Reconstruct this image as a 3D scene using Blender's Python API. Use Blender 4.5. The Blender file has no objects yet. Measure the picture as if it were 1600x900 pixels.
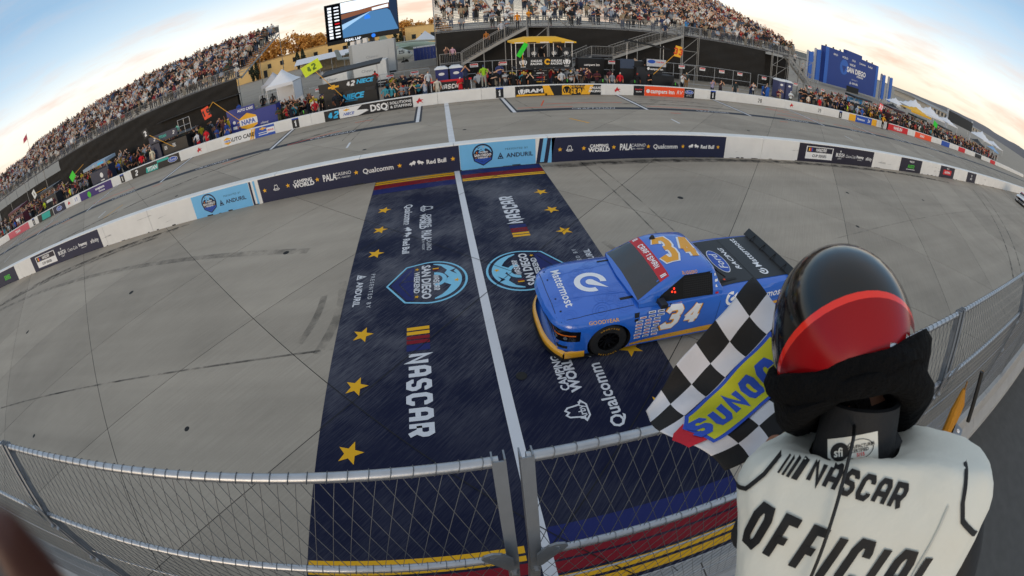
import bpy, bmesh, math, random
import numpy as np
from mathutils import Vector, Matrix
from mathutils.bvhtree import BVHTree
random.seed(7); rng = np.random.default_rng(11)
SC = bpy.context.scene; COL = SC.collection
R = math.radians
# ------------------------------------------------------------------ camera: fisheye held high on the flag stand
CAMZ = 5.7
cd = bpy.data.cameras.new('camera'); cam = bpy.data.objects.new('camera', cd); COL.objects.link(cam); SC.camera = cam
cd.type = 'PANO'; cd.panorama_type = 'FISHEYE_EQUISOLID'
cd.sensor_fit = 'HORIZONTAL'; cd.sensor_width = 36.0
cd.fisheye_lens = 691.61/1600*36.0; cd.fisheye_fov = R(200); cd.shift_y = 8.12/900
cd.clip_start = 0.02; cd.clip_end = 30000
_y, _p, _r = 0.1451, 0.6250, -0.0440
_f = Vector((math.sin(_y)*math.cos(_p), math.cos(_y)*math.cos(_p), -math.sin(_p)))
_rt = Vector((math.cos(_y), -math.sin(_y), 0)); _up = _rt.cross(_f)
_R = _rt*math.cos(_r)+_up*math.sin(_r); _U = -_rt*math.sin(_r)+_up*math.cos(_r)
cam.matrix_world = Matrix(((_R.x, _U.x, -_f.x, 0), (_R.y, _U.y, -_f.y, 0), (_R.z, _U.z, -_f.z, CAMZ), (0, 0, 0, 1)))
cd.dof.use_dof = True; cd.dof.focus_distance = 3.0; cd.dof.aperture_fstop = 22.0
# ------------------------------------------------------------------ sky, sun, exposure
SUN_EL, SUN_AZ = R(8), R(212)          # azimuth clockwise from +Y: low sun behind the camera
W = bpy.data.worlds.new('World'); SC.world = W; W.use_nodes = True
nt = W.node_tree; nt.nodes.clear()
wo = nt.nodes.new('ShaderNodeOutputWorld'); bg = nt.nodes.new('ShaderNodeBackground')
sky = nt.nodes.new('ShaderNodeTexSky'); sky.sky_type = 'NISHITA'; sky.sun_disc = False
sky.sun_elevation = SUN_EL; sky.sun_rotation = SUN_AZ; sky.air_density = 1.0; sky.dust_density = 2.5; sky.ozone_density = 1.2
tc = nt.nodes.new('ShaderNodeTexCoord'); sp = nt.nodes.new('ShaderNodeSeparateXYZ'); nt.links.new(tc.outputs['Generated'], sp.inputs[0])
# thin evening overcast: a pale veil that is strongest at the horizon all the way round, and long low clouds
veil = nt.nodes.new('ShaderNodeValToRGB'); nt.links.new(sp.outputs['Z'], veil.inputs[0])
ce = veil.color_ramp; ce.elements[0].position = 0.0; ce.elements[0].color = (7.0, 6.0, 4.6, 1)
ce.elements[1].position = 1.0; ce.elements[1].color = (3.7, 3.9, 4.1, 1)
for p_, c_ in ((.035, (7.5, 6.8, 5.7, 1)), (.10, (6.6, 6.7, 6.5, 1)), (.18, (3.9, 5.0, 6.0, 1)), (.30, (2.1, 3.4, 4.9, 1)), (.46, (2.6, 3.5, 4.6, 1)), (.65, (3.4, 3.8, 4.3, 1))):
    e = ce.elements.new(p_); e.color = c_
mixv = nt.nodes.new('ShaderNodeMixRGB'); mixv.inputs[0].default_value = 0.78
nt.links.new(sky.outputs[0], mixv.inputs[1]); nt.links.new(veil.outputs[0], mixv.inputs[2])
mp = nt.nodes.new('ShaderNodeMapping'); mp.inputs['Scale'].default_value = (2.2, 2.2, 13.0); nt.links.new(tc.outputs['Generated'], mp.inputs[0])
nz = nt.nodes.new('ShaderNodeTexNoise'); nz.inputs['Scale'].default_value = 1.7; nz.inputs['Detail'].default_value = 7; nz.inputs['Roughness'].default_value = 0.58
nt.links.new(mp.outputs[0], nz.inputs['Vector'])
cr = nt.nodes.new('ShaderNodeValToRGB'); cr.color_ramp.elements[0].position = 0.49; cr.color_ramp.elements[1].position = 0.66
nt.links.new(nz.outputs[0], cr.inputs[0])
cm = nt.nodes.new('ShaderNodeMath'); cm.operation = 'MULTIPLY'; nt.links.new(cr.outputs[0], cm.inputs[0])
low = nt.nodes.new('ShaderNodeMapRange'); low.inputs['From Min'].default_value = .20; low.inputs['From Max'].default_value = .04; low.inputs['To Min'].default_value = .12; low.inputs['To Max'].default_value = .8; nt.links.new(sp.outputs['Z'], low.inputs[0]); nt.links.new(low.outputs[0], cm.inputs[1])
mixc = nt.nodes.new('ShaderNodeMixRGB'); nt.links.new(cm.outputs[0], mixc.inputs[0]); nt.links.new(mixv.outputs[0], mixc.inputs[1])
mixc.inputs[2].default_value = (5.2, 3.5, 2.7, 1)
nt.links.new(mixc.outputs[0], bg.inputs[0]); bg.inputs[1].default_value = 0.13
nt.links.new(bg.outputs[0], wo.inputs[0])
sl = bpy.data.lights.new('sun', 'SUN'); sl.energy = 0.6; sl.angle = R(22); sl.color = (1.0, 0.80, 0.60)
sun = bpy.data.objects.new('sun', sl); COL.objects.link(sun)
_d = Vector((math.sin(SUN_AZ)*math.cos(SUN_EL), math.cos(SUN_AZ)*math.cos(SUN_EL), math.sin(SUN_EL)))
sun.rotation_euler = (-_d).to_track_quat('-Z', 'Y').to_euler(); sun.location = (0, -20, 30)
SC.view_settings.view_transform = 'Standard'; SC.view_settings.look = 'None'; SC.view_settings.gamma = 1
SC.view_settings.use_curve_mapping = False; SC.view_settings.exposure = 0.52
# ------------------------------------------------------------------ helpers
def s2l(c):
    if isinstance(c, str):
        c = c.lstrip('#'); c = [int(c[i:i+2], 16)/255 for i in (0, 2, 4)]
    return tuple((x/12.92 if x <= .04045 else ((x+.055)/1.055)**2.4) for x in c[:3])
MATS = {}
def M(name, col=None, rough=.6, metal=0.0, var=.12, scale=6.0, bump=0.0, bscale=60.0, spec=.5, emit=None, coat=0.0):
    if name in MATS: return MATS[name]
    c = s2l(col) if isinstance(col, str) else col
    m = bpy.data.materials.new(name); m.use_nodes = True; t = m.node_tree; b = t.nodes['Principled BSDF']
    b.inputs['Roughness'].default_value = rough; b.inputs['Metallic'].default_value = metal; b.inputs['Specular IOR Level'].default_value = spec
    if coat: b.inputs['Coat Weight'].default_value = coat; b.inputs['Coat Roughness'].default_value = .05
    if var > 0:
        co = t.nodes.new('ShaderNodeTexCoord'); n = t.nodes.new('ShaderNodeTexNoise'); n.inputs['Scale'].default_value = scale; n.inputs['Detail'].default_value = 5
        t.links.new(co.outputs['Object'], n.inputs['Vector'])
        mx = t.nodes.new('ShaderNodeMixRGB'); mx.inputs[1].default_value = (*[x*(1-var) for x in c], 1); mx.inputs[2].default_value = (*[min(1, x*(1+var)) for x in c], 1)
        t.links.new(n.outputs[0], mx.inputs[0]); t.links.new(mx.outputs[0], b.inputs['Base Color'])
    else: b.inputs['Base Color'].default_value = (*c, 1)
    if bump > 0:
        co = t.nodes.new('ShaderNodeTexCoord'); n = t.nodes.new('ShaderNodeTexNoise'); n.inputs['Scale'].default_value = bscale; n.inputs['Detail'].default_value = 4
        t.links.new(co.outputs['Object'], n.inputs['Vector'])
        bp = t.nodes.new('ShaderNodeBump'); bp.inputs['Strength'].default_value = bump; bp.inputs['Distance'].default_value = .02
        t.links.new(n.outputs[0], bp.inputs['Height']); t.links.new(bp.outputs[0], b.inputs['Normal'])
    if emit is not None:
        b.inputs['Emission Color'].default_value = (*s2l(col), 1); b.inputs['Emission Strength'].default_value = emit
    MATS[name] = m; return m
def tag(o, label=None, cat=None, group=None, kind=None):
    if label: o['label'] = label
    if cat: o['category'] = cat
    if group: o['group'] = group
    if kind: o['kind'] = kind
    return o
def empty(name, loc=(0, 0, 0), rz=0.0, label=None, cat=None, group=None, parent=None, kind=None):
    o = bpy.data.objects.new(name, None); o.empty_display_size = .2; COL.objects.link(o); o.location = loc; o.rotation_euler = (0, 0, rz)
    if parent is not None: o.parent = parent
    return tag(o, label, cat, group, kind)
def mesh_data(name, V, F, mats, fm=None, smooth=False, sharp=35.0):
    me = bpy.data.meshes.new(name); me.from_pydata([tuple(v) for v in V], [], [tuple(f) for f in F])
    for m in (mats if isinstance(mats, (list, tuple)) else [mats]): me.materials.append(m)
    if fm is not None: me.polygons.foreach_set('material_index', np.asarray(fm, dtype=np.int32))
    if smooth: smooth_mesh(me, sharp)
    me.validate(); me.update(); return me
def smooth_mesh(me, sharp=35.0):
    me.polygons.foreach_set('use_smooth', np.ones(len(me.polygons), dtype=bool))
    bm = bmesh.new(); bm.from_mesh(me); ca = R(sharp)
    for e in bm.edges:
        if len(e.link_faces) == 2 and e.calc_face_angle(0) > ca: e.smooth = False
    bm.to_mesh(me); bm.free()
def link(name, me, parent=None, loc=None, rot=None):
    o = bpy.data.objects.new(name, me); COL.objects.link(o)
    if parent is not None: o.parent = parent
    if loc is not None: o.location = loc
    if rot is not None: o.rotation_euler = rot
    return o
class MB:
    def __init__(s): s.V = []; s.F = []; s.fm = []
    def add(s, V, F, m=0):
        k = len(s.V); s.V += [tuple(v) for v in V]; s.F += [tuple(i+k for i in f) for f in F]; s.fm += [m]*len(F); return s
    def box(s, x0, x1, y0, y1, z0, z1, m=0):
        return s.add([(x0,y0,z0),(x1,y0,z0),(x1,y1,z0),(x0,y1,z0),(x0,y0,z1),(x1,y0,z1),(x1,y1,z1),(x0,y1,z1)],
                     [(0,3,2,1),(4,5,6,7),(0,1,5,4),(1,2,6,5),(2,3,7,6),(3,0,4,7)], m)
    def bar(s, a, b, w, h=None, m=0, up=(0, 0, 1)):
        h = h or w; a = Vector(a); b = Vector(b); d = (b-a).normalized(); u = Vector(up)
        if abs(d.dot(u)) > .98: u = Vector((0, 1, 0))
        r = d.cross(u).normalized()*w/2; u = r.cross(d).normalized()*h/2
        P = [a-r-u, a+r-u, a+r+u, a-r+u, b-r-u, b+r-u, b+r+u, b-r+u]
        return s.add(P, [(0,1,2,3),(7,6,5,4),(0,4,5,1),(1,5,6,2),(2,6,7,3),(3,7,4,0)], m)
    def tube(s, pts, r, n=8, m=0, cap=True):
        pts = [Vector(p) for p in pts]; rs = r if isinstance(r, (list, tuple)) else [r]*len(pts); V = []; F = []; u0 = None
        for i, p in enumerate(pts):
            d = (pts[min(i+1, len(pts)-1)]-pts[max(i-1, 0)]).normalized()
            if u0 is None: u0 = d.cross(Vector((0, 0, 1)) if abs(d.z) < .9 else Vector((0, 1, 0))).normalized()
            u = (u0-d*u0.dot(d)).normalized(); u0 = u; w = d.cross(u)
            V += [p+(u*math.cos(2*math.pi*k/n)+w*math.sin(2*math.pi*k/n))*rs[i] for k in range(n)]
        for i in range(len(pts)-1):
            for k in range(n): a = i*n+k; b = i*n+(k+1) % n; F.append((a, b, b+n, a+n))
        if cap: F.append(tuple(range(n))[::-1]); F.append(tuple(range((len(pts)-1)*n, len(pts)*n)))
        return s.add(V, F, m)
    def lathe(s, prof, axis_o, axis='Z', n=20, m=0):
        V = []; F = []; o = Vector(axis_o)
        for k in range(n):
            a = 2*math.pi*k/n; c, d = math.cos(a), math.sin(a)
            for (r, h) in prof:
                p = {'Z': (r*c, r*d, h), 'Y': (r*c, h, r*d), 'X': (h, r*c, r*d)}[axis]; V.append(o+Vector(p))
        L = len(prof)
        for k in range(n):
            k2 = (k+1) % n
            for i in range(L-1): F.append((k*L+i, k2*L+i, k2*L+i+1, k*L+i+1))
        return s.add(V, F, m)
    def poly(s, P, m=0): return s.add(P, [tuple(range(len(P)))], m)
    def prism(s, P2, frame, t, m=0):
        O, A, B, N = [Vector(v) for v in frame]; n = len(P2)
        V = [O+A*p[0]+B*p[1] for p in P2]+[O+A*p[0]+B*p[1]+N*t for p in P2]
        return s.add(V, [tuple(range(n))[::-1], tuple(range(n, 2*n))]+[(i, (i+1) % n, n+(i+1) % n, n+i) for i in range(n)], m)
    def shape(s, sh, O, A, B, lift=0.0, m=0):
        O, A, B = Vector(O), Vector(A), Vector(B); N = A.cross(B).normalized()
        return s.add([O+A*v[0]+B*v[1]+N*(lift+v[2]) for v in sh[0]], sh[1], m)
    def data(s, name, mats, smooth=False, sharp=35.0): return mesh_data(name, s.V, s.F, mats, s.fm, smooth, sharp)
    def build(s, name, mats, parent=None, smooth=False, sharp=35.0, loc=None, rot=None):
        return link(name, s.data(name, mats, smooth, sharp), parent, loc, rot)
# ---- flat shapes: (verts[(x,y,dz)], faces)
_tc = {}
def text(s, h=1.0, bold=.0, sx=1.0, shear=0.0, space=1.0, align='c', line=1.0):
    """filled lettering; h = cap height, centred on the origin"""
    k = (s, bold, sx, shear, space, line)
    if k not in _tc:
        cu = bpy.data.curves.new('lettering', 'FONT'); cu.body = s; cu.size = 1; cu.offset = bold; cu.shear = shear; cu.space_character = space; cu.resolution_u = 2; cu.space_line = line
        cu.align_x = 'CENTER'; cu.fill_mode = 'FRONT' if hasattr(cu, 'fill_mode') else cu.fill_mode
        o = bpy.data.objects.new('lettering', cu); me = o.to_mesh()
        V = np.array([v.co[:] for v in me.vertices]) if len(me.vertices) else np.zeros((0, 3)); F = [tuple(p.vertices) for p in me.polygons]
        o.to_mesh_clear(); bpy.data.objects.remove(o); bpy.data.curves.remove(cu)
        V[:, 0] *= sx; _tc[k] = (V, F)
    V, F = _tc[k]; V = V.copy()/.70*h; V[:, 2] = 0
    cx = (V[:, 0].min()+V[:, 0].max())/2
    if align == 'c': V[:, 0] -= cx
    elif align == 'l': V[:, 0] -= V[:, 0].min()
    nl = s.count('\n'); V[:, 1] -= h*.5-nl*h*.72*line
    return (V, F)
GL = {  # block alphabet on a 1 x 1 cell; strokes as centre lines
 'A': [[(0,0),(0,.8),(.2,1),(.8,1),(1,.8),(1,0)], [(0,.42),(1,.42)]], 'C': [[(1,.72),(1,.82),(.8,1),(.2,1),(0,.8),(0,.2),(.2,0),(.8,0),(1,.18),(1,.28)]],
 'D': [[(0,0),(0,1),(.75,1),(1,.78),(1,.22),(.75,0),(0,0)]], 'E': [[(1,0),(0,0),(0,1),(1,1)], [(0,.5),(.8,.5)]], 'F': [[(0,0),(0,1),(1,1)], [(0,.5),(.8,.5)]],
 'G': [[(1,.75),(1,.82),(.8,1),(.2,1),(0,.8),(0,.2),(.2,0),(.8,0),(1,.2),(1,.48),(.55,.48)]], 'I': [[(0,0),(0,1)]], 'K': [[(0,0),(0,1)], [(1,1),(.12,.5),(1,0)]],
 'L': [[(0,1),(0,0),(1,0)]], 'M': [[(0,0),(0,1),(.5,.45),(1,1),(1,0)]], 'N': [[(0,0),(0,1),(1,0),(1,1)]], 'O': [[(.2,0),(0,.2),(0,.8),(.2,1),(.8,1),(1,.8),(1,.2),(.8,0),(.2,0)]],
 'P': [[(0,0),(0,1),(.8,1),(1,.82),(1,.6),(.8,.42),(0,.42)]], 'R': [[(0,0),(0,1),(.8,1),(1,.82),(1,.62),(.8,.45),(0,.45)], [(.55,.45),(1,0)]],
 'S': [[(1,.76),(1,.82),(.8,1),(.2,1),(0,.82),(0,.68),(.2,.52),(.8,.48),(1,.32),(1,.18),(.8,0),(.2,0),(0,.18),(0,.24)]], 'T': [[(0,1),(1,1)], [(.5,1),(.5,0)]],
 'U': [[(0,1),(0,.2),(.2,0),(.8,0),(1,.2),(1,1)]], 'W': [[(0,1),(.2,0),(.5,.6),(.8,0),(1,1)]], 'Y': [[(0,1),(.5,.5),(1,1)], [(.5,.5),(.5,0)]],
 '1': [[(.1,.8),(.5,1),(.5,0)]], '2': [[(0,.8),(.2,1),(.8,1),(1,.8),(1,.6),(0,.15),(0,0),(1,0)]], '3': [[(0,.8),(.2,1),(.8,1),(1,.82),(1,.66),(.82,.52),(.4,.52)], [(.82,.52),(1,.38),(1,.18),(.8,0),(.2,0),(0,.2)]],
 '4': [[(0,.30),(1.08,.30)], [(.72,0),(.72,1)], [(.06,.36),(.62,1.0)]], '5': [[(1,1),(0,1),(0,.55),(.8,.58),(1,.4),(1,.2),(.8,0),(0,.05)]], '7': [[(0,1),(1,1),(.4,0)]], '8': [[(.2,0),(0,.2),(0,.8),(.2,1),(.8,1),(1,.8),(1,.2),(.8,0),(.2,0)], [(0,.5),(1,.5)]],
 '9': [[(1,.5),(.2,.45),(0,.6),(0,.8),(.2,1),(.8,1),(1,.8),(1,.2),(.8,0),(.1,0)]], '6': [[(0,.5),(.8,.55),(1,.4),(1,.2),(.8,0),(.2,0),(0,.2),(0,.8),(.2,1),(.9,1)]], '0': [[(.2,0),(0,.2),(0,.8),(.2,1),(.8,1),(1,.8),(1,.2),(.8,0),(.2,0)]],
}
def stroke(pl, t, dz=0.0):
    n = len(pl); P = [np.array(p, float) for p in pl]; closed = np.allclose(P[0], P[-1]) and n > 2
    if closed: P = P[:-1]; n -= 1
    L = []; Rr = []
    for i in range(n):
        a = P[i-1] if (i > 0 or closed) else None; b = P[(i+1) % n] if (i < n-1 or closed) else None
        d1 = (P[i]-a)/np.linalg.norm(P[i]-a) if a is not None else None; d2 = (b-P[i])/np.linalg.norm(b-P[i]) if b is not None else None
        if d1 is None: d1 = d2
        if d2 is None: d2 = d1
        nn = np.array([-d1[1]-d2[1], d1[0]+d2[0]]); ln = np.linalg.norm(nn)
        nn = nn/ln if ln > 1e-6 else np.array([-d1[1], d1[0]]); m = 1/max(.45, nn@np.array([-d1[1], d1[0]]))
        L.append(P[i]+nn*t/2*m); Rr.append(P[i]-nn*t/2*m)
    V = [(p[0], p[1], dz) for p in L]+[(p[0], p[1], dz) for p in Rr]
    F = [(i, n+i, n+(i+1) % n, (i+1) % n) for i in range(n if closed else n-1)]
    return V, F
def merge(*shs):
    V = []; F = []
    for v, f in shs:
        k = len(V); V += [tuple(q) for q in v]; F += [tuple(i+k for i in g) for g in f]
    return np.array(V), F
def block(s, h=1.0, w=.52, t=.19, gap=.17, shear=0.0):
    """block capitals drawn as chamfered bars, cap height h, centred"""
    x = 0; out = []
    for ch in s:
        if ch == ' ': x += w*.6; continue
        ww = 0 if ch == 'I' else (w*1.25 if ch in 'MW' else w)
        for q, pl in enumerate(GL[ch]): out.append(stroke([(x+t/2+p[0]*(ww), t/2+p[1]*(1-t)) for p in pl], t, .0006*q))
        x += ww+t+gap
    V, F = merge(*out); V[:, 0] -= (x-gap)/2; V[:, 1] -= .5; V[:, 0] += V[:, 1]*shear; V[:, :2] *= h
    return V, F
def poly2(P, dz=0.0): return (np.array([(p[0], p[1], dz) for p in P]), [tuple(range(len(P)))])
def star(r, rot=0.0, dz=0.0, k=.42):
    P = [(math.cos(rot+math.pi/2+i*math.pi/5)*(r if i % 2 == 0 else r*k), math.sin(rot+math.pi/2+i*math.pi/5)*(r if i % 2 == 0 else r*k)) for i in range(10)]
    V = [(0, 0, dz)]+[(p[0], p[1], dz) for p in P]; return np.array(V), [(0, 1+i, 1+(i+1) % 10) for i in range(10)]
def disc(r, n=24, dz=0.0, sy=1.0, a0=0, a1=2*math.pi):
    P = [(math.cos(a0+(a1-a0)*i/n)*r, math.sin(a0+(a1-a0)*i/n)*r*sy) for i in range(n if a1-a0 > 6.28 else n+1)]; return poly2(P, dz)
def ring(r0, r1, n=32, a0=0.0, a1=2*math.pi, sy=1.0, dz=0.0):
    V = []; F = []
    for i in range(n+1):
        a = a0+(a1-a0)*i/n; V += [(math.cos(a)*r0, math.sin(a)*r0*sy, dz), (math.cos(a)*r1, math.sin(a)*r1*sy, dz)]
    return np.array(V), [(2*i, 2*i+1, 2*i+3, 2*i+2) for i in range(n)]
def rect(x0, x1, y0, y1, dz=0.0): return poly2([(x0,y0),(x1,y0),(x1,y1),(x0,y1)], dz)
def tf(sh, dx=0, dy=0, sc=1.0, rot=0.0, dz=0.0, shx=0.0, sy=1.0):
    V = np.array(sh[0], float).copy(); c, s = math.cos(rot), math.sin(rot); x = V[:, 0]*sc+V[:, 1]*sc*shx; y = V[:, 1]*sc*sy
    V[:, 0] = x*c-y*s+dx; V[:, 1] = x*s+y*c+dy; V[:, 2] += dz; return V, sh[1]
def flat(name, sh, O, A, B, lift, mat, parent):
    return MB().shape(sh, O, A, B, lift).build(name, mat, parent)
def cut_shape(sh, step):
    bm = bmesh.new(); vs = [bm.verts.new(v) for v in sh[0]]
    for f in sh[1]:
        try: bm.faces.new([vs[i] for i in f])
        except ValueError: pass
    V = np.array(sh[0])
    for ax in (0, 1):
        lo, hi = V[:, ax].min(), V[:, ax].max(); k = math.floor(lo/step)+1
        while k*step < hi:
            co = [0, 0, 0]; co[ax] = k*step; no = [0, 0, 0]; no[ax] = 1
            bmesh.ops.bisect_plane(bm, geom=bm.verts[:]+bm.edges[:]+bm.faces[:], plane_co=co, plane_no=no, dist=1e-6); k += 1
    bmesh.ops.triangulate(bm, faces=bm.faces[:]); bm.verts.index_update()
    out = (np.array([v.co[:] for v in bm.verts]), [tuple(v.index for v in f.verts) for f in bm.faces]); bm.free(); return out
def decal(name, sh, O, A, B, bvh, mat, parent, lift=.003, step=.08, reach=3.0, smooth=True):
    """lays a flat shape onto a curved surface: every vertex is cast along -N onto the target"""
    V, F = cut_shape(sh, step); O, A, B = Vector(O), Vector(A), Vector(B); N = A.cross(B).normalized(); P = []; ok = []
    for v in V:
        p = O+A*float(v[0])+B*float(v[1]); h = bvh.ray_cast(p+N*reach*.5, -N, reach)
        if h[0] is None: P.append(p); ok.append(False)
        else: P.append(h[0]+N*(lift+float(v[2]))); ok.append(True)
    F = [f for f in F if all(ok[i] for i in f)]
    return link(name, mesh_data(name, P, F, mat, None, smooth, 50), parent)
def bvh_of(me): return BVHTree.FromPolygons([v.co.copy() for v in me.vertices], [tuple(p.vertices) for p in me.polygons])
def copy_tree(o, parent=None):
    c = o.copy(); COL.objects.link(c); c.parent = parent
    for ch in o.children: copy_tree(ch, c)
    return c
def fix_normals(me):
    bm = bmesh.new(); bm.from_mesh(me); bmesh.ops.recalc_face_normals(bm, faces=bm.faces[:]); bm.to_mesh(me); bm.free()
# ================================================================== GROUND
def concrete_mat(name, base, streak=.10, rand=.16):
    m = bpy.data.materials.new(name); m.use_nodes = True; t = m.node_tree; b = t.nodes['Principled BSDF']; N = t.nodes.new; K = t.links.new
    b.inputs['Roughness'].default_value = .85; b.inputs['Specular IOR Level'].default_value = .2
    g = N('ShaderNodeNewGeometry'); oi = N('ShaderNodeObjectInfo')
    mp0 = N('ShaderNodeMapping'); mp0.inputs['Rotation'].default_value = (0, 0, R(-45)); K(g.outputs['Position'], mp0.inputs[0]); mpg = N('ShaderNodeMapping'); mpg.inputs['Scale'].default_value = (.7, 26, 1); K(mp0.outputs[0], mpg.inputs[0])
    n1 = N('ShaderNodeTexNoise'); n1.inputs['Scale'].default_value = .28; n1.inputs['Detail'].default_value = 8; n1.inputs['Roughness'].default_value = .62; K(g.outputs['Position'], n1.inputs['Vector'])
    n2 = N('ShaderNodeTexNoise'); n2.inputs['Scale'].default_value = 1.0; n2.inputs['Detail'].default_value = 4; K(mpg.outputs[0], n2.inputs['Vector'])
    n3 = N('ShaderNodeTexNoise'); n3.inputs['Scale'].default_value = 22; n3.inputs['Detail'].default_value = 6; n3.inputs['Roughness'].default_value = .7; K(g.outputs['Position'], n3.inputs['Vector'])
    mpw = N('ShaderNodeMapping'); mpw.inputs['Rotation'].default_value = (0, 0, R(3)); mpw.inputs['Scale'].default_value = (.05, 1.1, 1); K(g.outputs['Position'], mpw.inputs[0])
    n4 = N('ShaderNodeTexNoise'); n4.inputs['Scale'].default_value = 1.0; n4.inputs['Detail'].default_value = 5; K(mpw.outputs[0], n4.inputs['Vector'])
    def ma(op, a, b_):
        q = N('ShaderNodeMath'); q.operation = op
        for i, v in enumerate((a, b_)):
            if isinstance(v, (int, float)): q.inputs[i].default_value = v
            else: K(v, q.inputs[i])
        return q.outputs[0]
    v = ma('ADD', ma('MULTIPLY', ma('SUBTRACT', n1.outputs[0], .5), 1.0), ma('MULTIPLY', ma('SUBTRACT', n2.outputs[0], .5), streak*6))
    v = ma('ADD', v, ma('MULTIPLY', ma('SUBTRACT', n3.outputs[0], .5), .35)); v = ma('ADD', v, ma('MULTIPLY', ma('SUBTRACT', n4.outputs[0], .5), .8))
    v = ma('ADD', v, ma('MULTIPLY', ma('SUBTRACT', oi.outputs['Random'], .5), rand*2)); v = ma('ADD', ma('MULTIPLY', v, .54), 1.0)
    hs = N('ShaderNodeHueSaturation'); hs.inputs['Color'].default_value = (*base, 1); K(v, hs.inputs['Value']); K(hs.outputs[0], b.inputs['Base Color'])
    bp = N('ShaderNodeBump'); bp.inputs['Strength'].default_value = .25; bp.inputs['Distance'].default_value = .01; K(ma('ADD', n2.outputs[0], n3.outputs[0]), bp.inputs['Height']); K(bp.outputs[0], b.inputs['Normal'])
    return m
CONC = concrete_mat('track_concrete', (.345, .300, .243))
GRND = concrete_mat('airfield_concrete', (.325, .283, .23), rand=0)
JOINT = M('joint_sealant', '#1a1a19', .9)
NAVY = None
ground = link('ground', mesh_data('ground', [(-4000,-4000,-.014),(4000,-4000,-.014),(4000,4000,-.014),(-4000,4000,-.014)], [(0,1,2,3)], GRND)); tag(ground, kind='structure')
track = empty('race_track', kind='structure')
WS, WC = 6.95/math.sqrt(2), 5.95/math.sqrt(2); gp = .018
slab_me = MB().box(-WS/2+gp/2, WS/2-gp/2, -WC/2+gp/2, WC/2-gp/2, -.012, 0).data('concrete_slab', CONC)
nsl = 0; strips = MB()
for i in range(-9, 14):
    for j in range(-14, 13):
        s = 3.0+6.95*(i+.5); c = 1.4+5.95*(j+.5); x, y = (s-c)/2, (s+c)/2
        if -40 < x < 58 and -3.2 < y < 40 and math.hypot(x-8, y-14) < 58 and nsl < 298:
            link('concrete_slab', slab_me, track, (x, y, 0), (0, 0, R(45))); nsl += 1
for i in range(-9, 15):
    s = 3.0+6.95*i; strips.bar((s/2-55, s/2+55, -.009), (s/2+55, s/2-55, -.009), .03, .004)
for j in range(-14, 14):
    c = 1.4+5.95*j; strips.bar((-c/2-55+8, c/2-55+8, -.0085), (-c/2+55+8, c/2+55+8, -.0085), .03, .004)
strips.build('joint_sealant', JOINT, track)
service = link('service_road', mesh_data('service_road', [(-300,-60,  .004),(300,-60,.004),(300,.6,.004),(-300,.6,.004)], [(0,1,2,3)], M('service_asphalt', (.07,.068,.064), .9, var=.3, scale=3, bump=.3))); tag(service, kind='structure')
# small round light cans and core holes in the slabs
cw = M('can_iron', '#141414', .8)
for (x, y, r) in [(-5.09,11.32,.13),(-11.59,10.71,.14),(-5.85,4.74,.085),(-12.48,4.19,.09),(7.64,12.0,.14),(14.6,9.2,.12),(17.5,12.2,.13),(25.5,11.6,.14),(12.3,6.3,.1),(-19,9.5,.15),(-3.9,21.3,.14),(1.2,22.6,.13),(-15.4,20.9,.14),(8.8,19.9,.12),(18.2,21.4,.14)]:
    r *= .78; MB().lathe([(0,.0032),(r*.82,.0032),(r,.001)], (x, y, .001), n=16).build('light_can', cw, track)
# ---- tyre marks: thin rubber films
def rubber(name, alpha, sc=(3, .6)):
    m = bpy.data.materials.new(name); m.use_nodes = True; t = m.node_tree; b = t.nodes['Principled BSDF']; N = t.nodes.new; K = t.links.new
    b.inputs['Base Color'].default_value = (.018, .018, .018, 1); b.inputs['Roughness'].default_value = .8
    g = N('ShaderNodeNewGeometry'); n = N('ShaderNodeTexNoise'); n.inputs['Scale'].default_value = 1.6; n.inputs['Detail'].default_value = 6; n.inputs['Roughness'].default_value = .7; K(g.outputs['Position'], n.inputs['Vector'])
    r_ = N('ShaderNodeMapRange'); r_.inputs['From Min'].default_value = .38; r_.inputs['From Max'].default_value = .68; r_.inputs['To Max'].default_value = alpha; K(n.outputs[0], r_.inputs[0]); K(r_.outputs[0], b.inputs['Alpha'])
    return m
RUB1, RUB2 = rubber('rubber_dark', .75), rubber('rubber_faint', .4)
def mark(pts, w, mat, z=.0032):
    P = [Vector((p[0], p[1], z)) for p in pts]; V = []; F = []
    for i, p in enumerate(P):
        d = (P[min(i+1, len(P)-1)]-P[max(i-1, 0)]).normalized(); n = Vector((-d.y, d.x, 0))*w/2; V += [p-n, p+n]
    for i in range(len(P)-1): F.append((2*i, 2*i+1, 2*i+3, 2*i+2))
    return link('tyre_mark', mesh_data('tyre_mark', V, F, mat), track)
def arc(p0, p1, sag, n=14):
    p0 = np.array(p0, float); p1 = np.array(p1, float); d = p1-p0; nn = np.array([-d[1], d[0]])/np.linalg.norm(d)
    return [tuple(p0+d*i/n+nn*sag*4*(i/n)*(1-i/n)) for i in range(n+1)]
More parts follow.
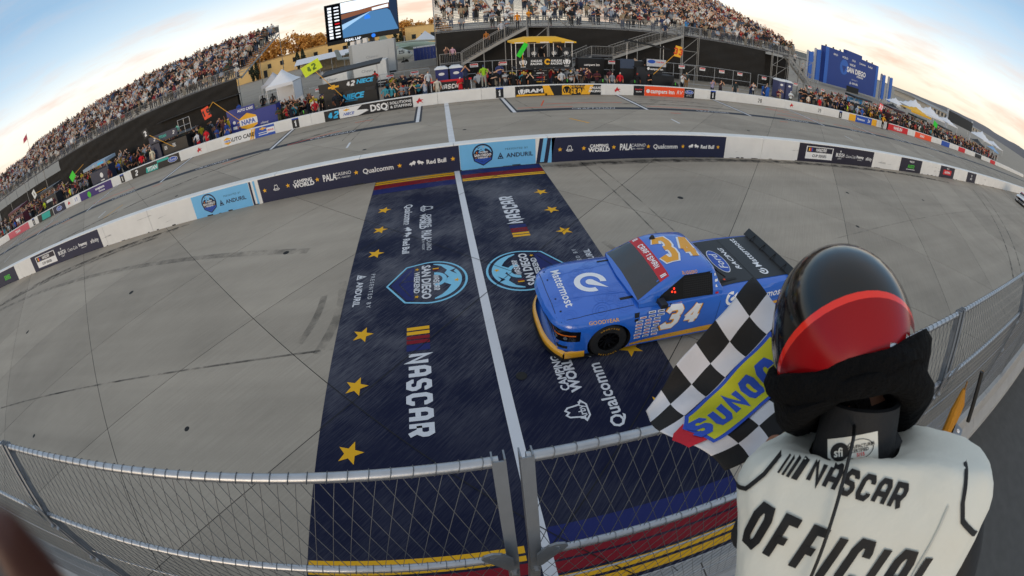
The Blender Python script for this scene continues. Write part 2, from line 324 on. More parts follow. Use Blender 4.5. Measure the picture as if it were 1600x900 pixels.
for k, (pts, w, mt) in enumerate([
    (arc((4, 15.55), (38, 15.1), .35), .28, RUB1), (arc((3.7, 15.75), (34, 15.35), .3), .24, RUB1), (arc((-30, 12.9), (-12, 15.6), .3), .26, RUB1), (arc((-34, 12.0), (-13, 15.2), .3), .2, RUB1), (arc((-26, 13.9), (-11.4, 15.75), .2), .14, RUB1),
    (arc((-28.5, 12.4), (-4.3, 11.2), 1.2), .3, RUB2), (arc((-16.6, 5.1), (-2.75, 6.7), .3), .06, RUB1), (arc((-2.9, 9.2), (-3.1, 6.6), .2), .22, RUB2), (arc((-3.3, 8.7), (-3.6, 7.0), .1), .18, RUB2),
    (arc((5.3, 16), (5.6, 9.4), .05), .05, RUB1), (arc((5.8, 15.8), (6.2, 9.8), .03), .045, RUB1), (arc((3.9, 9.6), (4.4, 7.6), .06), .16, RUB2), (arc((12.1, 8.5), (43, 10.4), .6), .05, RUB2),
    (arc((44, 14.5), (24, 3.4), 1.0), .12, RUB1), (arc((46, 14.0), (26, 3.2), 1.0), .12, RUB1),
    (arc((-12, 28.2), (4, 30.0), .5), .25, RUB2), (arc((-30, 20.2), (-6, 27.9), -1.0), .16, RUB1), (arc((-31, 19.9), (-7, 27.6), -1.0), .1, RUB1), (arc((12, 27.6), (22, 27.2), .3), .25, RUB1), (arc((13, 28.4), (24, 28.2), .3), .25, RUB2), (arc((15, 29.2), (20, 28.8), .2), .2, RUB1),
    (arc((-5.6, 24), (-4.6, 30.3), .1), .05, RUB1), (arc((-5.0, 23.6), (-4.0, 30.4), .1), .05, RUB1), (arc((6.2, 24), (5.2, 30), .1), .05, RUB1)]):
    mark(pts, w, mt, .0028+.0003*(k % 9))
# ---- painted finish zone
def scuffed(name, col, wear=(.30, .29, .27), lo=.60, hi=.78, amt=.65, rough=.62):
    m = bpy.data.materials.new(name); m.use_nodes = True; t = m.node_tree; b = t.nodes['Principled BSDF']; N = t.nodes.new; K = t.links.new
    b.inputs['Roughness'].default_value = rough; b.inputs['Specular IOR Level'].default_value = .16; g = N('ShaderNodeNewGeometry')
    mp0 = N('ShaderNodeMapping'); mp0.inputs['Rotation'].default_value = (0, 0, R(-45)); K(g.outputs['Position'], mp0.inputs[0]); mpg = N('ShaderNodeMapping'); mpg.inputs['Scale'].default_value = (2.2, 46, 1); K(mp0.outputs[0], mpg.inputs[0])
    n = N('ShaderNodeTexNoise'); n.inputs['Scale'].default_value = 1.0; n.inputs['Detail'].default_value = 6; n.inputs['Roughness'].default_value = .62; K(mpg.outputs[0], n.inputs['Vector'])
    n2 = N('ShaderNodeTexNoise'); n2.inputs['Scale'].default_value = .42; n2.inputs['Detail'].default_value = 7; n2.inputs['Roughness'].default_value = .6; K(g.outputs['Position'], n2.inputs['Vector'])
    ad = N('ShaderNodeMath'); ad.operation = 'MULTIPLY_ADD'; ad.inputs[1].default_value = .55; K(n.outputs[0], ad.inputs[0])
    mu = N('ShaderNodeMath'); mu.operation = 'MULTIPLY'; mu.inputs[1].default_value = .68; K(n2.outputs[0], mu.inputs[0]); K(mu.outputs[0], ad.inputs[2])
    r_ = N('ShaderNodeMapRange'); r_.inputs['From Min'].default_value = lo; r_.inputs['From Max'].default_value = hi; r_.inputs['To Max'].default_value = amt; K(ad.outputs[0], r_.inputs[0])
    ys = N('ShaderNodeSeparateXYZ'); K(g.outputs['Position'], ys.inputs[0]); yr = N('ShaderNodeMapRange'); yr.inputs['From Min'].default_value = 4.0; yr.inputs['From Max'].default_value = 7.5; yr.inputs['To Min'].default_value = .25; K(ys.outputs['Y'], yr.inputs[0])   # racing line wears the far part most
    wm = N('ShaderNodeMath'); wm.operation = 'MULTIPLY'; K(r_.outputs[0], wm.inputs[0]); K(yr.outputs[0], wm.inputs[1])
    mx = N('ShaderNodeMixRGB'); mx.inputs[1].default_value = (*col, 1); mx.inputs[2].default_value = (*wear, 1); K(wm.outputs[0], mx.inputs[0]); K(mx.outputs[0], b.inputs['Base Color'])
    bp = N('ShaderNodeBump'); bp.inputs['Strength'].default_value = .3; bp.inputs['Distance'].default_value = .01; K(n.outputs[0], bp.inputs['Height']); K(bp.outputs[0], b.inputs['Normal'])
    return m
PN = scuffed('paint_navy', s2l('#0a112e'), wear=(.24, .24, .26), lo=.56, hi=.80, amt=.62)
PW = scuffed('paint_white', (.62, .63, .66), wear=(.25, .25, .25), lo=.66, hi=.85, amt=.5)
PY = scuffed('paint_yellow', s2l('#e0a820'), lo=.68, hi=.85, amt=.5)
PR = scuffed('paint_red', s2l('#7c1522'), lo=.66, hi=.85, amt=.4)
PB = scuffed('paint_blue', s2l('#20285f'), lo=.66, hi=.85, amt=.4)
PL = scuffed('paint_sky', s2l('#7fc0dc'), lo=.66, hi=.85, amt=.5)
XC, HW = .455, 3.185
zone = link('finish_zone', mesh_data('finish_zone', [(XC-HW,.5,.004),(XC+HW,.5,.004),(XC+HW,16.10,.004),(XC-HW,16.10,.004)], [(0,1,2,3)], PN)); tag(zone, kind='structure')
def gflat(name, sh, x, y, side, mat, z=.008):
    A, B = ((0,-1,0), (1,0,0)) if side < 0 else ((0,1,0), (-1,0,0))
    return flat(name, sh, (x, y, z), A, B, 0, mat, zone)
def gstripe(x0, x1, y0, y1, mat, z=.008, name='stripe'): return link(name, mesh_data(name, [(x0,y0,z),(x1,y0,z),(x1,y1,z),(x0,y1,z)], [(0,1,2,3)], mat), zone)
L0, L1, R0, R1 = XC-HW+.02, XC-.13, XC+.13, XC+HW-.02
fl = link('finish_line', mesh_data('finish_line', [(XC+.14-.09,.5,.0085),(XC+.14+.09,.5,.0085),(XC-.02+.1,16.12,.0085),(XC-.02-.1,16.12,.0085)], [(0,1,2,3)], PW), zone)
for (a, b_, c) in [(15.86,16.02,PY),(15.68,15.80,PY),(15.48,15.66,PR),(15.26,15.46,PR),(14.75,15.22,PB),(2.05,2.16,PY),(1.93,2.01,PY),(1.72,1.89,PR),(1.5,1.69,PR),(1.0,1.4,PB)]: gstripe(L0, L1, a, b_, c)
for (a, b_, c) in [(15.62,16.02,PB),(15.44,15.58,PR),(15.22,15.42,PR),(15.08,15.18,PY),(14.92,15.04,PY),(2.08,2.38,PB),(1.86,2.05,PR),(1.66,1.83,PR),(1.52,1.62,PY),(1.38,1.48,PY)]: gstripe(R0, R1, a, b_, c)
for y in (13.24, 11.81, 10.39, 7.03, 5.56, 4.07):
    gflat('star', star(.245), -2.13, y, -1, PY); gflat('star', star(.245), 3.05, y, 1, PY)
def arbys(h):
    hat = stroke([(-.55,-.1),(-.42,.75),(-.2,.95),(0,.72),(.2,.95),(.42,.75),(.55,-.1),(.9,-.3),(.5,-.62),(-.5,-.62),(-.9,-.3),(-.55,-.1)], .13)
    return merge(tf(hat, 0, 0, h), tf(text("Arby's", .52, .02, .9), 0, -.18*h, h, dz=.001))
def camping(h): return merge(tf(text('CAMPING', .46*h, .03, .92), 0, .27*h), tf(text('WORLD', .55*h, .04, 1.05), 0, -.28*h))
def pala(h): return merge(tf(text('PALA', h, .03, .62), -1.02*h), tf(text('CASINO', .5*h, .0, .95), 1.05*h, .24*h), tf(text('SPA • RESORT', .24*h, .0, 1), 1.05*h, -.34*h))
def bulls(h):
    b = [(-1.5,-.1),(-1.25,.2),(-.9,.25),(-.5,.5),(-.25,.4),(-.12,.12),(-.3,.02),(-.42,-.3),(-.55,-.12),(-.9,-.12),(-1.1,-.45),(-1.12,-.12)]
    f = [(len(b)-1-i) for i in range(len(b))]
    l = (np.array([(p[0]*h*.8, p[1]*h, 0) for p in b]), [tuple(f)]); r_ = (np.array([(-p[0]*h*.8, p[1]*h, 0) for p in b]), [tuple(range(len(b)))])
    return merge(l, r_)
def redbull(h): return merge(tf(bulls(h*.9), -1.25*h, 0), tf(text('Red Bull', .62*h, .03, .95), 1.55*h, 0))
def anduril(h):
    tri = stroke([(-.28,-.3),(0,.32),(.28,-.3),(-.28,-.3)], .1)
    return merge(tf(tri, -2.35*h, 0, h*1.25), tf(disc(.16*h, 10), -2.35*h, -.1*h), tf(text('ANDURIL', .62*h, .025, 1.02), .42*h, 0))
def badge(name, put, w):
    """shield of the race weekend: ring, sky, hills, bridge, lettering; put(name, shape, mat, layer)"""
    out = [(math.cos(a)*1.0, .12+math.sin(a)*1.0) for a in [R(-8)+R(196)*i/26 for i in range(27)]]+[(-.86,-.58),(0,-1.12),(.86,-.58)]
    def sc(k): return [(p[0]*k*w/2, (p[1])*k*w/2) for p in out]
    put('shield', poly2(sc(1.0)), 'sky', 0); put('shield_field', poly2(sc(.945)), 'navy', 1); put('shield_ring', poly2([(x, y) for x, y in sc(.86) if y > .1*w/2]), 'sky', 2)
    k = w/2
    hill = [(-.86,.12),(-.7,.42),(-.45,.58),(-.3,.5),(-.1,.62),(.1,.42),(.3,.66),(.5,.55),(.68,.40),(.86,.12)]
    put('hills', poly2([(a*k, b*k) for a, b in hill][::-1]), 'navy', 3)
    put('bridge', tf(ring(.22*k, .34*k, 14, 0, math.pi), -.05*k, .22*k), 'sky', 4)
    put('lower_field', poly2([(-.8*k,-.34*k),(-.76*k,-.52*k),(0,-.98*k),(.76*k,-.52*k),(.8*k,-.34*k)]), 'blue', 2)
    put('roof_line', merge(stroke([(-.62*k,-.42*k),(0,-.74*k),(.62*k,-.42*k)], .035*k), stroke([(-.1*k,-.34*k),(-.1*k,-.68*k)], .03*k)), 'navy', 3)
    put('star', tf(star(.085*k), .1*k, .82*k), 'yellow', 3); put('star', tf(star(.07*k), -.66*k, -.26*k), 'yellow', 3); put('star', tf(star(.07*k), .66*k, -.26*k), 'yellow', 3)
    put('bird', poly2([(-.5*k,.86*k),(-.36*k,.76*k),(-.2*k,.84*k),(-.34*k,.70*k),(-.4*k,.66*k)]), 'navy', 3)
    put('lettering', merge(tf(block('NASCAR', .17*k, .4, .2, .13, .15), .12*k, .27*k)), 'white', 6)
    put('lettering', text('SAN DIEGO', .235*k, .035, .92), 'white', 6)
    put('lettering', tf(text('WEEKEND', .15*k, .03, 1.0), 0, -.26*k), 'white', 6)
    put('bar', merge(tf(rect(-.05*k,.0*k,-.085*k,.085*k), -.55*k, .27*k)), 'yellow', 6); put('bar', tf(rect(.01*k,.06*k,-.085*k,.085*k), -.55*k, .27*k), 'red', 6)
GP = {'sky': PL, 'navy': PN, 'blue': PB, 'white': PW, 'yellow': PY, 'red': PR}
for side, bx in ((-1, -.74), (1, 1.66)):
    badge('b', lambda n, sh, mt, ly, side=side, bx=bx: gflat(n, sh, bx, 8.70, side, GP[mt], .008+.0025*ly), 1.75)
    mir = lambda x: x if side < 0 else 2*XC-x
    def pt(y): return y if side < 0 else 17.3-y
    nas = block('NASCAR', .47, .40, .2, .13, 0.0)
    yc = 5.27 if side < 0 else 12.13
    xx = -.94 if side < 0 else 1.85
    gflat('lettering', nas, xx, yc, side, PW)
    for (d0, d1, mt) in [(-1.80,-1.70,PY),(-1.66,-1.56,PY),(-1.52,-1.42,PR),(-1.39,-1.29,PR),(-1.26,-1.08,PB)]: gflat('bar', rect(d0, d1, -.235, .235), xx, yc, side, mt)
    sp_y = lambda y: y if side < 0 else 17.25-y
    gflat('lettering', arbys(.24), mir(-.75), sp_y(12.93), side, PW); gflat('lettering', camping(.33), mir(-.74), sp_y(12.0), side, PW)
    gflat('lettering', pala(.27), mir(-.72), sp_y(10.80), side, PW); gflat('lettering', text('Qualcomm', .24, .02, .98), mir(-1.30), sp_y(12.66), side, PW)
    gflat('lettering', redbull(.30), mir(-1.29), sp_y(11.05), side, PW)
    gflat('lettering', anduril(.26), mir(-2.40), 8.68, side, PW); gflat('lettering', text('PRESENTED BY', .105, .0, 1.0, 0, 1.5), mir(-2.09), 8.66, side, PW)
# slab joints and one core hole telegraph through the paint
def clipline(s=None, c=None):
    pts = []
    for x in np.linspace(XC-HW, XC+HW, 40):
        y = (s-x) if s is not None else (c+x)
        if .6 < y < 16.0: pts.append((x, y))
    return pts
for i in range(-1, 4):
    p = clipline(s=3.0+6.95*i)
    if len(p) > 1: link('joint', mesh_data('joint', *(lambda a, b_: ([(a[0]-.005,a[1]-.005,.0185),(a[0]+.005,a[1]+.005,.0185),(b_[0]+.005,b_[1]+.005,.0185),(b_[0]-.005,b_[1]-.005,.0185)], [(0,1,2,3)]))(p[0], p[-1]), JOINT), zone)
for j in range(-1, 4):
    p = clipline(c=1.4+5.95*j)
    if len(p) > 1: link('joint', mesh_data('joint', *(lambda a, b_: ([(a[0]-.005,a[1]+.005,.019),(a[0]+.005,a[1]-.005,.019),(b_[0]+.005,b_[1]-.005,.019),(b_[0]-.005,b_[1]+.005,.019)], [(0,1,2,3)]))(p[0], p[-1]), JOINT), zone)
MB().lathe([(0,.0215),(.085,.0215),(.1,.018)], (.88, 5.31, 0), n=18).build('light_can', cw, zone)
# ---- pit road markings
pit = empty('pit_road', kind='structure')
WL, DL, ORG, YL = M('line_white', (.66,.66,.67), .7, var=.2, scale=2), M('line_dark', '#1c2430', .7, var=.25, scale=1.5), M('line_orange', '#d8512a', .7, var=.2), M('line_yellow', '#d69a1c', .7)
def pl_(name, P, mat, z): return link(name, mesh_data(name, [(p[0], p[1], z) for p in P], [tuple(range(len(P)))], mat), pit)
def quad(a, b, w):
    a, b = np.array(a, float), np.array(b, float); d = (b-a)/np.linalg.norm(b-a); n = np.array([-d[1], d[0]])*w/2
    return [a-n, b-n, b+n, a+n]
for x0, x1 in ((-90,-1.2),(4.3,130)): pl_('box_line', quad((x0,26.1),(x1,26.1),.62), DL, .004)
pl_('finish_line', quad((XC-.02,16.7),(XC+.05,31.0),.30), WL, .0045)
k = 0
for x in [-1.36,-10.75,-20.1,-29.4,-38.8,-48,4.42,13.1,22.0,31.0,40,49,58,67]:
    pl_('stall_line', quad((x-.17,25.85),(x-.17,31.0),.12), DL, .0044); pl_('stall_line', quad((x,25.8),(x,31.0),.2), WL, .0052); pl_('stall_line', quad((x+.17,25.85),(x+.17,31.0),.12), DL, .0044)
for x in (-6.6,-15.4,-24.5,-34,-43,9.5,18.6,27.6,37,46,56,66):
    flat('box_lettering', text('CRAFTSMAN', .34, .0, 1.05, .3), (x, 26.12, .0085), (1,0,0), (0,1,0), 0, WL, pit)
for x in (-60,-42,-24.3,-5,13.5,31,49,67,85): pl_('lane_dash', quad((x,22.25),(x,23.3),.12), WL, .0045)
pl_('speed_line', quad((7.85,22.3),(7.1,23.5),.13), YL, .0046); pl_('speed_line', quad((-23.1,21.6),(-22.2,23.2),.13), YL, .0046)
for a, b_ in [((-9.6,25.9),(-6.2,26.9)),((-14.2,25.3),(-12.6,25.55)),((-20.5,25.2),(-19.6,25.3)),((4.8,27.0),(8.3,26.75)),((6.8,27.9),(12.2,28.0)),((6.4,27.4),(7.0,29.2)),((13.6,26.9),(18.5,26.6)),((14.4,25.0),(15.2,25.0)),((26.5,27.6),(31.2,27.0)),((26.7,29.5),(33.0,27.6)),((27,29.7),(30,29.6)),((-33,25.3),(-31.5,25.5)),((-30,27.5),(-24,27.2)),((-44,26.9),(-36,27.2)),((34,27.2),(44,26.8)),((-5.6,28.6),(-4.4,28.7)),((24.5,25.1),(25.4,25.1))]: pl_('paint_mark', quad(a, b_, .09), ORG, .0047)
# ================================================================== PIT-SIDE CONCRETE WALLS
WALLM = M('wall_white_paint', (.74,.73,.705), .75, var=.12, scale=1.2, bump=.15, bscale=14)
NB, LB, BK, WH, YE, RE = M('banner_navy', '#161c3c', .55, var=.1, scale=2), M('banner_sky', '#6fb6e4', .55, var=.07, scale=2), M('banner_black', '#15161b', .5, var=.1), M('print_white', (.78,.78,.78), .6, var=.03), M('print_yellow', '#eeb022', .6, var=.05), M('print_red', '#cf2027', .6, var=.05)
BL, TE, OR, GR, GN, PU = M('print_blue', '#1f4fae', .5, var=.05), M('print_teal', '#12a79c', .5, var=.05), M('print_orange', '#f4511c', .5, var=.05), M('print_grey', '#8b8f96', .6, var=.05), M('print_green', '#47c02e', .5, var=.05), M('print_purple', '#34206f', .5, var=.05)
DP = M('banner_plum', '#221d2e', .55, var=.1, scale=2)
WP = {'sky': LB, 'navy': NB, 'blue': BL, 'white': WH, 'yellow': YE, 'red': RE}
GRIME = M('wall_grime', '#2a2927', .9, var=.4, scale=9)
class Wall:
    def __init__(s, name, y, h, th, x0, x1, blk, label, gap_mat):
        s.root = empty(name, ((x0+x1)/2, y, 0), 0, label, 'wall'); s.y = y; s.h = h; s.ox = (x0+x1)/2
        n = int((x1-x0)/blk); bw = (x1-x0)/n
        b = MB(); c = .02
        prof = [(0,0),(0,h-c),(c,h),(th-c,h),(th,h-c),(th,0)]
        V = [(sx*(bw/2-.010), p[0], p[1]) for sx in (-1, 1) for p in prof]; m = len(prof)
        b.add(V, [tuple(range(m))[::-1], tuple(range(m, 2*m))]+[(i, i+1, m+i+1, m+i) for i in range(m-1)])
        me = b.data('wall_block', WALLM)
        for i in range(n): link('wall_block', me, s.root, (x0+bw*(i+.5)-s.ox, 0, 0))
        MB().box(x0-s.ox, x1-s.ox, .06, th-.06, 0, h-.05).build('wall_core', gap_mat, s.root)
    def banner(s, x0, x1, mat, z0=.0, z1=None, slant=0.0, name='banner', t=.006):
        z1 = s.h-.045 if z1 is None else z1; cx = (x0+x1)/2; e = empty_b = None
        b = MB().prism([(x0-cx, z0),(x1-cx, z0),(x1-cx+slant, z1),(x0-cx+slant, z1)], ((0,-.001,0),(1,0,0),(0,0,1),(0,-1,0)), t)
        return b.build(name, mat, s.root, loc=(cx-s.ox, 0, 0))
    def put(s, ban, sh, x, z, mat, ly=0, name='lettering'):
        """x is a world x; the print is a sub-part of its banner (or a part of the wall)"""
        par = ban if ban is not None else s.root; lx = x-s.ox-(ban.location.x if ban is not None else 0)
        return flat(name, sh, (lx, -.001-.006-.0025*(ly+1), z), (1,0,0), (0,0,1), 0, mat, par)
DW = Wall('barrier_wall', 16.14, 1.07, .46, -86, 130, 3.6, 'long low white concrete wall with sponsor banners between race track and pit road', M('wall_core', '#8d8b86', .9))
def sponsor_row(bn, xs, stars, zc=.52):
    for x, sh in zip(xs, (arbys(.15), camping(.30), pala(.27), text('Qualcomm', .2, .015, .95), redbull(.27))): DW.put(bn, sh, x, zc, WH)
    for x in stars: DW.put(bn, star(.10), x, zc, YE, name='star')
def weekend(bn, bx, tx):
    badge('b', lambda n, sh, mt, ly: DW.put(bn, tf(sh, 0, 0, 1, dz=0), bx, .55, WP[mt] if mt != 'sky' or ly else NB, ly, n), .80)
    DW.put(bn, text('PRESENTED BY', .075, 0, 1, 0, 1.3), tx, .70, NB); DW.put(bn, anduril(.27), tx, .44, NB)
b = DW.banner(-11.15,-8.10, LB); weekend(b, -10.25, -8.98)
for i, x in enumerate((-8.07,-7.88)): DW.banner(x, x+.09, NB if i == 0 else LB, slant=.0, name='banner_stripe')
b = DW.banner(-7.62,.585, NB); sponsor_row(b, (-6.86,-5.65,-4.24,-2.56,-.72), (-7.4,-6.33,-5.04,-3.43,-1.71,.33))
b = DW.banner(.60, 3.52, LB); weekend(b, 1.47, 2.78)
for i in range(4): DW.banner(3.53+.155*i, 3.53+.155*(i+1)-.005, (NB, LB)[i % 2], slant=.16, name='banner_stripe')
b = DW.banner(4.16, 12.42, NB); sponsor_row(b, (4.89,6.13,7.60,9.19,10.98), (4.5,5.48,6.77,8.35,10.07,12.0))
def series(bn, x0, x1):
    w = x1-x0
    DW.put(bn, rect(-w*.16, w*.16, -.36, .36), x0+w*.24, .53, WH, 0, 'crest'); DW.put(bn, rect(-w*.15, w*.15, .02, .32), x0+w*.24, .53, DP, 1, 'crest_field')
    DW.put(bn, tf(block('NASCAR', .2, .5, .2, .13, .15), .1, 0), x0+w*.24, .70, WH, 2); DW.put(bn, text('CUP SERIES', .15, .02, 1.25), x0+w*.24, .36, DP, 2)
    for i, m_ in enumerate((YE, RE, BL)): DW.put(bn, rect(-.05,.05,-.1,.1), x0+w*.24-.98+.12*i, .70, m_, 2, 'bar')
    DW.put(bn, merge(tf(text('BUSCH', .22, .03, .9), 0, .02), tf(text('LIGHT', .1, .0, 1), 0, -.2), tf(star(.09), 0, .24)), x0+w*.50, .53, WH)
    DW.put(bn, text('Coca-Cola', .19, .0, .95, .35), x0+w*.65, .53, WH); DW.put(bn, merge(tf(text('freeway', .19, .03, 1), 0, .04), tf(text('INSURANCE', .06, 0, 1.2), 0, -.16)), x0+w*.79, .53, WH); DW.put(bn, text('xfinity', .22, .015, 1), x0+w*.93, .53, WH)
b = DW.banner(-26.3,-18.06, NB); series(b, -26.3, -18.06)
b = DW.banner(17.55, 25.3, DP); series(b, 17.55, 25.3)
b = DW.banner(29.4, 33.3, DP); DW.put(b, text('ALSCO', .24, .04, 1.1), 31.35, .45, GN); DW.put(b, text('NASCAR', .14, .02, 1.1), 31.35, .82, WH); DW.put(b, rect(-.8,.8,-.02,.02), 31.35, .2, WH)
b = DW.banner(37.6, 41.5, DP); DW.put(b, rect(-1.1,1.1,-.22,.22), 39.55, .5, RE, 0, 'crest'); DW.put(b, text('CRAFTSMAN', .2, .03, .9), 39.55, .5, WH, 1); DW.put(b, text('NASCAR', .12, .02, 1), 39.55, .85, WH)
b = DW.banner(45.8, 49.2, DP); DW.put(b, merge(tf(text('ARCA', .2, .03, 1), 0, -.12), tf(star(.2), 0, .2)), 47.5, .5, WH)
b = DW.banner(-36, -29.2, NB); DW.put(b, text('SERIES', .3, .03, 1), -31, .5, GN)
g_ = MB()
for i in range(150):                    # rubber and dirt scuffs along the foot and the chipped top edge
    x = random.uniform(-50, 60); g_.box(x, x+random.uniform(.05,.35), -.012, .0, 0, random.uniform(.008,.05))
o = g_.build('dirt_fringe', GRIME, DW.root, loc=(-DW.ox, 0, 0)); o['kind'] = 'stuff'
for i in range(26):                     # rubber smears on the white stretches
    x = random.choice([random.uniform(12.6,17.4), random.uniform(-18,-11.3), random.uniform(25.5,29.2), random.uniform(33.5,37.4), random.uniform(50,70), random.uniform(-70,-37)]); w_ = random.uniform(.2,1.4); zz = random.uniform(.08,.75)
    flat('rubber_smear', poly2([(0,0),(w_,random.uniform(-.05,.12)),(w_*.9,.05+random.uniform(0,.06)),(0,.03)]), (x-DW.ox,-.003-.0003*(i % 5),zz), (1,0,0), (0,0,1), 0, RUB2, DW.root)
# ---- pit wall
PWALL = Wall('pit_wall', 31.0, .83, .32, -95, 150, 3.05, 'low white concrete pit wall carrying team banners in front of pit boxes', M('wall_core', '#8d8b86', .9))
k_ = 1.0164
def pegasus(h):
    P = [(-1,-.05),(-.72,.1),(-.6,.05),(-.45,.35),(-.2,.7),(.02,1.0),(-.02,.62),(.2,.8),(.12,.45),(.42,.5),(.25,.2),(.55,.38),(.85,.36),(1.0,.12),(.82,.16),(.6,.08),(.45,-.15),(.75,-.35),(.9,-.7),(.62,-.48),(.35,-.3),(-.05,-.25),(-.3,-.32),(-.42,-.8),(-.55,-.4),(-.8,-.75),(-.72,-.25)]
    V = [(0,.05,0)]+[(p[0]*h*.5, p[1]*h*.5, 0) for p in P]; n = len(P); return np.array(V), [(0, 1+(i+1) % n, 1+i) for i in range(n)]
def oval(a, b_): return disc(1, 24, 0, 1) and (lambda s: (s[0]*np.array([a, b_, 1]), s[1]))(disc(1, 24))
def ford(bn, x, z, w=.42, put=PWALL.put):
    put(bn, oval(w, w*.42), x, z, WH, 0, 'emblem_rim'); put(bn, oval(w*.93, w*.37), x, z, BL, 1, 'emblem'); put(bn, text('Ford', w*.42, 0, 1.1, .35), x, z, WH, 2)
def bowtie(h): return (np.array([(-1,-.18,0),(-.35,-.18,0),(-.35,-.4,0),(.28,-.4,0),(.28,-.18,0),(1,-.18,0),(1.08,.18,0),(.35,.18,0),(.35,.4,0),(-.28,.4,0),(-.28,.18,0),(-.92,.18,0)])*np.array([h,h,1]), [(0,1,10,11),(1,2,3,4,7,8,9,10),(4,5,6,7)])
z = .40
def one(x): PWALL.put(None, rect(-.27,.27,-.36,.30), x, z, BK, 0, 'stall_sign'); PWALL.put(None, rect(-.27,.27,.30,.40), x, z, BL, 0, 'stall_sign'); PWALL.put(None, block('1', .48, .3, .24, .1), x, z-.05, WH, 1)
for x in (-11.2*k_+.9, 4.28, 21.9, -28.6, 39.8, -46.2): one(x)
for x in (-1.32, 13.1, 31.6, -19.2, -37.8, 53.5): PWALL.put(None, pegasus(.52), x, z, RE, 0, 'emblem')
for x, s in ((27.3,'28'), (36.0,'29')): PWALL.put(None, block(s, .36, .4, .14, .2), x, z, BK, 0)
b = PWALL.banner(-8.22,-1.80, BK)
PWALL.put(b, block('42', .52, .5, .24, .1, .2), -7.55, z, M('print_cyan', '#2fb4e8', .5), 1); PWALL.put(b, (np.array([(-1.0,-.36,0),(.4,-.36,0),(1.15,-.1,0),(1.0,.0,0),(.3,.05,0),(.7,.36,0),(-1.0,.36,0)]), [(0,1,2,3,4,5,6)]), -6.1, z, WH, 0, 'swoosh')
PWALL.put(b, bowtie(.22), -6.55, z+.2, YE, 1, 'emblem'); PWALL.put(b, text('NIECE', .2, .03, 1, .3), -6.4, z-.1, BL, 1)
PWALL.put(b, text('DSQ', .46, .04, .95), -4.2, z, WH); PWALL.put(b, rect(-.015,.015,-.26,.26), -3.55, z, WH, 0, 'bar'); PWALL.put(b, merge(tf(text('SOLUTIONS', .19, .02, 1.05), 0, .13), tf(text('& STAFFING', .19, .02, 1.05), 0, -.15)), -2.65, z, WH)
b = PWALL.banner(-12.18*1.0+.0-1.75,-12.2, BL); PWALL.put(b, bowtie(.26), -13.2, z+.22, YE, 0, 'emblem'); PWALL.put(b, rect(-.4,.4,-.05,.0), -13.2, z-.05, WH, 0, 'bar'); PWALL.put(b, rect(-.4,.4,-.2,-.14), -13.2, z-.05, WH, 0, 'bar'); PWALL.put(b, text('ZIEGLER', .12, .03, .8), -12.55, z, RE, 1); PWALL.put(b, rect(-.33,.33,-.2,.2), -12.55, z, WH, 0, 'plate')
b = PWALL.banner(-16.95,-13.96, WH)
def napa(put, bn, x, z, s):
    hexa = [(-.62*s,-.30*s),(0,-.58*s),(.62*s,-.30*s),(.62*s,.30*s),(0,.58*s),(-.62*s,.30*s)]
    put(bn, poly2(hexa), x, z, YE, 0, 'emblem'); put(bn, rect(-.66*s,.66*s,-.2*s,.2*s), x, z, WH, 1, 'emblem'); put(bn, text('NAPA', .30*s, .03, .9), x, z, BL, 2)
napa(PWALL.put, b, -16.4, z, .52); PWALL.put(b, text('AUTO CARE', .30, .03, .95, .15), -15.1, z, BK)
for i in range(2): PWALL.put(b, tf(rect(-.07,.07,-.38,.38), 0, 0, 1, shx=.35), -14.2+.2*i, z, YE, 0, 'bar')
b = PWALL.banner(-27.3,-21.3, BK); PWALL.put(b, block('2', .5, .5, .24, .1, .2), -26.6, z, WH); PWALL.put(b, tf(rect(-.75,.75,-.36,.1), 0, 0, 1, shx=.3), -24.6, z, TE, 0, 'panel'); PWALL.put(b, text('TITAN', .34, .04, .9, .2), -24.6, z-.1, WH, 1); PWALL.put(b, rect(-.7,.7,-.1,.1), -23.2, z+.25, TE, 0, 'panel'); ford(b, -22.1, z, .55)
b = PWALL.banner(-35.6,-30.2, PU); PWALL.put(b, text('acceptance', .24, .04, .95), -32.1, z+.12, WH); PWALL.put(b, text('insurance', .16, .03, 1.1), -31.9, z-.2, WH); PWALL.put(b, disc(.3, 14), -34.0, z-.1, GN, 0, 'emblem')
b = PWALL.banner(-37.0,-35.7, WH); PWALL.put(b, block('17', .4, .4, .2, .1), -36.4, z, BL)
b = PWALL.banner(-41.2,-38.6, NB); ford(b, -39.9, z, .6)
b = PWALL.banner(-45.0,-41.3, BK); PWALL.put(b, tf(rect(-1,1,-.34,.34), shx=.3), -43, z, TE, 0, 'panel')
b = PWALL.banner(-54,-47.6, M('print_pink', '#c95b6a', .6)); PWALL.put(b, text('TEAM', .3, .03, 1.4), -51, z, WH)
b = PWALL.banner(5.38, 11.79, BK)
PWALL.put(b, poly2([(-1.35,-.36),(.95,-.36),(.95,-.22),(-1.25,-.22)]), 6.75, z, YE, 0, 'panel'); PWALL.put(b, poly2([(.2,-.36),(.85,-.36),(.5,.38),(.0,.38)]), 7.35, z, YE, 0, 'panel'); PWALL.put(b, poly2([(-.35,-.36),(.35,-.36),(.35,.36),(-.35,.36)]), 9.15, z, YE, 0, 'panel')
def ram(h): return merge((np.array([(-.3,.5,0),(.3,.5,0),(.22,-.1,0),(0,-.5,0),(-.22,-.1,0)])*np.array([h,h,1]), [(0,4,3,2,1)]), ring(.36*h,.52*h,14,R(-60),R(150)), tf(ring(.36*h,.52*h,14,R(30),R(240)),0,0))
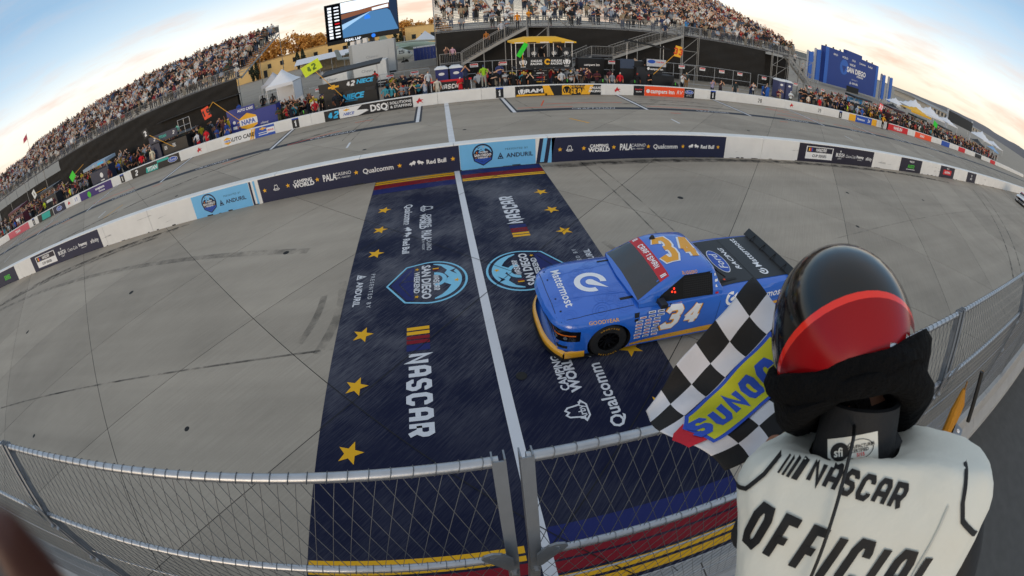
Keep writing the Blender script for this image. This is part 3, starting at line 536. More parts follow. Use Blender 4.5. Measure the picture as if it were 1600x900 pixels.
PWALL.put(b, ram(.5), 5.85, z, WH); PWALL.put(b, text('RAM', .26, .05, 1.7), 6.75, z+.02, WH); PWALL.put(b, ram(.55), 8.72+.43, z, BK, 1)
PWALL.put(b, merge(tf(text('FREE FOR ALL', .15, .02, .8), 0, .26), tf(block('SEAT', .40, .42, .24, .14), 0, -.1)), 10.0-.05, z, YE)
PWALL.put(b, poly2([(-.55,-.36),(.15,-.36),(.45,.38),(-.2,.38)]), 10.75, z, YE, 0, 'panel'); PWALL.put(b, merge(tf(text('KAULIG', .17, .04, 1.05, .2), 0, .16), tf(text('RACING', .17, .04, 1.05, .2), -.05, -.1)), 11.35, z, WH, 1)
b = PWALL.banner(14.46, 15.38, BK); PWALL.put(b, merge(tf(text('Front Row', .14, .03, .7, .3))), 14.9, z+.1, RE); PWALL.put(b, text('RACING', .1, .02, .9, .3), 14.9, z-.1, WH)
b = PWALL.banner(15.40, 19.0, OR); PWALL.put(b, text('campers inn', .34, .03, .92), 17.0, z, WH); PWALL.put(b, text('RV', .32, .0, 1, .2), 18.6, z, WH); PWALL.put(b, disc(.16, 12), 15.7, z-.02, WH, 0, 'emblem')
b = PWALL.banner(19.02, 20.0, BK); ford(b, 19.5, z+.08, .42); PWALL.put(b, text('PERFORMANCE', .06, .02, .95), 19.5, z-.22, WH)
b = PWALL.banner(41.5, 47.8, BL); PWALL.put(b, rect(-.7,.7,-.39,.38), 42.2, z, YE, 0, 'panel'); PWALL.put(b, text('Mattermost', .26, .03, .95), 44.1, z, WH); PWALL.put(b, block('34', .42, .45, .22, .1), 45.9, z, WH); PWALL.put(b, rect(-.6,.6,-.39,.38), 47.15, z, YE, 0, 'panel')
b = PWALL.banner(50.4, 56.7, RE); PWALL.put(b, text('WHELEN', .4, .04, 1.1), 53.6, z, WH, 1)
b = PWALL.banner(59.2, 65.5, OR); PWALL.put(b, text('GREASE', .34, .04, 1.0), 61.8, z, WH)
b = PWALL.banner(70, 74, BL); b = PWALL.banner(79, 83, RE); b = PWALL.banner(90, 95, BK); b = PWALL.banner(103, 108, RE)
# ================================================================== NEAR BARRIER AND CATCH FENCE
GALV = M('galvanised_steel', (.42,.44,.47), .42, .85, var=.18, scale=18, bump=.05, bscale=90)
POSTM = M('post_grey_steel', (.24,.26,.285), .5, .6, var=.15, scale=10, bump=.05)
WIRE = M('fence_wire', (.15,.16,.172), .5, .7, var=.2, scale=30)
NWM = M('near_wall_concrete', (.30,.295,.285), .85, var=.2, scale=2.5, bump=.3, bscale=20)
nb = empty('trackside_barrier', (0, .7, 0), 0, 'grey concrete barrier under the catch fence beside the flag stand', 'wall')
b = MB(); prof = [(.30-.7,0),(.34-.7,.2),(.56-.7,.42),(.62-.7,1.05),(.64-.7,1.07),(.97-.7,1.07),(.99-.7,1.05),(1.05-.7,.42),(1.27-.7,.2),(1.31-.7,0)]; m = len(prof)
b.add([(sx*1.965, p[0], p[1]) for sx in (-1, 1) for p in prof], [tuple(range(m))[::-1], tuple(range(m, 2*m))]+[(i, i+1, m+i+1, m+i) for i in range(m-1)])
me = b.data('barrier_block', NWM)
for i in range(-5, 9): link('barrier_block', me, nb, (.11+3.95*i, 0, 0))
FY0, FZ0, FY1, FZ1 = .74, 3.62, .94, 4.22
ux, uz = (FY1-FY0), (FZ1-FZ0); ul = math.hypot(ux, uz); ny, nzv = -uz/ul, ux/ul       # normal of the cranked top, towards the stand
PX = [-7.50+.0, -3.72, .11, 3.90, 7.70, 11.5, 15.3]
lab = {-3.72: 'chain link catch fence panel on the left with bent top', .11: 'chain link catch fence panel behind the checkered flag', 3.90: 'receding catch fence panel right of the helmet', 7.70: 'second receding fence panel beyond the helmet', 11.5: 'farthest short catch fence panel at right edge', -7.5: 'catch fence panel at the far left edge of picture'}
BOLT = MB().lathe([(0,-.03),(.016,-.03),(.016,-.012),(.024,-.012),(.024,0)], (0,0,0), 'Y', 6).data('bolt', GALV)
def fence_panel(x0, x1, label):
    root = empty('catch_fence_panel', ((x0+x1)/2, FY0, 1.07), 0, label, 'fence', 'catch fence panels'); ox, oy, oz = root.location; a, c = x0+.055-ox, x1-.055-ox
    loc = lambda x, y, z_: (x, y-oy, z_-oz)
    def rail(y, z_, r): MB().tube([loc(a, y, z_), loc(c, y, z_)], r, 12).build('rail', GALV, root, True)
    rail(FY1, FZ1, .024); rail(FY0, FZ0, .022)
    for z_ in (3.02, 2.45, 1.85, 1.3): MB().tube([loc(a, FY0+.01, z_), loc(c, FY0+.01, z_)], .007, 6).build('cable', GALV, root)
    w = MB(); dx = .091; n = int((c-a)/dx)+1
    def seg(pts, off): w.tube([(p[0], p[1]+off*ny, p[2]+off*nzv) for p in pts], .0020, 4, cap=False)
    run_t, run_b = ul*.36, (FZ0-1.12)*.36
    for sgn in (1, -1):
        for i in range(-14, n+15):
            x = a+i*dx
            p0, p1 = (x, FY0, FZ0), (x+sgn*run_t, FY1, FZ1)
            t0, t1 = 0., 1.
            for lim, d in ((a, 1), (c, -1)):
                for q in (0, 1):
                    pass
            def clip(P0, P1):
                ts = [0., 1.]; dxx = P1[0]-P0[0]
                for lim, hi in ((a, False), (c, True)):
                    t = (lim-P0[0])/dxx
                    inside0 = P0[0] <= lim if hi else P0[0] >= lim
                    if inside0: ts[1] = min(ts[1], t) if ((dxx > 0) == hi) else ts[1]
                    else: ts[0] = max(ts[0], t) if ((dxx > 0) != hi) else 9
                return None if ts[0] >= ts[1] else [tuple(P0[k]+(P1[k]-P0[k])*t for k in range(3)) for t in ts]
            s1 = clip(p0, p1); s2 = clip(p0, (x-sgn*run_b, FY0, 1.12))
            if s1: seg([loc(*p) for p in s1], .003*sgn)
            if s2: seg([loc(*p) for p in s2], .003*sgn)
    for i in range(n):                                      # wire turned round the top rail
        x = a+i*dx+.01
        w.tube([(x+.012*math.sin(t), *[q for q in (FY1-oy+.028*math.cos(t), FZ1-oz+.028*math.sin(t))]) for t in np.linspace(-2.2, 3.4, 9)], .0020, 4, cap=False)
        x += .02
        w.tube([(x+.008*math.sin(t), FY0-oy+.026*math.cos(t), FZ0-oz+.026*math.sin(t)) for t in np.linspace(-2.2, 3.4, 7)], .0019, 4, cap=False)
    w.build('wire_mesh', WIRE, root)
    for sx, x in ((1, x0), (-1, x1)):                        # U-channel posts with a bent top and a lifting ear at the bend
        x += sx*.055-ox; p = MB(); hw, th, dp = .028, .007, .06
        for (ya, za, yb, zb) in ((FY0-.02, .55, FY0-.02, FZ0), (FY0-.02, FZ0, FY1-.02, FZ1+.03)):
            for (cx, wy) in ((0, th), ):
                p.bar(loc(x, ya, za), loc(x, yb, zb), hw*2, th, up=(0,1,0))
            for s2 in (-1, 1): p.bar(loc(x+s2*(hw-th/2), ya+dp/2, za), loc(x+s2*(hw-th/2), yb+dp/2, zb), th, dp, up=(0,1,0))
        p.build('post', POSTM, root)
        e = MB(); ez = FZ0+.05; P = [(0,-.10),(.075,-.02),(.105,.06),(.1,.11),(.055,.14),(.01,.12),(-.0,.02)]
        hole = [(.058+.024*math.cos(t), .082+.024*math.sin(t)) for t in np.linspace(0, 2*math.pi, 9)[:-1]]
        O = Vector(loc(x+sx*.03, FY0-.045, ez))
        outer = [(.058+.055*math.cos(t), .082+.055*math.sin(t)) for t in np.linspace(0, 2*math.pi, 9)[:-1]]
        V = [O+Vector((sx*q[0], yy, q[1])) for yy in (0, .012) for q in outer+hole]
        F = []
        for i in range(8):
            j = (i+1) % 8; F += [(i, j, 8+j, 8+i), (16+i, 24+i, 24+j, 16+j), (i, 16+i, 16+j, j), (8+i, 8+j, 24+j, 24+i)]
        e.add(V, F); e.add([O+Vector((sx*q[0], yy, q[1])) for yy in (.001, .011) for q in [(-.03,-.14),(0,-.14),(.09,.04),(.02,.125),(-.03,.03)]], [(0,1,2,3,4),(9,8,7,6,5),(0,5,6,1),(1,6,7,2),(2,7,8,3),(3,8,9,4),(4,9,5,0)])
        e.build('lifting_ear', POSTM, root)
        for z_ in (.7, .95, 2.9, 3.45): link('bolt', BOLT, root, loc(x, FY0-.022, z_))
    return root
for i in range(len(PX)-1): fence_panel(PX[i], PX[i+1], lab.get(PX[i], 'chain link catch fence panel far right'))
# flags in their holder at the corner of the stand
YF = M('flag_yellow_cloth', '#a8720e', .8, var=.25, scale=8, bump=.4, bscale=12); BKM = M('black_rubber', '#101010', .6)
fr = empty('rolled_flag', (4.3, .46, 2.95), 0, 'rolled yellow flag hanging beside the fence post behind the shoulder', 'flag')
cl_b = MB()
for k in range(5):
    a = -.5+.25*k; cl_b.tube([(.12*a,-.15+.012*k,-.02+.03*(k % 2)),(.24*a,-.06+.01*k,.18),(.20*a,.02,.40),(.02*a,.08,.58)], [.03,.06,.05,.02], 8)
cl_b.build('cloth', YF, fr, True)
MB().tube([(0,-.16,-.1),(.02,.1,.66)], .011, 8).build('stick', M('stick_wood', '#7a5a30', .6), fr)
fr = empty('furled_flag', (4.75, .42, 3.0), 0, 'thin black furled flag with yellow edge next to rolled yellow flag', 'flag')
MB().tube([(0,-.12,.1),(.0,.1,.62)], .03, 8).build('cloth', BKM, fr, True); MB().bar((.035,-.12,.1), (.035,.1,.62), .012, .03).build('edge', YF, fr)
jb = empty('junction_box', (4.35, .3, 2.95), .3, 'small grey metal box with a round white button near fence', 'box')
MB().box(-.09,.09,-.06,.06,0,.2).build('case', POSTM, jb); MB().lathe([(0,.212),(.02,.212),(.026,.205),(.026,.2)], (0,0,0), n=14).build('button', M('print_white'), jb)
MB().tube([(.09,0,.1),(.2,.05,.12),(.25,.1,.3)], .008, 6).build('cable', BKM, jb)
# ================================================================== RACE TRUCK (nose to -X)
def car_paint(name, col, rough=.28, coat=.9):
    m = M(name, col, rough, 0, var=.05, scale=2.0, coat=coat); return m
BLUE, TYEL = car_paint('truck_blue', '#2264c8'), car_paint('truck_yellow', '#e0a224')
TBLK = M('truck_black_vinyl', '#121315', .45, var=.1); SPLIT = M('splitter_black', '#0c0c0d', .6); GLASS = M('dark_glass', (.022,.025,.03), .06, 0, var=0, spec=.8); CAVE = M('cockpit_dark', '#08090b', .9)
RUBT = M('tyre_rubber', '#161617', .75, var=.2, scale=14, bump=.1); RIMM = M('rim_black', '#0e0e10', .4, .3); TW = M('truck_print_white', (.80,.81,.83), .45, var=.02)
TOR = M('truck_number_orange', '#e8a122', .45, var=.03); TRED = M('truck_print_red', '#b91f2b', .45, var=.04); TDK = M('truck_print_navy', '#10204e', .45)
def loft(sts, close=True):
    V = []; F = []; n = len(sts[0][1])
    for u, prof in sts:
        V += [(u, v, z) for v, z in prof]
    L = len(sts)
    for i in range(L-1):
        for k in range(n): k2 = (k+1) % n; F.append((i*n+k, i*n+k2, (i+1)*n+k2, (i+1)*n+k))
    if close: F.append(tuple(range(n))[::-1]); F.append(tuple(range((L-1)*n, L*n)))
    return V, F
def sym(h): return h+[(-v, z) for v, z in h[::-1] if abs(v) > 1e-6]
def body_prof(w, zb, zs, zt, fl=0.0):
    return sym([(0,zb),(w*.6,zb),(w-.07,zb),(w-.02,zb+.05),(w+fl*.5,zb+.2),(w+fl,.52),(w+fl*.6,zs-.14),(w-.03,zs-.045),(w-.10,zs),(w*.72,zs+(zt-zs)*.55),(w*.40,zt-.004),(0,zt)])
ST = [(0.02,.84,.14,.70,.78,0),(.06,.90,.11,.80,.87,0),(.16,.94,.10,.85,.915,.01),(.32,.96,.09,.875,.945,.02),(.55,.965,.09,.90,.97,.03),(.8,.965,.09,.915,.99,.04),(1.08,.965,.09,.925,1.005,.045),(1.36,.965,.09,.935,1.02,.04),(1.6,.955,.09,.945,1.035,.02),(1.85,.95,.09,.955,1.045,.005),(2.4,.945,.09,.975,1.05,0),(3.0,.945,.09,1.0,1.05,0),(3.4,.95,.09,1.05,1.07,.01),(3.65,.96,.09,1.08,1.09,.03),(3.93,.965,.10,1.095,1.10,.04),(4.25,.965,.12,1.105,1.11,.03),(4.7,.96,.17,1.11,1.115,.01),(5.1,.95,.24,1.115,1.12,0),(5.24,.93,.30,1.10,1.11,0)]
def nose(u, v):      # rounded plan of the nose
    k = max(0.0, 1-u/.75); return u+.27*(abs(v)/.95)**3.0*k
def make_truck(loc, label, paint, group, full=True):
    root = empty('race_truck', loc, 0, label, 'truck', group)
    V, F = loft([(s[0], body_prof(*s[1:])) for s in ST]); V = [(nose(u, v), v, z) for u, v, z in V]
    me = mesh_data('body', V, F, [paint, SPLIT]); fix_normals(me)
    o = link('body', me, root)
    for (u, zc, rr) in ((1.08,.36,.405), (3.93,.36,.405)):       # wheel openings
        for s in (-1, 1):
            c = MB().prism([(rr*math.cos(t), rr*math.sin(t)) for t in np.linspace(0, 2*math.pi, 33)[:-1]], ((u, s*.93-.32, zc),(1,0,0),(0,0,1),(0,1,0)), .64); cme = c.data('cut', CAVE); fix_normals(cme)
            co = bpy.data.objects.new('cut', cme); COL.objects.link(co); co.parent = root
            md = o.modifiers.new('b', 'BOOLEAN'); md.object = co; md.operation = 'DIFFERENCE'; md.solver = 'EXACT'
    dg = bpy.context.evaluated_depsgraph_get(); dg.update(); ev = o.evaluated_get(dg); nm = bpy.data.meshes.new_from_object(ev)
    o.modifiers.clear()
    for q in [x for x in bpy.data.objects if x.name.startswith('cut')]: bpy.data.objects.remove(q)
    nm.materials.clear(); nm.materials.append(paint); nm.materials.append(CAVE); o.data = nm; nm.name = 'body'
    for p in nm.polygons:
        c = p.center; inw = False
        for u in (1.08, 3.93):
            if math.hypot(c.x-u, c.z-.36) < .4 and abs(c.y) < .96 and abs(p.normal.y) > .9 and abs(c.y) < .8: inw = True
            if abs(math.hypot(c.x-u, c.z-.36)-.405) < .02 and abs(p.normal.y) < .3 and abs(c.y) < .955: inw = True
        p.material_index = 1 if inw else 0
    smooth_mesh(nm, 32)
    bb = bvh_of(nm)
    # cab
    CS = [(1.60,.86,.80,1.035,1.05),(1.72,.86,.80,1.04,1.115),(1.92,.865,.775,1.05,1.25),(2.12,.87,.745,1.06,1.375),(2.26,.875,.725,1.07,1.445),(2.40,.875,.715,1.07,1.482),(2.65,.875,.71,1.07,1.500),(2.95,.875,.705,1.08,1.495),(3.10,.88,.70,1.09,1.478),(3.19,.885,.70,1.09,1.44),(3.27,.89,.76,1.09,1.26),(3.34,.90,.86,1.09,1.12)]
    sts = []
    for (u, wb, wt, zb, zt) in CS:
        hz = zt-zb; sts.append((u, sym([(0,.95),(wb+.02,.95),(wb,zb-.03),(wb+(wt-wb)*.12,zb+hz*.06),(wb+(wt-wb)*.55,zb+hz*.5),(wt+.03,zt-hz*.18-.01),(wt-.01,zt-hz*.07-.006),(wt-.08,zt-.002),(wt*.6,zt+.014),(0,zt+.022)])))
    V, F = loft(sts); V = [(u-.10*(1-(v/.85)**2)*max(0, min(1, (2.3-u)/.6)) if z_ > 1.0 else u, v, z_) for u, v, z_ in V]
    cme = mesh_data('cab', V, F, [paint]); fix_normals(cme); smooth_mesh(cme, 40); cabo = link('cab', cme, root); cb = bvh_of(cme)
    up = ((0,-1,0), (-1,0,0))      # reading frame on top faces: text top toward... set per use
    TOP = lambda u, v: (Vector((u, v, 2.2)))
    # windscreen, visor strip, rear glass, side windows (dark, flush)
    def topd(name, sh, u, v, A, B, mat, bv, lift=.003, step=.09, par=root): return decal(name, sh, (u, v, 1.6), A, B, bv, mat, par, lift, step, 1.6)
    AX, AY = (1,0,0), (0,1,0)
    ws = topd('windscreen', poly2([(-.50,-.80),(.03,-.70),(.03,.70),(-.50,.80)]), 2.10, 0, AX, AY, GLASS, cb, .003, .07)
    vs = topd('visor_strip', poly2([(-.10,-.725),(.075,-.70),(.075,.70),(-.10,.725)]), 2.13, 0, AX, AY, TRED, cb, .0055, .07)
    topd('lettering', block('CRAFTSMAN', .105, .5, .2, .16), 2.115, 0, (0,-1,0), (1,0,0), TW, cb, .008, .05, vs)
    for s in (-1, 1):
        for k in range(2): topd('visor_bar', poly2([(-.05,-.012),(.05,-.012),(.05,.012),(-.05,.012)]), 2.12, s*(.655-.035*k), AX, AY, TW, cb, .008, .05, vs)
    def sided(name, sh, u, z_, s, mat, bv, lift=.003, step=.08, par=root):
        A = (1,0,0) if s < 0 else (-1,0,0); return decal(name, sh, (u, s*1.3, z_), A, (0,0,1), bv, mat, par, lift, step, 1.6)
    for s in (-1, 1):
        P = [(-.66,-.12),(.55,-.12),(.53,.29),(-.08,.29),(-.55,.0)]; P = P if s < 0 else [(-a, b_) for a, b_ in P][::-1]
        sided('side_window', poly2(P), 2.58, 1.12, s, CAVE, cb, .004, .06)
        net = MB(); sh = []
        for i in range(9): sh.append(rect(-.1,.48,-.075+.038*i,-.066+.038*i))
        for i in range(14): sh.append(rect(-.1+.043*i,-.093+.043*i,-.075,.24))
        n_ = merge(*sh); n_ = n_ if s < 0 else (n_[0]*np.array([-1,1,1]), [f[::-1] for f in n_[1]])
        if s < 0: sided('window_net', n_, 2.58, 1.12, s, M('net_black', '#1b1c1f', .7), cb, .009, .2)
    # bed cover, tailgate details, spoiler
    bc = topd('bed_cover', poly2([(-.92,-.78),(.90,-.80),(.90,.80),(-.92,.78)]), 4.30, 0, AX, AY, TBLK, bb, .012, .2)
    sp = MB(); sp.prism([(-.93,0),(.93,0),(.90,.20),(-.90,.20)], ((5.16,0,1.105),(0,1,0),(.55,0,.835),(.835,0,-.55)), .012); spo = sp.build('spoiler', M('spoiler_grey', '#26292c', .4, .2), root)
    for v in (-.6,-.2,.2,.6): MB().bar((5.05, v, 1.10), (5.24, v, 1.24), .012, .02).build('spoiler_brace', TBLK, spo)
    # splitter, bumper band, side skirts
    plan = [(nose(.02,v)-.05, v) for v in np.linspace(-.97,.97,21)]
    P = [(p[0], p[1]) for p in plan]+[(1.0,.95),(1.0,-.95)]
    MB().prism(P[::-1], ((0,0,.075),(1,0,0),(0,1,0),(0,0,1)), .03).build('splitter', SPLIT, root)
    Vb = []; Fb = []
    vv = np.linspace(-.955,.955,25)
    for v in vv:
        u = nose(.03,v)-.012
        for (du, z_) in ((-.005,.105),(-.030,.13),(-.032,.20),(-.012,.245),(.03,.262)): Vb.append((u+du, v, z_))
    for i in range(24):
        for k in range(4): a = i*5+k; Fb.append((a, a+1, a+6, a+5))
    bm_ = mesh_data('bumper', Vb, Fb, TYEL if full else SPLIT, None, True, 60); bmo = link('bumper', bm_, root)
    Vd = []; Fd = []
    for i, v in enumerate(vv):
        u = nose(.03,v)-.045
        for (du, z_) in ((.0,.075),(-.01,.09),(.0,.14)): Vd.append((u+du, v, z_))
    for i in range(24):
        for k in range(2): a = i*3+k; Fd.append((a, a+1, a+4, a+3))
    link('air_dam', mesh_data('air_dam', Vd, Fd, SPLIT, None, True, 60), bmo)
    def frontd(name, sh, v, z_, mat, lift=.004, step=.06, par=root): return decal(name, sh, (-1.0, v, z_), (0,-1,0), (0,0,1), bb, mat, par, lift, step, 4.0)
    for s in (-1, 1):
        Vs = []
        for u in (.30,.42,.54,.655):
            for (dv, z_) in ((.0,.105),(.012,.13),(.014,.20),(.008,.245),(-.01,.262)): Vs.append((u-.02, s*(.955+dv+.03*(u-.3)), z_))
        link('bumper_wing', mesh_data('bumper_wing', Vs, [(i*5+k, i*5+k+1, i*5+k+6, i*5+k+5) for i in range(3) for k in range(4)], TYEL if full else SPLIT, None, True, 60), bmo)
    gr = frontd('grille', poly2([(-.60,-.16),(.60,-.16),(.64,.16),(-.64,.16)]), 0, .60, SPLIT)
    frontd('grille_bar', merge(*[rect(-.58,.58,-.1+.07*i,-.085+.07*i) for i in range(4)]), 0, .60, M('grille_grey', '#2b2d31', .4, .4), .010, .08, gr)
    def oval2(a, b_): s = disc(1, 20); return s[0]*np.array([a, b_, 1]), s[1]
    fe = frontd('emblem', oval2(.13,.055), 0, .66, BL, .014, .05, gr); frontd('lettering', text('Ford', .05, 0, 1.1, .3), 0, .66, TW, .017, .05, gr)
    frontd('lower_intake', poly2([(-.55,-.05),(.55,-.05),(.5,.05),(-.5,.05)]), 0, .34, SPLIT)
    HLM = M('headlight_print', '#0b0c0e', .15, coat=.5); AMB = M('headlight_amber', '#c8641c', .3)
    for s in (-1, 1):
        # wraps the corner: one patch cast diagonally
        A = Vector((.70*1, -s*-.0, 0)); d = Vector((.72, -s*.69, 0)).normalized(); A = Vector((0,0,1)).cross(d)*1.0; A = -A
        A = d.cross(Vector((0,0,1)))*1.0; O = Vector((.30, s*.80, .60))-d*1.0; N = A.cross(Vector((0,0,1)))
        if N.dot(d) > 0: A = -A
        hl = decal('headlight', poly2([(-.30,-.11),(.28,-.14),(.34,.06),(.18,.12),(-.30,.10)] if s > 0 else [(-.28,-.14),(.30,-.11),(.30,.10),(-.18,.12),(-.34,.06)]), O, A, (0,0,1), bb, HLM, root, .004, .05, 5.0)
        decal('amber_strip', poly2([(-.24,.0),(.24,.0),(.27,.025),(-.24,.025)] if s > 0 else [(-.24,.0),(.24,.0),(.24,.025),(-.27,.025)]), O, A, (0,0,1), bb, AMB, hl, .008, .05, 5.0)
        for dxl in (-.1,.08): decal('lens', tf(disc(.035,12),dxl,-.05), O, A, (0,0,1), bb, M('headlight_lens', '#7d848c', .15, .5), hl, .008, .05, 5.0)
        decal('fog_vent', rect(-.12,.12,-.03,.03), O+Vector((0,0,-.25)), A, (0,0,1), bb, SPLIT, root, .004, .05, 5.0)
    # wheels
    ty = MB().lathe([(.20,-.13),(.285,-.138),(.325,-.132),(.35,-.105),(.352,0),(.35,.105),(.325,.132),(.285,.138),(.20,.13)], (0,0,0), 'Y', 40).data('tyre', RUBT, True, 40)
    rm = MB(); rm.lathe([(.205,-.125),(.20,-.06),(.19,-.02),(.0,-.035)], (0,0,0), 'Y', 30)
    for k in range(10):
        a = 2*math.pi*k/10; rm.bar((.06*math.cos(a), -.05, .06*math.sin(a)), (.19*math.cos(a), -.075, .19*math.sin(a)), .035, .03, up=(0,1,0))
    rm.lathe([(0,-.10),(.055,-.10),(.06,-.04)], (0,0,0), 'Y', 14); rmd = rm.data('rim', RIMM, True, 40)
    lt = {0: [], 1: []}
    for k, ch in enumerate('GOODYEAR'):
        for q in (0, 1):
            a = q*math.pi+math.pi/2+(3.5-k)*.16; lt[q].append(tf(text(ch, .032, .015, 1), .302*math.cos(a), .302*math.sin(a), 1, a-math.pi/2))
    ltd = [MB().shape(merge(*lt[q]), (0,-.139,0), (1,0,0), (0,0,1), .0).data('tyre_lettering', TYEL) for q in (0, 1)]
    for u in (1.08, 3.93):
        for s in (-1, 1):
            w = empty('wheel', (u, s*.83, .352), 0 if s < 0 else math.pi, parent=root); link('tyre', ty, w); link('rim', rmd, w)
            if full: link('tyre_lettering', ltd[0], w); link('tyre_lettering', ltd[1], w)
    mi = MB(); mi.box(1.92, 2.05, -1.10, -.90, 1.03, 1.11); mi.build('mirror', TBLK, root)
    if not full: return root
    # ---- livery: hood
    HOODA, HOODB = (0,-1,0), (1,0,0)       # reads from ahead of the nose: left to right = far to near side, up = towards the cab
    topd('hood_lettering', text('Mattermost', .165, .012, 1.02), .47, 0, HOODA, HOODB, TW, bb, .004, .08)
    logo = merge(ring(.155, .255, 36, R(100), R(390)), tf((lambda s: (np.vstack([s[0], [[.30,.34,0]]]), [tuple(range(6, 20))+(20,)]))(disc(.075, 24)), .0, .0))
    drop = [(.075*math.cos(a), .075*math.sin(a)) for a in np.linspace(R(110), R(340), 14)]+[(.22,.24)]
    logo = merge(ring(.165, .265, 36, R(78), R(372)), poly2(drop))
    topd('hood_logo', tf(logo, 0, 0, 1.12), .99, -.02, HOODA, HOODB, TW, bb, .004, .06)
    for v in (-.62,-.30,.30,.62): topd('hood_pin', disc(.018, 10), .26+.03*abs(v), v, AX, AY, SPLIT, bb, .006, .05)
    for v in (-.72,.72): topd('cowl_vent', rect(-.14,.12,-.03,.03), 1.48, v*.86, AX, AY, SPLIT, bb, .004, .06)
    SEAM = M('panel_gap', '#12233f', .7, var=0)
    topd('hood_seam', stroke([(-.98,.80),(-.62,.84),(.40,.80)], .010), 1.14, 0, AX, AY, SEAM, bb, .0035, .1); topd('hood_seam', stroke([(-.98,-.80),(-.62,-.84),(.40,-.80)], .010), 1.14, 0, AX, AY, SEAM, bb, .0035, .1); topd('hood_seam', stroke([(0,-.80),(-.02,0),(0,.80)], .010), .19, 0, AX, AY, SEAM, bb, .0035, .1)
    topd('hood_crease_shade', stroke([(-.75,.36),(.45,.46)], .014), 1.05, 0, AX, AY, M('truck_blue_shadow', '#2060c2', .32, coat=.5, var=0), bb, .0028, .1); topd('hood_crease_shade', stroke([(-.75,-.36),(.45,-.46)], .014), 1.05, 0, AX, AY, M('truck_blue_shadow'), bb, .0028, .1)  # creases exist only as painted shade, strips of slightly darker blue
    topd('roof_seam', stroke([(.40,-.66),(.42,0),(.40,.66)], .008), 2.72, 0, AX, AY, SEAM, cb, .0035, .08)
    sw = []
    rr_ = random.Random(5)
    for i in range(16):                    # faint contour-line print
        cx, cy = rr_.uniform(.2,1.5), rr_.uniform(-.8,.8)
        for k in range(3):
            r0 = .05+.045*k+rr_.uniform(0,.02); sw.append(tf((lambda s: s)(ring(r0, r0+.006, 20)), cx-.85, cy, 1, 0, 0, .3))
    cp_ = topd('contour_print', merge(*sw), .85, 0, AX, AY, M('truck_blue_dark', '#1e5cbc', .38, coat=.25, var=0), bb, .0022, .12); cp_['kind'] = 'stuff'
    # roof number
    NA, NB2 = (-0.0,-1,0), (1,0,0)
    RA, RB = (1,0,0), (0,1,0)
    n_o = block('34', .56, .52, .30, .10, .12); n_i = block('34', .50, .56, .20, .20, .12)
    RA, RB = Vector((.30,.954,0))*0+Vector((0,-1,0)), Vector((1,0,0))
    th = R(0)
    RA, RB = Vector((1,0,0)), Vector((0,1,0))
    topd('roof_number_edge', block('34', .90, .25, .235, .03, .10), 2.70, .02, RA, RB, TW, cb, .004, .06); topd('roof_number', tf(block('34', .85, .285, .155, .125, .10)), 2.70, .02, RA, RB, TOR, cb, .0075, .06)
    topd('roof_hatch', ring(.05,.062,16), 2.40, .46, AX, AY, SPLIT, cb, .010, .05)
    ant = MB(); ant.tube([(2.40,.46,1.49),(2.40,.46,1.55)], [.05,.035], 10); ant.build('roof_camera', SPLIT, root)
    # bed cover prints: read from the driver side rear
    BA, BB_ = Vector((1,0,0)), Vector((0,1,0))
    BA, BB_ = Vector((0,1,0)), Vector((-1,0,0))
    def bed(name, sh, u, v, mat, lift=.016): return topd(name, sh, u, v, BA, BB_, mat, bb, lift, .1, bc)
    be = bed('emblem_rim', oval2(.42,.17), 3.78, -.02, TW, .015); bed('emblem', oval2(.40,.155), 3.78, -.02, BL, .018); bed('lettering', text('Ford', .16, .01, 1.25, .3), 3.78, -.02, TW, .021)
    bed('lettering', text('RACING', .11, .02, 1.4, .3), 4.10, .02, TW); bed('lettering', text('Mattermost', .17, .012, 1.0), 4.62, .16, TW); bed('logo', tf(logo, 0, 0, .42), 4.62, -.58, TW)
    seam = bed('cover_seam', rect(-.78,.78,-.006,.006), 4.24, 0, SPLIT, .015)
    for v in (-.62,.62): topd('tie_down', disc(.028,10), 3.55, v, AX, AY, OR, bb, .018, .05, bc)
    for v in (-.70,): topd('fuel_vent', rect(-.2,.2,-.03,.03), 3.62, v+.05, AX, AY, SPLIT, bb, .016, .1, bc)
    MB().bar((3.30,-.42,1.30), (3.58,-.60,1.13), .03, .03).build('rear_brace', SPLIT, root); MB().bar((3.30,.42,1.30), (3.58,.60,1.13), .03, .03).build('rear_brace', SPLIT, root)
    # driver side
    sided('door_seam', stroke([(-.62,.34),(-.66,.0),(-.62,-.42)], .008), 2.40, .66, -1, SEAM, bb, .0035, .1); sided('door_seam', stroke([(.92,.40),(.90,-.42)], .008), 2.40, .66, -1, SEAM, bb, .0035, .1); sided('bed_seam', stroke([(-.75,.0),(1.1,.0)], .006), 4.2, .72, -1, SEAM, bb, .0035, .15)
    for q in range(14): sided('rivet', disc(.006, 6), 1.62+.12*q, .245, -1, SPLIT, bb, .008, .05)
    def side(name, sh, u, z_, mat, lift=.004, bv=bb, par=root): return sided(name, sh, u, z_, -1, mat, bv, lift, .07, par)
    side('door_number_edge', block('34', .56, .50, .30, .05, .28), 2.50, .68, TDK, .004); side('door_number_rim', block('34', .545, .50, .275, .075, .28), 2.50, .68, TOR, .0065); side('door_number', block('34', .51, .53, .21, .14, .28), 2.50, .68, TW, .009)
    side('rocker_stripe', poly2([(-1.3,-.12),(1.35,-.12),(1.25,.08),(.7,.02),(-.3,-.01),(-1.0,-.06)]), 2.55, .30, TYEL)
    side('bed_lettering', text('Mattermost', .175, .012, 1.0), 4.42, .86, TW); side('bed_logo', tf(logo, 0, 0, .55), 3.58, .88, TW)
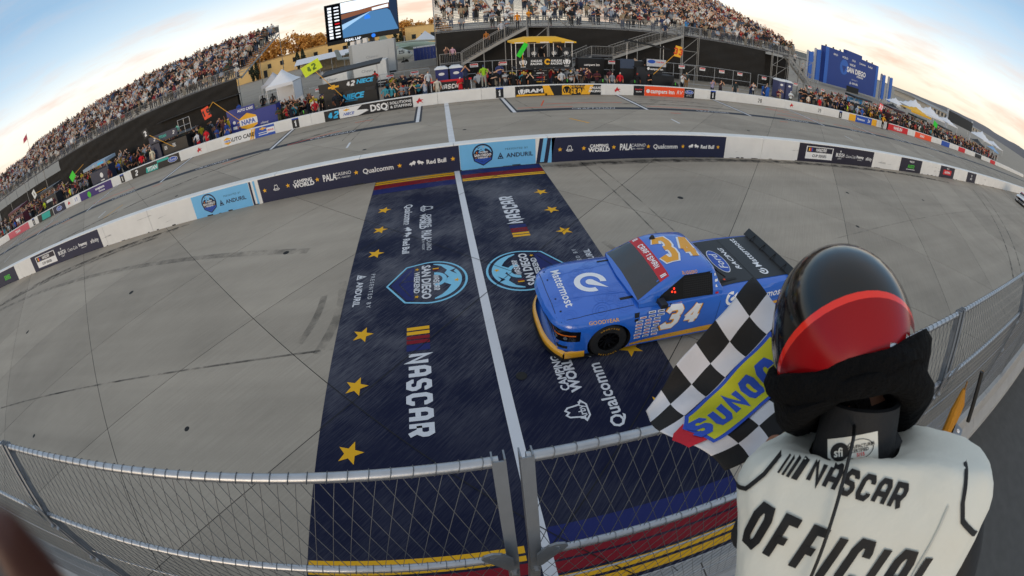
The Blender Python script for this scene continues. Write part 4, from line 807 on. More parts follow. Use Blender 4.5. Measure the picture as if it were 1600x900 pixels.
    side('tail_stripe', poly2([(-.5,-.03),(.4,-.03),(.4,.05),(-.35,.05)]), 4.75, .58, TYEL); side('tail_light', poly2([(-.06,-.12),(.08,-.12),(.08,.12),(-.06,.12)]), 5.12, .92, M('tail_red', '#5a1416', .3))
    side('fender_lettering', text('GOODYEAR', .055, .012, 1.25), .95, .835, TYEL, .004)
    side('fender_vent', poly2([(-.03,-.09),(.04,-.09),(.07,.07),(-.03,.07)]), 1.54, .82, SPLIT)
    cols = [TW, TRED, TW, TBLK, TYEL, TW, BL, TW]
    for i in range(3):
        for k in range(8):
            x = 1.62+.175*i+(.06 if k < 2 else 0); zz = .86-.073*k
            if (i == 0 and k in (0,)) : continue
            w_ = random.uniform(.06,.08); bg_ = random.random() < .45
            p = side('sponsor_sticker', rect(-w_, w_, -.022, .022), x, zz, random.choice([TW, TRED, TBLK, TW]) if bg_ else TW, .004)
            side('sticker_print', rect(-w_*.75, w_*.75, -.009, .009), x, zz, random.choice([TRED, TDK, TBLK]), .007, bb, p)
    for s_, (uu, zz) in zip(('A','B','C','D'), ((3.26,1.34),(3.27,1.24),(3.28,1.15),(3.28,1.03))): side('pillar_sticker', rect(-.035,.035,-.02,.02), uu-.06, zz, TW if s_ != 'D' else TRED, .006, cb)
    side('name_strip', text('RUGGIERO', .045, .01, 1.0), 2.62, 1.44, TOR, .004, cb)
    for q in ((-.02,.09),(-.06,.04),(0,.03)): side('window_led', tf(disc(.018,8),*q), 2.30, 1.12, M('cockpit_led', '#ff2a12', .5, emit=2.0), .012, cb)
    root.scale = (1.035,)*3
    return root
TRUCK = make_truck((1.40, 6.455, .0), 'blue race truck with orange number 34 crossing the finish line', BLUE, 'race trucks')
T2 = make_truck((62.0, 12.3, 0), 'pale race truck just entering at right edge of picture', car_paint('truck_pale', '#cfd3d6'), 'race trucks', False)
# ================================================================== FLAGMAN, FLAG, STAND
def skin_mesh(name, J, E_, sub=2, root=0):
    """J: list of (x,y,z,radius[,radius2]); grows one continuous surface over the joints"""
    me = bpy.data.meshes.new(name); me.from_pydata([j[:3] for j in J], E_, []); o = bpy.data.objects.new(name, me); COL.objects.link(o)
    sk = o.modifiers.new('skin', 'SKIN'); sk.use_smooth_shade = True
    for i, j in enumerate(J):
        d = me.skin_vertices[0].data[i]; d.radius = (j[3], j[4] if len(j) > 4 else j[3]); d.use_root = (i == root)
    if sub: ss = o.modifiers.new('sub', 'SUBSURF'); ss.levels = sub; ss.render_levels = sub
    dg = bpy.context.evaluated_depsgraph_get(); dg.update(); nm = bpy.data.meshes.new_from_object(o.evaluated_get(dg))
    bpy.data.objects.remove(o); bpy.data.meshes.remove(me); nm.name = name; return nm
C7 = Vector((.641,.144,5.159)); S_ = Vector((.09,.60,.755)).normalized(); r0 = Vector((.55,-.78,.37)); r_ = (r0-S_*r0.dot(S_)).normalized(); F_ = S_.cross(r_).normalized()
def T(a, b_, c): return C7+r_*a+S_*b_+F_*c        # right, up the spine, forward
FLOOR = 3.85
off = empty('person', (.57,-.12,FLOOR), 0, 'race official in white vest and red-black helmet waving the checkered flag', 'person', 'people at the race')
SUIT, SKIN_ = M('suit_black', '#101114', .75, var=.2, scale=12, bump=.25, bscale=25), M('skin', '#9a6a50', .55, var=.1, scale=10)
loc0 = Vector(off.location)
def W_(v): return tuple(Vector(v)-loc0)
hip = T(0,-.53,.02); hl, hr = hip+r_*-.10, hip+r_*.10
HEAD = Vector((.652,.340,5.250)); HUP = Vector((-.34,.50,.80)).normalized()
neck1 = T(-.03,.05,.05); neck2 = HEAD-HUP*.09
eL, hL = Vector((.460,.165,4.905)), Vector((.600,.275,4.885)); sL, sR = T(-.205,-.105,.04), T(.222,-.115,.015); eR, hR = T(.292,-.37,-.01), T(.24,-.50,.22)
J = []
def jv(v, r, r2=None): J.append((*W_(v), r, r2 or r)); return len(J)-1
E_ = []
def chain(*ids):
    for a, b_ in zip(ids, ids[1:]): E_.append((a, b_))
i0 = jv(hip, .15, .13); i1 = jv(T(0,-.36,.02), .15, .12); i2 = jv(T(0,-.18,.02), .16, .12); i3 = jv(T(-.02,-.10,.03), .10, .085); i4 = jv(neck1, .05); i5 = jv(neck2, .068); i6 = jv(HEAD, .112); chain(i0,i1,i2,i3,i4,i5,i6)
for sh, el, ha in ((sL, eL, hL), (sR, eR, hR)):
    a = jv(sh, .070); b_ = jv(sh.lerp(el,.5), .058); c = jv(el, .047); d = jv(el.lerp(ha,.55), .043); e_ = jv(ha, .028); chain(i3, a, b_, c, d, e_)
for hp, sx in ((hl, -1), (hr, 1)):
    kn = Vector((hp.x+.10, hp.y+.12, (hp.z+FLOOR)/2+.03)); an = Vector((hp.x+.02, hp.y+.02, FLOOR+.09)); to = an+Vector((.15,.14,-.05))
    a = jv(hp, .105); b_ = jv(hp.lerp(kn,.5), .085); c = jv(kn, .065); d = jv(kn.lerp(an,.4), .06); e_ = jv(an, .045); f_ = jv(to, .035); chain(i0, a, b_, c, d, e_, f_)
bmsh = skin_mesh('official_body', J, E_, 2)
bmsh.materials.append(SUIT); bmsh.materials.append(SKIN_); bmsh.materials.append(M('hair_dark', '#120d0a', .8, bump=.6, bscale=80))
for p in bmsh.polygons:
    w = p.center+loc0; p.material_index = 2 if (w-HEAD).length < .125 else 1 if (w-hL).length < .05 or (w-hR).length < .05 or ((w-neck2).length < .09 and (w-T(0,0,0)).length > .05) or (w-HEAD).length < .12 else 0
link('body', bmsh, off)
# hands with separate bent fingers
def hand(wrist, direction, palm_n, grip):
    d = Vector(direction).normalized(); n = Vector(palm_n); n = (n-d*n.dot(d)).normalized(); s = d.cross(n).normalized(); J = []; E2 = []
    def q(v, r): J.append((*W_(v), r)); return len(J)-1
    w = q(wrist, .026); pm = q(wrist+d*.045, .030); E2.append((w, pm))
    for k, (off_, ln) in enumerate(((-.030,.082),(-.010,.090),(.011,.085),(.030,.068))):
        kn = q(wrist+d*.088+s*off_, .0105); E2.append((pm, kn)); p1 = wrist+d*.088+s*off_; cur = d.copy(); prev = kn
        for b_ in range(3):
            cur = (Matrix.Rotation(grip[b_], 3, s) @ cur); p1 = p1+cur*ln*(.46,.32,.24)[b_]; i = q(p1, .0092-.0006*b_); E2.append((prev, i)); prev = i
    t1 = q(wrist+d*.03-s*.036+n*.01, .013); E2.append((pm, t1)); t2 = q(wrist+d*.062-s*.05+n*.032, .0105); E2.append((t1, t2)); t3 = q(wrist+d*.085-s*.03+n*.05, .009); E2.append((t2, t3))
    me = skin_mesh('hand', J, E2, 1); me.materials.append(SKIN_); return link('hand', me, off)
hand(hL, (.25,.45,-.05), (.3,-.3,.8), (R(55),R(65),R(45))); hand(hR, tuple(F_*.8+S_*-.3), tuple(S_*-1), (R(25),R(30),R(20)))
# vest
VESTM = M('vest_cream', (.66,.655,.58), .8, var=.05, scale=5, bump=.35, bscale=9)
SEC = [(.006,.092,.088,.02),(.016,.125,.098,.02),(.014,.185,.108,.018),(.004,.236,.116,.016),(-.018,.262,.124,.014),(-.055,.272,.132,.012),(-.11,.264,.139,.01),(-.19,.247,.142,.01),(-.29,.232,.144,.012),(-.40,.228,.146,.015),(-.52,.232,.149,.018),(-.62,.24,.152,.02)]
V = []; F = []; nS = 56; rr_ = random.Random(3)
for i, (h, rx, ry, cf) in enumerate(SEC):
    for k in range(nS):
        a = 2*math.pi*k/nS; c, s = math.cos(a), math.sin(a); ex = .66
        x = math.copysign(abs(c)**ex, c)*rx; y = math.copysign(abs(s)**ex, s)*ry
        wob = .0035*math.sin(7*a+h*40)+.003*math.sin(13*a-h*90+1)+(.005*math.sin(5*a+h*60) if h < -.1 else 0)
        droop = -.20*max(0, abs(x)-.10)*max(0, 1-abs(h+.03)/.12) if h > -.12 else 0
        V.append(W_(T((-.045,-.042,-.028,-.012,0,0,0,0,0,0,0,0)[i]+x*1.035*(1+wob*2), h+droop*.5, cf+y*(1+wob*3)+(-.02 if h < -.25 else 0)*(1 if s < 0 else 0))))
for i in range(len(SEC)-1):
    for k in range(nS): a = i*nS+k; b_ = i*nS+(k+1) % nS; F.append((a, b_, b_+nS, a+nS))
vme = mesh_data('vest', V, F, VESTM); fix_normals(vme); ss_ = bpy.data.objects.new('tmp', vme); COL.objects.link(ss_); md = ss_.modifiers.new('s', 'SUBSURF'); md.levels = 1
tx = bpy.data.textures.new('cloth_folds', 'CLOUDS'); tx.noise_scale = .07; dm = ss_.modifiers.new('d', 'DISPLACE'); dm.texture = tx; dm.strength = .018; dm.mid_level = .5
dg = bpy.context.evaluated_depsgraph_get(); dg.update(); vme = bpy.data.meshes.new_from_object(ss_.evaluated_get(dg)); bpy.data.objects.remove(ss_); vme.name = 'vest'; smooth_mesh(vme, 60)
vest = link('vest', vme, off); vb = bvh_of(vme); INK = M('vest_ink', '#0c0c0e', .7)
tq = R(-11); RT, ST_ = r_*math.cos(tq)+S_*math.sin(tq), S_*math.cos(tq)-r_*math.sin(tq)
def back(name, sh, a, h, mat=INK, lift=.0032, step=.006, tilt=True): return decal(name, sh, W_(C7-F_*.3+(RT*a+ST_*h if tilt else r_*a+S_*h)), tuple(RT if tilt else r_), tuple(ST_ if tilt else S_), vb, mat, vest, lift, step, 1.2)
back('lettering', block('NASCAR', .043, .42, .20, .13, .16), -.020, -.022)
for i, w_ in enumerate((.0045,.005,.0065,.012)): back('bar', tf(rect(-w_/2, w_/2, -.023, .023), shx=.30), -.164+(0,.0095,.0195,.033)[i], -.022)
back('lettering', block('OFFICIAL', .100, .26, .17, .15, .16), .005, -.150)
back('piping', stroke([(.185,.01),(.188,-.05),(.198,-.08),(.250,-.125)], .009), 0, 0, tilt=False); back('piping', stroke([(-.178,.02),(-.205,-.02),(-.24,-.055),(-.285,-.07)], .008), 0, 0, tilt=False)
back('seam', stroke([(.165,-.02),(.155,-.2),(.14,-.4)], .004), 0, 0, M('vest_seam', (.5,.5,.45), .9))
# collar with its tag
cb_ = MB(); prof = [(.086,-.04),(.084,.0),(.081,.045),(.078,.080),(.070,.083),(.066,.05)]
V = []; n = 56; L = len(prof); axn = (S_*.9-F_*.05+r_*.10).normalized(); cu_ = (r_-axn*r_.dot(axn)).normalized(); cv_ = axn.cross(cu_)
for k in range(n):
    a = 2*math.pi*k/n
    for (rd, h) in prof: V.append(W_(T(-.048,.015,.01)+axn*h+(cu_*math.cos(a)+cv_*math.sin(a)*.95)*rd))
cb_.add(V, [(k*L+i, ((k+1) % n)*L+i, ((k+1) % n)*L+i+1, k*L+i+1) for k in range(n) for i in range(L-1)])
cme = cb_.data('collar', SUIT, True, 60); fix_normals(cme); col = link('collar', cme, off); cbv = bvh_of(cme)
TAGM = M('tag_white', (.66,.66,.60), .8)
def ctag(name, sh, mat, lift): return decal(name, sh, W_(T(-.055,.062,-.25)), tuple((r_*.985+S_*.17).normalized()), tuple((S_*.985-r_*.17+F_*.2).normalized()), cbv, mat, col, lift, .01, .8)
ctag('tag', rect(-.046,.050,-.024,.024), TAGM, .002); ctag('tag_print', tf((lambda s: (s[0]*np.array([1.15,1,1]), s[1]))(disc(.016,20)), -.022, 0), INK, .003); ctag('tag_print', tf((lambda s: (s[0]*np.array([1.5,1,1]), s[1]))(ring(.0165,.0175,24)), .016, 0), INK, .003)
ctag('lettering', tf(text('sfi', .015, .02, 1), -.024, 0), TAGM, .004); ctag('lettering', tf(text('MANUFACTURER\nCERTIFIED', .0055, .02, .9, 0, 1, 'c', .9), .017, .002), INK, .0035); ctag('lettering', tf(text('5/15', .006, .02, 1), .018, -.009), RE, .0035)
# helmet: a shell whose pole looks down the back of the head, so the painted arcs run true
KU = Vector((-.12,.72,.68)).normalized()
HB = (-Vector((.763,.424,-.489))*.75-HUP*.62+r_*.10).normalized()
GBLK, GRED, GRIM = M('helmet_black', '#050506', .14, var=0, coat=.25), M('helmet_red', '#8c0a10', .2, var=.04, scale=6, spec=.3), M('helmet_rim_red', '#e02a1a', .16, var=0, coat=.25)
hu = HB; hx = (r_-hu*r_.dot(hu)).normalized(); hy = hu.cross(hx)
V = []; F = []; fm = []; lat = [0,6,14,22,30,38,46,54,62,70,73,74,75.5,79,84,92,102,112,122,132,142,152,162,170,176,180]; nl = 48
side_ = HUP.cross(F_).normalized()
for la in lat:
    for k in range(nl):
        a = 2*math.pi*k/nl; d = hu*math.cos(R(la))+(hx*math.cos(a)+hy*math.sin(a))*math.sin(R(la))
        up_, fw, sd = d.dot(HUP), d.dot(HUP.cross(side_).normalized()), d.dot(side_)
        rad = 1.13/math.sqrt((up_/.158)**2+(fw/.150)**2+(sd/.132)**2); V.append(W_(HEAD+d*rad))
for i in range(len(lat)-1):
    for k in range(nl):
        a = i*nl+k; b_ = i*nl+(k+1) % nl
        if (sum((Vector(V[q]) for q in (a, b_, b_+nl, a+nl)), Vector())/4+loc0-HEAD).dot(KU) < -.012: continue
        F.append((a, b_, b_+nl, a+nl)); fm.append(1 if lat[i] < 70 else 2 if lat[i] < 74 else 0)
hme = mesh_data('helmet', V, F, [GBLK, GRED, GRIM], fm, True, 60); fix_normals(hme); hel = link('helmet', hme, off); hb = bvh_of(hme)
sdir = (-side_ if side_.dot(r_) > 0 else side_)
ha_ = Vector((.25,.45,-.35)); 
LD = (-r_*.93-HUP*.25-F_*.25).normalized(); LA = (LD.cross(HUP)).normalized()*-1; LBv = LA.cross(LD)*1
LA = HUP.cross(LD).normalized(); LBv = LD.cross(LA).normalized()
def hside(name, sh, du, dv, mat, lift): return decal(name, sh, W_(HEAD+LD*.25+LA*du+LBv*dv), tuple(LA), tuple(LBv), hb, mat, hel, lift, .02, .6)
hside('decal', rect(-.03,.05,-.03,.028), 0, -.05, GRIM, .001); hside('lettering', tf(text('CRAFTSMAN', .013, .03, .8), .01, -.002), 0, -.05, TW, .002)
# padded black skirt round the foot of the helmet
FLEECE = M('fleece_black', '#0a0a0b', .95, var=.25, scale=25, bump=.8, bscale=60, spec=.15)
V = []; F = []; prof = [(.132,-.040),(.150,-.022),(.163,-.024),(.170,-.044),(.168,-.064),(.160,-.078),(.165,-.090),(.168,-.112),(.158,-.134),(.136,-.150),(.108,-.154),(.080,-.135),(.058,-.10),(.05,-.06)]; n = 44; L = len(prof)
ku = KU; kx = (r_-ku*r_.dot(ku)).normalized(); ky = ku.cross(kx)
for k in range(n):
    a = 2*math.pi*k/n
    for j, (rd, h) in enumerate(prof):
        h = (-.02+(h+.02)*(1-.50*max(0,-math.sin(a-.1))**1.6+.12*abs(math.cos(a))**3)) if j > 4 else h; wv = .004*math.sin(3*a+j*.9)+.003*math.sin(7*a-j*1.3)
        V.append(W_(HEAD+HUP*.030+ku*(h+wv*1.2+.012*math.cos(a-1.0)-.10*max(0,math.sin(a))**1.2-.045*max(0,math.cos(a-.35))**2)+(kx*math.cos(a)*1.01+ky*math.sin(a)*(1.05 if math.sin(a) < 0 else .78))*(rd+wv)))
F = [(k*L+i, ((k+1) % n)*L+i, ((k+1) % n)*L+i+1, k*L+i+1) for k in range(n) for i in range(L-1)]
sme = mesh_data('helmet_skirt', V, F, FLEECE, None, True, 80); fix_normals(sme); link('helmet_skirt', sme, off)
cbl = [HEAD-HUP*.13-Vector((.763,.424,-.489))*.10, T(-.045,.06,-.105), T(-.05,0,-.138), T(-.06,-.12,-.158), T(-.075,-.26,-.168), T(-.075,-.40,-.17), T(-.08,-.55,-.17)]
MB().tube([W_(p) for p in cbl], .0035, 8).build('radio_cable', M('cable_black', '#0a0a0a', .5), off, True)
# ---- checkered flag
A0, B0, C0 = Vector((.760,.738,5.095)), Vector((.437,.673,4.807)), Vector((.585,.380,4.823))
UU = (B0-A0)*1.06; VV = Vector((.842,.440,5.053))-A0; VV = VV*1.28
fl_root = empty('checkered_flag', tuple(hL), 0, 'black and white checkered flag with yellow and blue fuel logo held over fence', 'flag')
lf = Vector(hL); NN = UU.cross(VV).normalized(); NN = NN if NN.z > 0 else -NN
def fpt(u, v):
    bow = .038*math.sin(2.2*math.pi*(u*.65+v*.55)+.4)+.026*math.sin(8.5*(u-.35*v)+1.0)+.011*math.sin(15*(v+.3*u))+.004*math.sin(27*(u*.8+v*.5))-.06*max(0,u-.72)*max(0,.5-v)*4
    sag = -.10*u*v; drop = Vector((0,0,-1))*(.05*math.sin(math.pi*u)*.5+.10*(u*v))
    p = A0+UU*(u+.035*math.sin(6*v))+VV*(v*(1-.22*u)+.02*math.sin(9*u))
    return p+NN*bow+Vector((.055,.02,.060))*(u*v)
nq = 60; FLB, FLW = M('flag_black', '#101012', .8, var=.1, bump=.1), M('flag_white', (.60,.60,.64), .8, var=.04, bump=.1)
V = []; F = []; fm = []
for i in range(nq+1):
    for j in range(nq+1): V.append(tuple(fpt(i/nq, j/nq)-lf))
for i in range(nq):
    for j in range(nq):
        F.append((i*(nq+1)+j, (i+1)*(nq+1)+j, (i+1)*(nq+1)+j+1, i*(nq+1)+j+1)); fm.append((int(i/nq*6)+int(j/nq*6)) % 2)
fme = mesh_data('flag_cloth', V, F, [FLB, FLW], fm, True, 80); fo = link('flag_cloth', fme, fl_root)
so = fo.modifiers.new('thickness', 'SOLIDIFY'); so.thickness = .0012; so.offset = 0
FY, FB, FRD = M('flag_logo_yellow', '#bfbf26', .8, var=.05), M('flag_logo_blue', '#2a50b8', .8, var=.05), M('flag_logo_red', '#c4192c', .8, var=.05)
NF = (Vector((0,0,5.7))-fpt(.5,.5)).normalized()      # the printed face is the one turned to the stand
def fprint(name, sh, mat, layer):
    V2, F2 = cut_shape(sh, .03); P = []
    for q in V2:
        # print lies along the B -> A direction, centred on the cloth
        u, v = .54-q[0]*.88, .55-q[1]*.95; e = .004; p = fpt(u, v); n_ = (fpt(u+e, v)-p).cross(fpt(u, v+e)-p).normalized(); n_ = n_ if n_.dot(NF) > 0 else -n_
        P.append(tuple(p+n_*(.0045+.0009*layer)-lf))
    link(name, mesh_data(name, P, F2, mat, None, True, 80), fo)
fprint('logo_arrow', poly2([(-.56,-.14),(-.40,-.14),(-.40,.16),(-.50,.10),(-.56,.02)]), FRD, 0); fprint('logo_arrow', poly2([(.36,-.2),(.58,-.16),(.58,.04),(.36,.1)]), FRD, 0)
fprint('logo_edge', poly2([(-.44,-.19),(.36,-.19),(.45,-.08),(.45,.22),(-.34,.22),(-.44,.10)]), FB, 1); fprint('logo_field', poly2([(-.415,-.165),(.35,-.165),(.425,-.07),(.425,.195),(-.33,.195),(-.415,.09)]), FY, 2)
fprint('lettering', tf(block('SUNOCO', .23, .34, .22, .10, .28), 0, .012), FB, 3)
pole = MB().tube([tuple(p_-lf) for p_ in (Vector((.592,.32,4.845)), fpt(.5,.92)-NN*.05, fpt(0,1.0)-NN*.03)], .011, 10); pole.build('pole', M('pole_wood', '#c9b48c', .5), fl_root, True)
# ---- stand the official is on
fs = empty('flag_stand', (.5,-.75,0), 0, 'small steel flag stand platform under the official', 'platform')
st = MB(); st.box(-1.5,.9,-1.1,1.02,FLOOR-.04,FLOOR); st.build('deck', POSTM, fs)
for (x, y) in ((-1.45,-1.05),(.85,-1.05),(-1.45,.9),(.85,.9)): MB().box(x-.04,x+.04,y-.04,y+.04,0,FLOOR-.041).build('leg', POSTM, fs)
for z_ in (.5, 1.0): MB().tube([(-1.45,-1.05,FLOOR+z_),(.85,-1.05,FLOOR+z_)], .02, 8).build('guard_rail', GALV, fs)
for x in (-1.45,-.3,.85): MB().tube([(x,-1.05,FLOOR),(x,-1.05,FLOOR+1.02)], .02, 8).build('rail_post', GALV, fs)
# the out-of-focus fingertip that strays into the lens
fg = skin_mesh('finger', [(-.0726,-.0088,5.6384,.0070),(-.0616,-.0018,5.656,.0060),(-.0563,.0026,5.6692,.0049),(-.0541,.0048,5.6771,.0031)], [(0,1),(1,2),(2,3)], 2)
fg.materials.append(M('finger_skin', '#4a2417', .6, var=.05)); fgo = link('finger', fg); tag(fgo, 'blurred brown fingertip poking into the bottom left corner', 'finger')
# ================================================================== PEOPLE
def attr_mat(name, prop, rough=.8):
    m = bpy.data.materials.new(name); m.use_nodes = True; t = m.node_tree; b = t.nodes['Principled BSDF']; b.inputs['Roughness'].default_value = rough; b.inputs['Specular IOR Level'].default_value = .25
    a = t.nodes.new('ShaderNodeAttribute'); a.attribute_type = 'OBJECT'; a.attribute_name = prop; t.links.new(a.outputs['Color'], b.inputs['Base Color']); return m
PM = [attr_mat('person_skin', 'skin_tone', .6), attr_mat('person_shirt', 'shirt'), attr_mat('person_trousers', 'trousers'), attr_mat('person_hat', 'hat')]
def pose_joints(kind, simple):
    """one figure facing -Y, feet on z=0; returns joints, edges, tag of every edge (0 skin 1 top 2 legs 3 hat/hair)"""
    J = []; E2 = []; Tg = []
    def j(x, y, z_, r, r2=None): J.append((x, y, z_, r, r2 or r)); return len(J)-1
    def c(ids, tg):
        for a, b_ in zip(ids, ids[1:]): E2.append((a, b_)); Tg.append(tg)
    sit = kind == 'sit'; dz = -.42 if sit else 0
    p = j(0,0,.95+dz,.150,.105); w = j(0,.0,1.12+dz,.140,.10); ch = j(0,.01,1.34+dz,.165,.115); nk = j(0,0,1.485+dz,.055); c([p,w,ch,nk],1)
    h1 = j(0,-.015,1.60+dz,.082,.095); h2 = j(0,-.005,1.70+dz,.070,.085); c([nk,h1],0); c([h1,h2],3)
    if kind == 'cap': br = j(0,-.13,1.675+dz,.045,.018); c([h2,br],3)
    arms = {'stand': [((.20,0,1.40),(.26,.03,1.13),(.25,-.07,.90))]*2, 'cap': [((.20,0,1.40),(.27,.02,1.14),(.20,-.16,1.02))]*2, 'photo': [((.20,-.02,1.41),(.27,-.20,1.27),(.09,-.30,1.52))]*2,
            'up': [((.20,0,1.42),(.30,-.02,1.62),(.24,-.08,1.92)), ((.20,0,1.40),(.27,.02,1.14),(.22,-.12,1.0))], 'clap': [((.20,-.02,1.40),(.27,-.12,1.17),(.03,-.30,1.26))]*2, 'cross': [((.20,-.02,1.40),(.26,-.08,1.16),(-.04,-.19,1.20))]*2,
            'sit': [((.20,0,1.40),(.25,-.05,1.14),(.14,-.28,1.03))]*2, 'lean': [((.20,-.06,1.38),(.26,-.22,1.16),(.16,-.36,1.02))]*2}[kind]
    for s, (a, b_, d) in zip((1,-1), arms):
        sh = j(s*a[0], a[1], a[2]+dz, .062); el = j(s*b_[0], b_[1], b_[2]+dz, .048); wr = j(s*d[0], d[1], d[2]+dz, .032); v = Vector(d)-Vector(b_); v.normalize()
        hd = j(s*(d[0]+v.x*.09), d[1]+v.y*.09, d[2]+v.z*.09+dz, .036,.022); c([ch, sh, el], 1); c([el, wr, hd], 0)
        if not simple: pass
    for s in (1, -1):
        if sit: hp = j(s*.09,-.02,.50,.092); kn = j(s*.12,-.42,.52,.065); an = j(s*.12,-.46,.09,.045)
        else: hp = j(s*.085,0,.86,.095); kn = j(s*.105,-.02,.48,.066); an = j(s*.115,.02,.09,.046)
        to = j(s*.13,an and J[an][1]-.16,.04,.042,.032); c([p,hp,kn,an],2); c([an,to],3)
    return J, E2, Tg
def person_mesh(kind, sub):
    J, E2, Tg = pose_joints(kind, sub == 0); me = skin_mesh('person_'+kind, J, E2, sub)
    P = np.array([q[:3] for q in J]); A = P[[e[0] for e in E2]]; B = P[[e[1] for e in E2]]; D = B-A; L2 = (D**2).sum(1); rad = np.array([(J[a][3]+J[b_][3])/2 for a, b_ in E2])
    reg = []
    for p in me.polygons:
        c = np.array(p.center); t = np.clip(((c-A)*D).sum(1)/L2, 0, 1); d = np.linalg.norm(A+D*t[:,None]-c, axis=1)-rad*.8; k = int(d.argmin()); g_ = Tg[k]
        if g_ == 3 and kind != 'sit' and c[2] > 1.5 and c[2] < 1.66 and c[1] < -.04 and kind != 'cap': g_ = 0
        reg.append(g_)
    return me, np.array(reg)
ORD = lambda i: '%d%s' % (i, 'th' if 10 < i % 100 < 14 else {1: 'st', 2: 'nd', 3: 'rd'}.get(i % 10, 'th'))
PMESH = {}
for kd in ('stand','cap','photo','up','clap','cross','sit','lean'):
    me, rg = person_mesh(kd, 1)
    for m_ in PM: me.materials.append(m_)
    me.polygons.foreach_set('material_index', rg.astype(np.int32)); me.polygons.foreach_set('use_smooth', np.ones(len(me.polygons), dtype=bool)); PMESH[kd] = me
SKINS = [s2l(c) for c in ('#d9a98a','#c78f6c','#a86f4d','#7b4d33','#e0b79b')]
NPER = [1]
def person(kind, x, y, shirt, trousers='#23252b', hat='#1c1a18', rz=None, label=None, z_=0.0, h=None, group='people at the race'):
    o = link('person', PMESH[kind], None, (x, y, z_)); o.rotation_euler = (0, 0, (random.uniform(-.35,.35) if rz is None else rz)); k = (h or random.uniform(.95,1.06)); o.scale = (k*random.uniform(.96,1.08), k, k)
    o['shirt'] = s2l(shirt); o['trousers'] = s2l(trousers); o['hat'] = s2l(hat); o['skin_tone'] = random.choice(SKINS); NPER[0] += 1
    return tag(o, label, 'person', group)
# ================================================================== PIT BOXES AND GEAR (behind the pit wall)
ALU, DARK, CHAR = M('aluminium', (.55,.56,.58), .4, .7, var=.1), M('cabinet_black', '#131417', .45, var=.15), M('charcoal_panel', '#23252a', .5, var=.15)
def panel_text(root, sh, x, y, z_, mat, name='lettering'): return flat(name, sh, (x, y-.004, z_), (1,0,0), (0,0,1), 0, mat, root)
def cabinet(root, x0, x1, y0, y1, z0, z1, mat, cols=4, rows=3):
    MB().box(x0,x1,y0,y1,z0,z1).build('cabinet', mat, root); w = (x1-x0)/cols; h = (z1-z0)/rows
    dm = MB().box(-w/2+.03,w/2-.03,-.018,.0,-h/2+.025,h/2-.025).data('drawer', mat); hm = MB().box(-w*.3,w*.3,-.032,-.0185,h*.2,h*.2+.02).data('drawer_handle', ALU)
    for i in range(cols):
        for k in range(rows):
            d = link('drawer', dm, root, (x0+w*(i+.5), y0, z0+h*(k+.5))); link('drawer_handle', hm, d)
def rails(root, x0, x1, y, z0, z1, n):
    for i in range(n+1): x = x0+(x1-x0)*i/n; MB().tube([(x,y,z0),(x,y,z1)], .018, 6).build('rail_post', ALU, root)
    for z_ in (z0+(z1-z0)*.5, z1): MB().tube([(x0,y,z_),(x1,y,z_)], .018, 6).build('rail', ALU, root)
def ladder(root, x, y, z0, z1, lean=.5):
    for dy in (0, .4): MB().bar((x+lean,y+dy,z0), (x,y+dy,z1), .05, .03).build('ladder_rail', ALU, root)
    for i in range(7): t = (i+.5)/7; MB().bar((x+lean*(1-t),y,z0+(z1-z0)*t), (x+lean*(1-t),y+.4,z0+(z1-z0)*t), .04, .025).build('rung', ALU, root)
def casters(root, x0, x1, y0, y1):
    for x in (x0+.2, x1-.2):
        for y in (y0+.15, y1-.15): MB().lathe([(0,-.04),(.1,-.04),(.1,.04),(0,.04)], (x, y, .1), 'Y', 12).build('wheel', RUBT, root)
# --- yellow-roofed two-deck pit box
r = empty('pit_box', (8.0, 34.0, 0), 0, 'two-deck black pit box under a peaked yellow canopy', 'pit box', 'pit boxes')
cabinet(r, -.9, .4, -.7, .7, .25, 1.75, DARK, 2, 4); MB().box(-2.15,2.25,-1.0,1.0,1.78,1.86).build('deck', CHAR, r)
for i in range(2): MB().box(-2.1+2.16*i,.02+2.16*i,-1.03,-1.0,1.9,2.78).build('sign_panel', DARK, r)
for i, x in enumerate((-1.95,-1.0,.55,1.5)): MB().box(x,x+.62,-.72,-.68,2.86,3.5).build('screen_back', CHAR, r); panel_text(r, ram(.34), x+.3, -.722, 3.05, WH)
panel_text(r, ram(.55), -1.6, -1.035, 2.38, WH); panel_text(r, ram(.55), 1.75, -1.035, 2.38, WH); panel_text(r, text('RAM', .1, .03, 1.3), -1.6, -1.035, 2.02, WH); panel_text(r, text('RAM', .1, .03, 1.3), 1.75, -1.035, 2.02, WH)
for x in (-.6, .95): panel_text(r, merge(tf(text('KAULIG', .16, .04, 1.05, .2), 0, .11), tf(text('RACING', .16, .04, 1.05, .2), 0, -.12)), x, -1.035, 2.35, WH)
panel_text(r, ring(.12,.24,14,R(20),R(320)), .25, -1.035, 2.38, YE, 'emblem')
for i in range(3): panel_text(r, rect(-.3,.3,-.04,.04), -.25, -.735, 1.45-.35*i, (WH, RE, YE)[i], 'plate')
for x in (-2.1,-.7,.75,2.2):
    for y in (-.95,.95): MB().tube([(x,y,1.86),(x,y,3.98)], .03, 8).build('canopy_post', ALU, r)
for x in (-2.1, 2.2):
    for y in (-.9,.9): MB().tube([(x,y,0),(x,y,1.78)], .035, 8).build('leg', ALU, r)
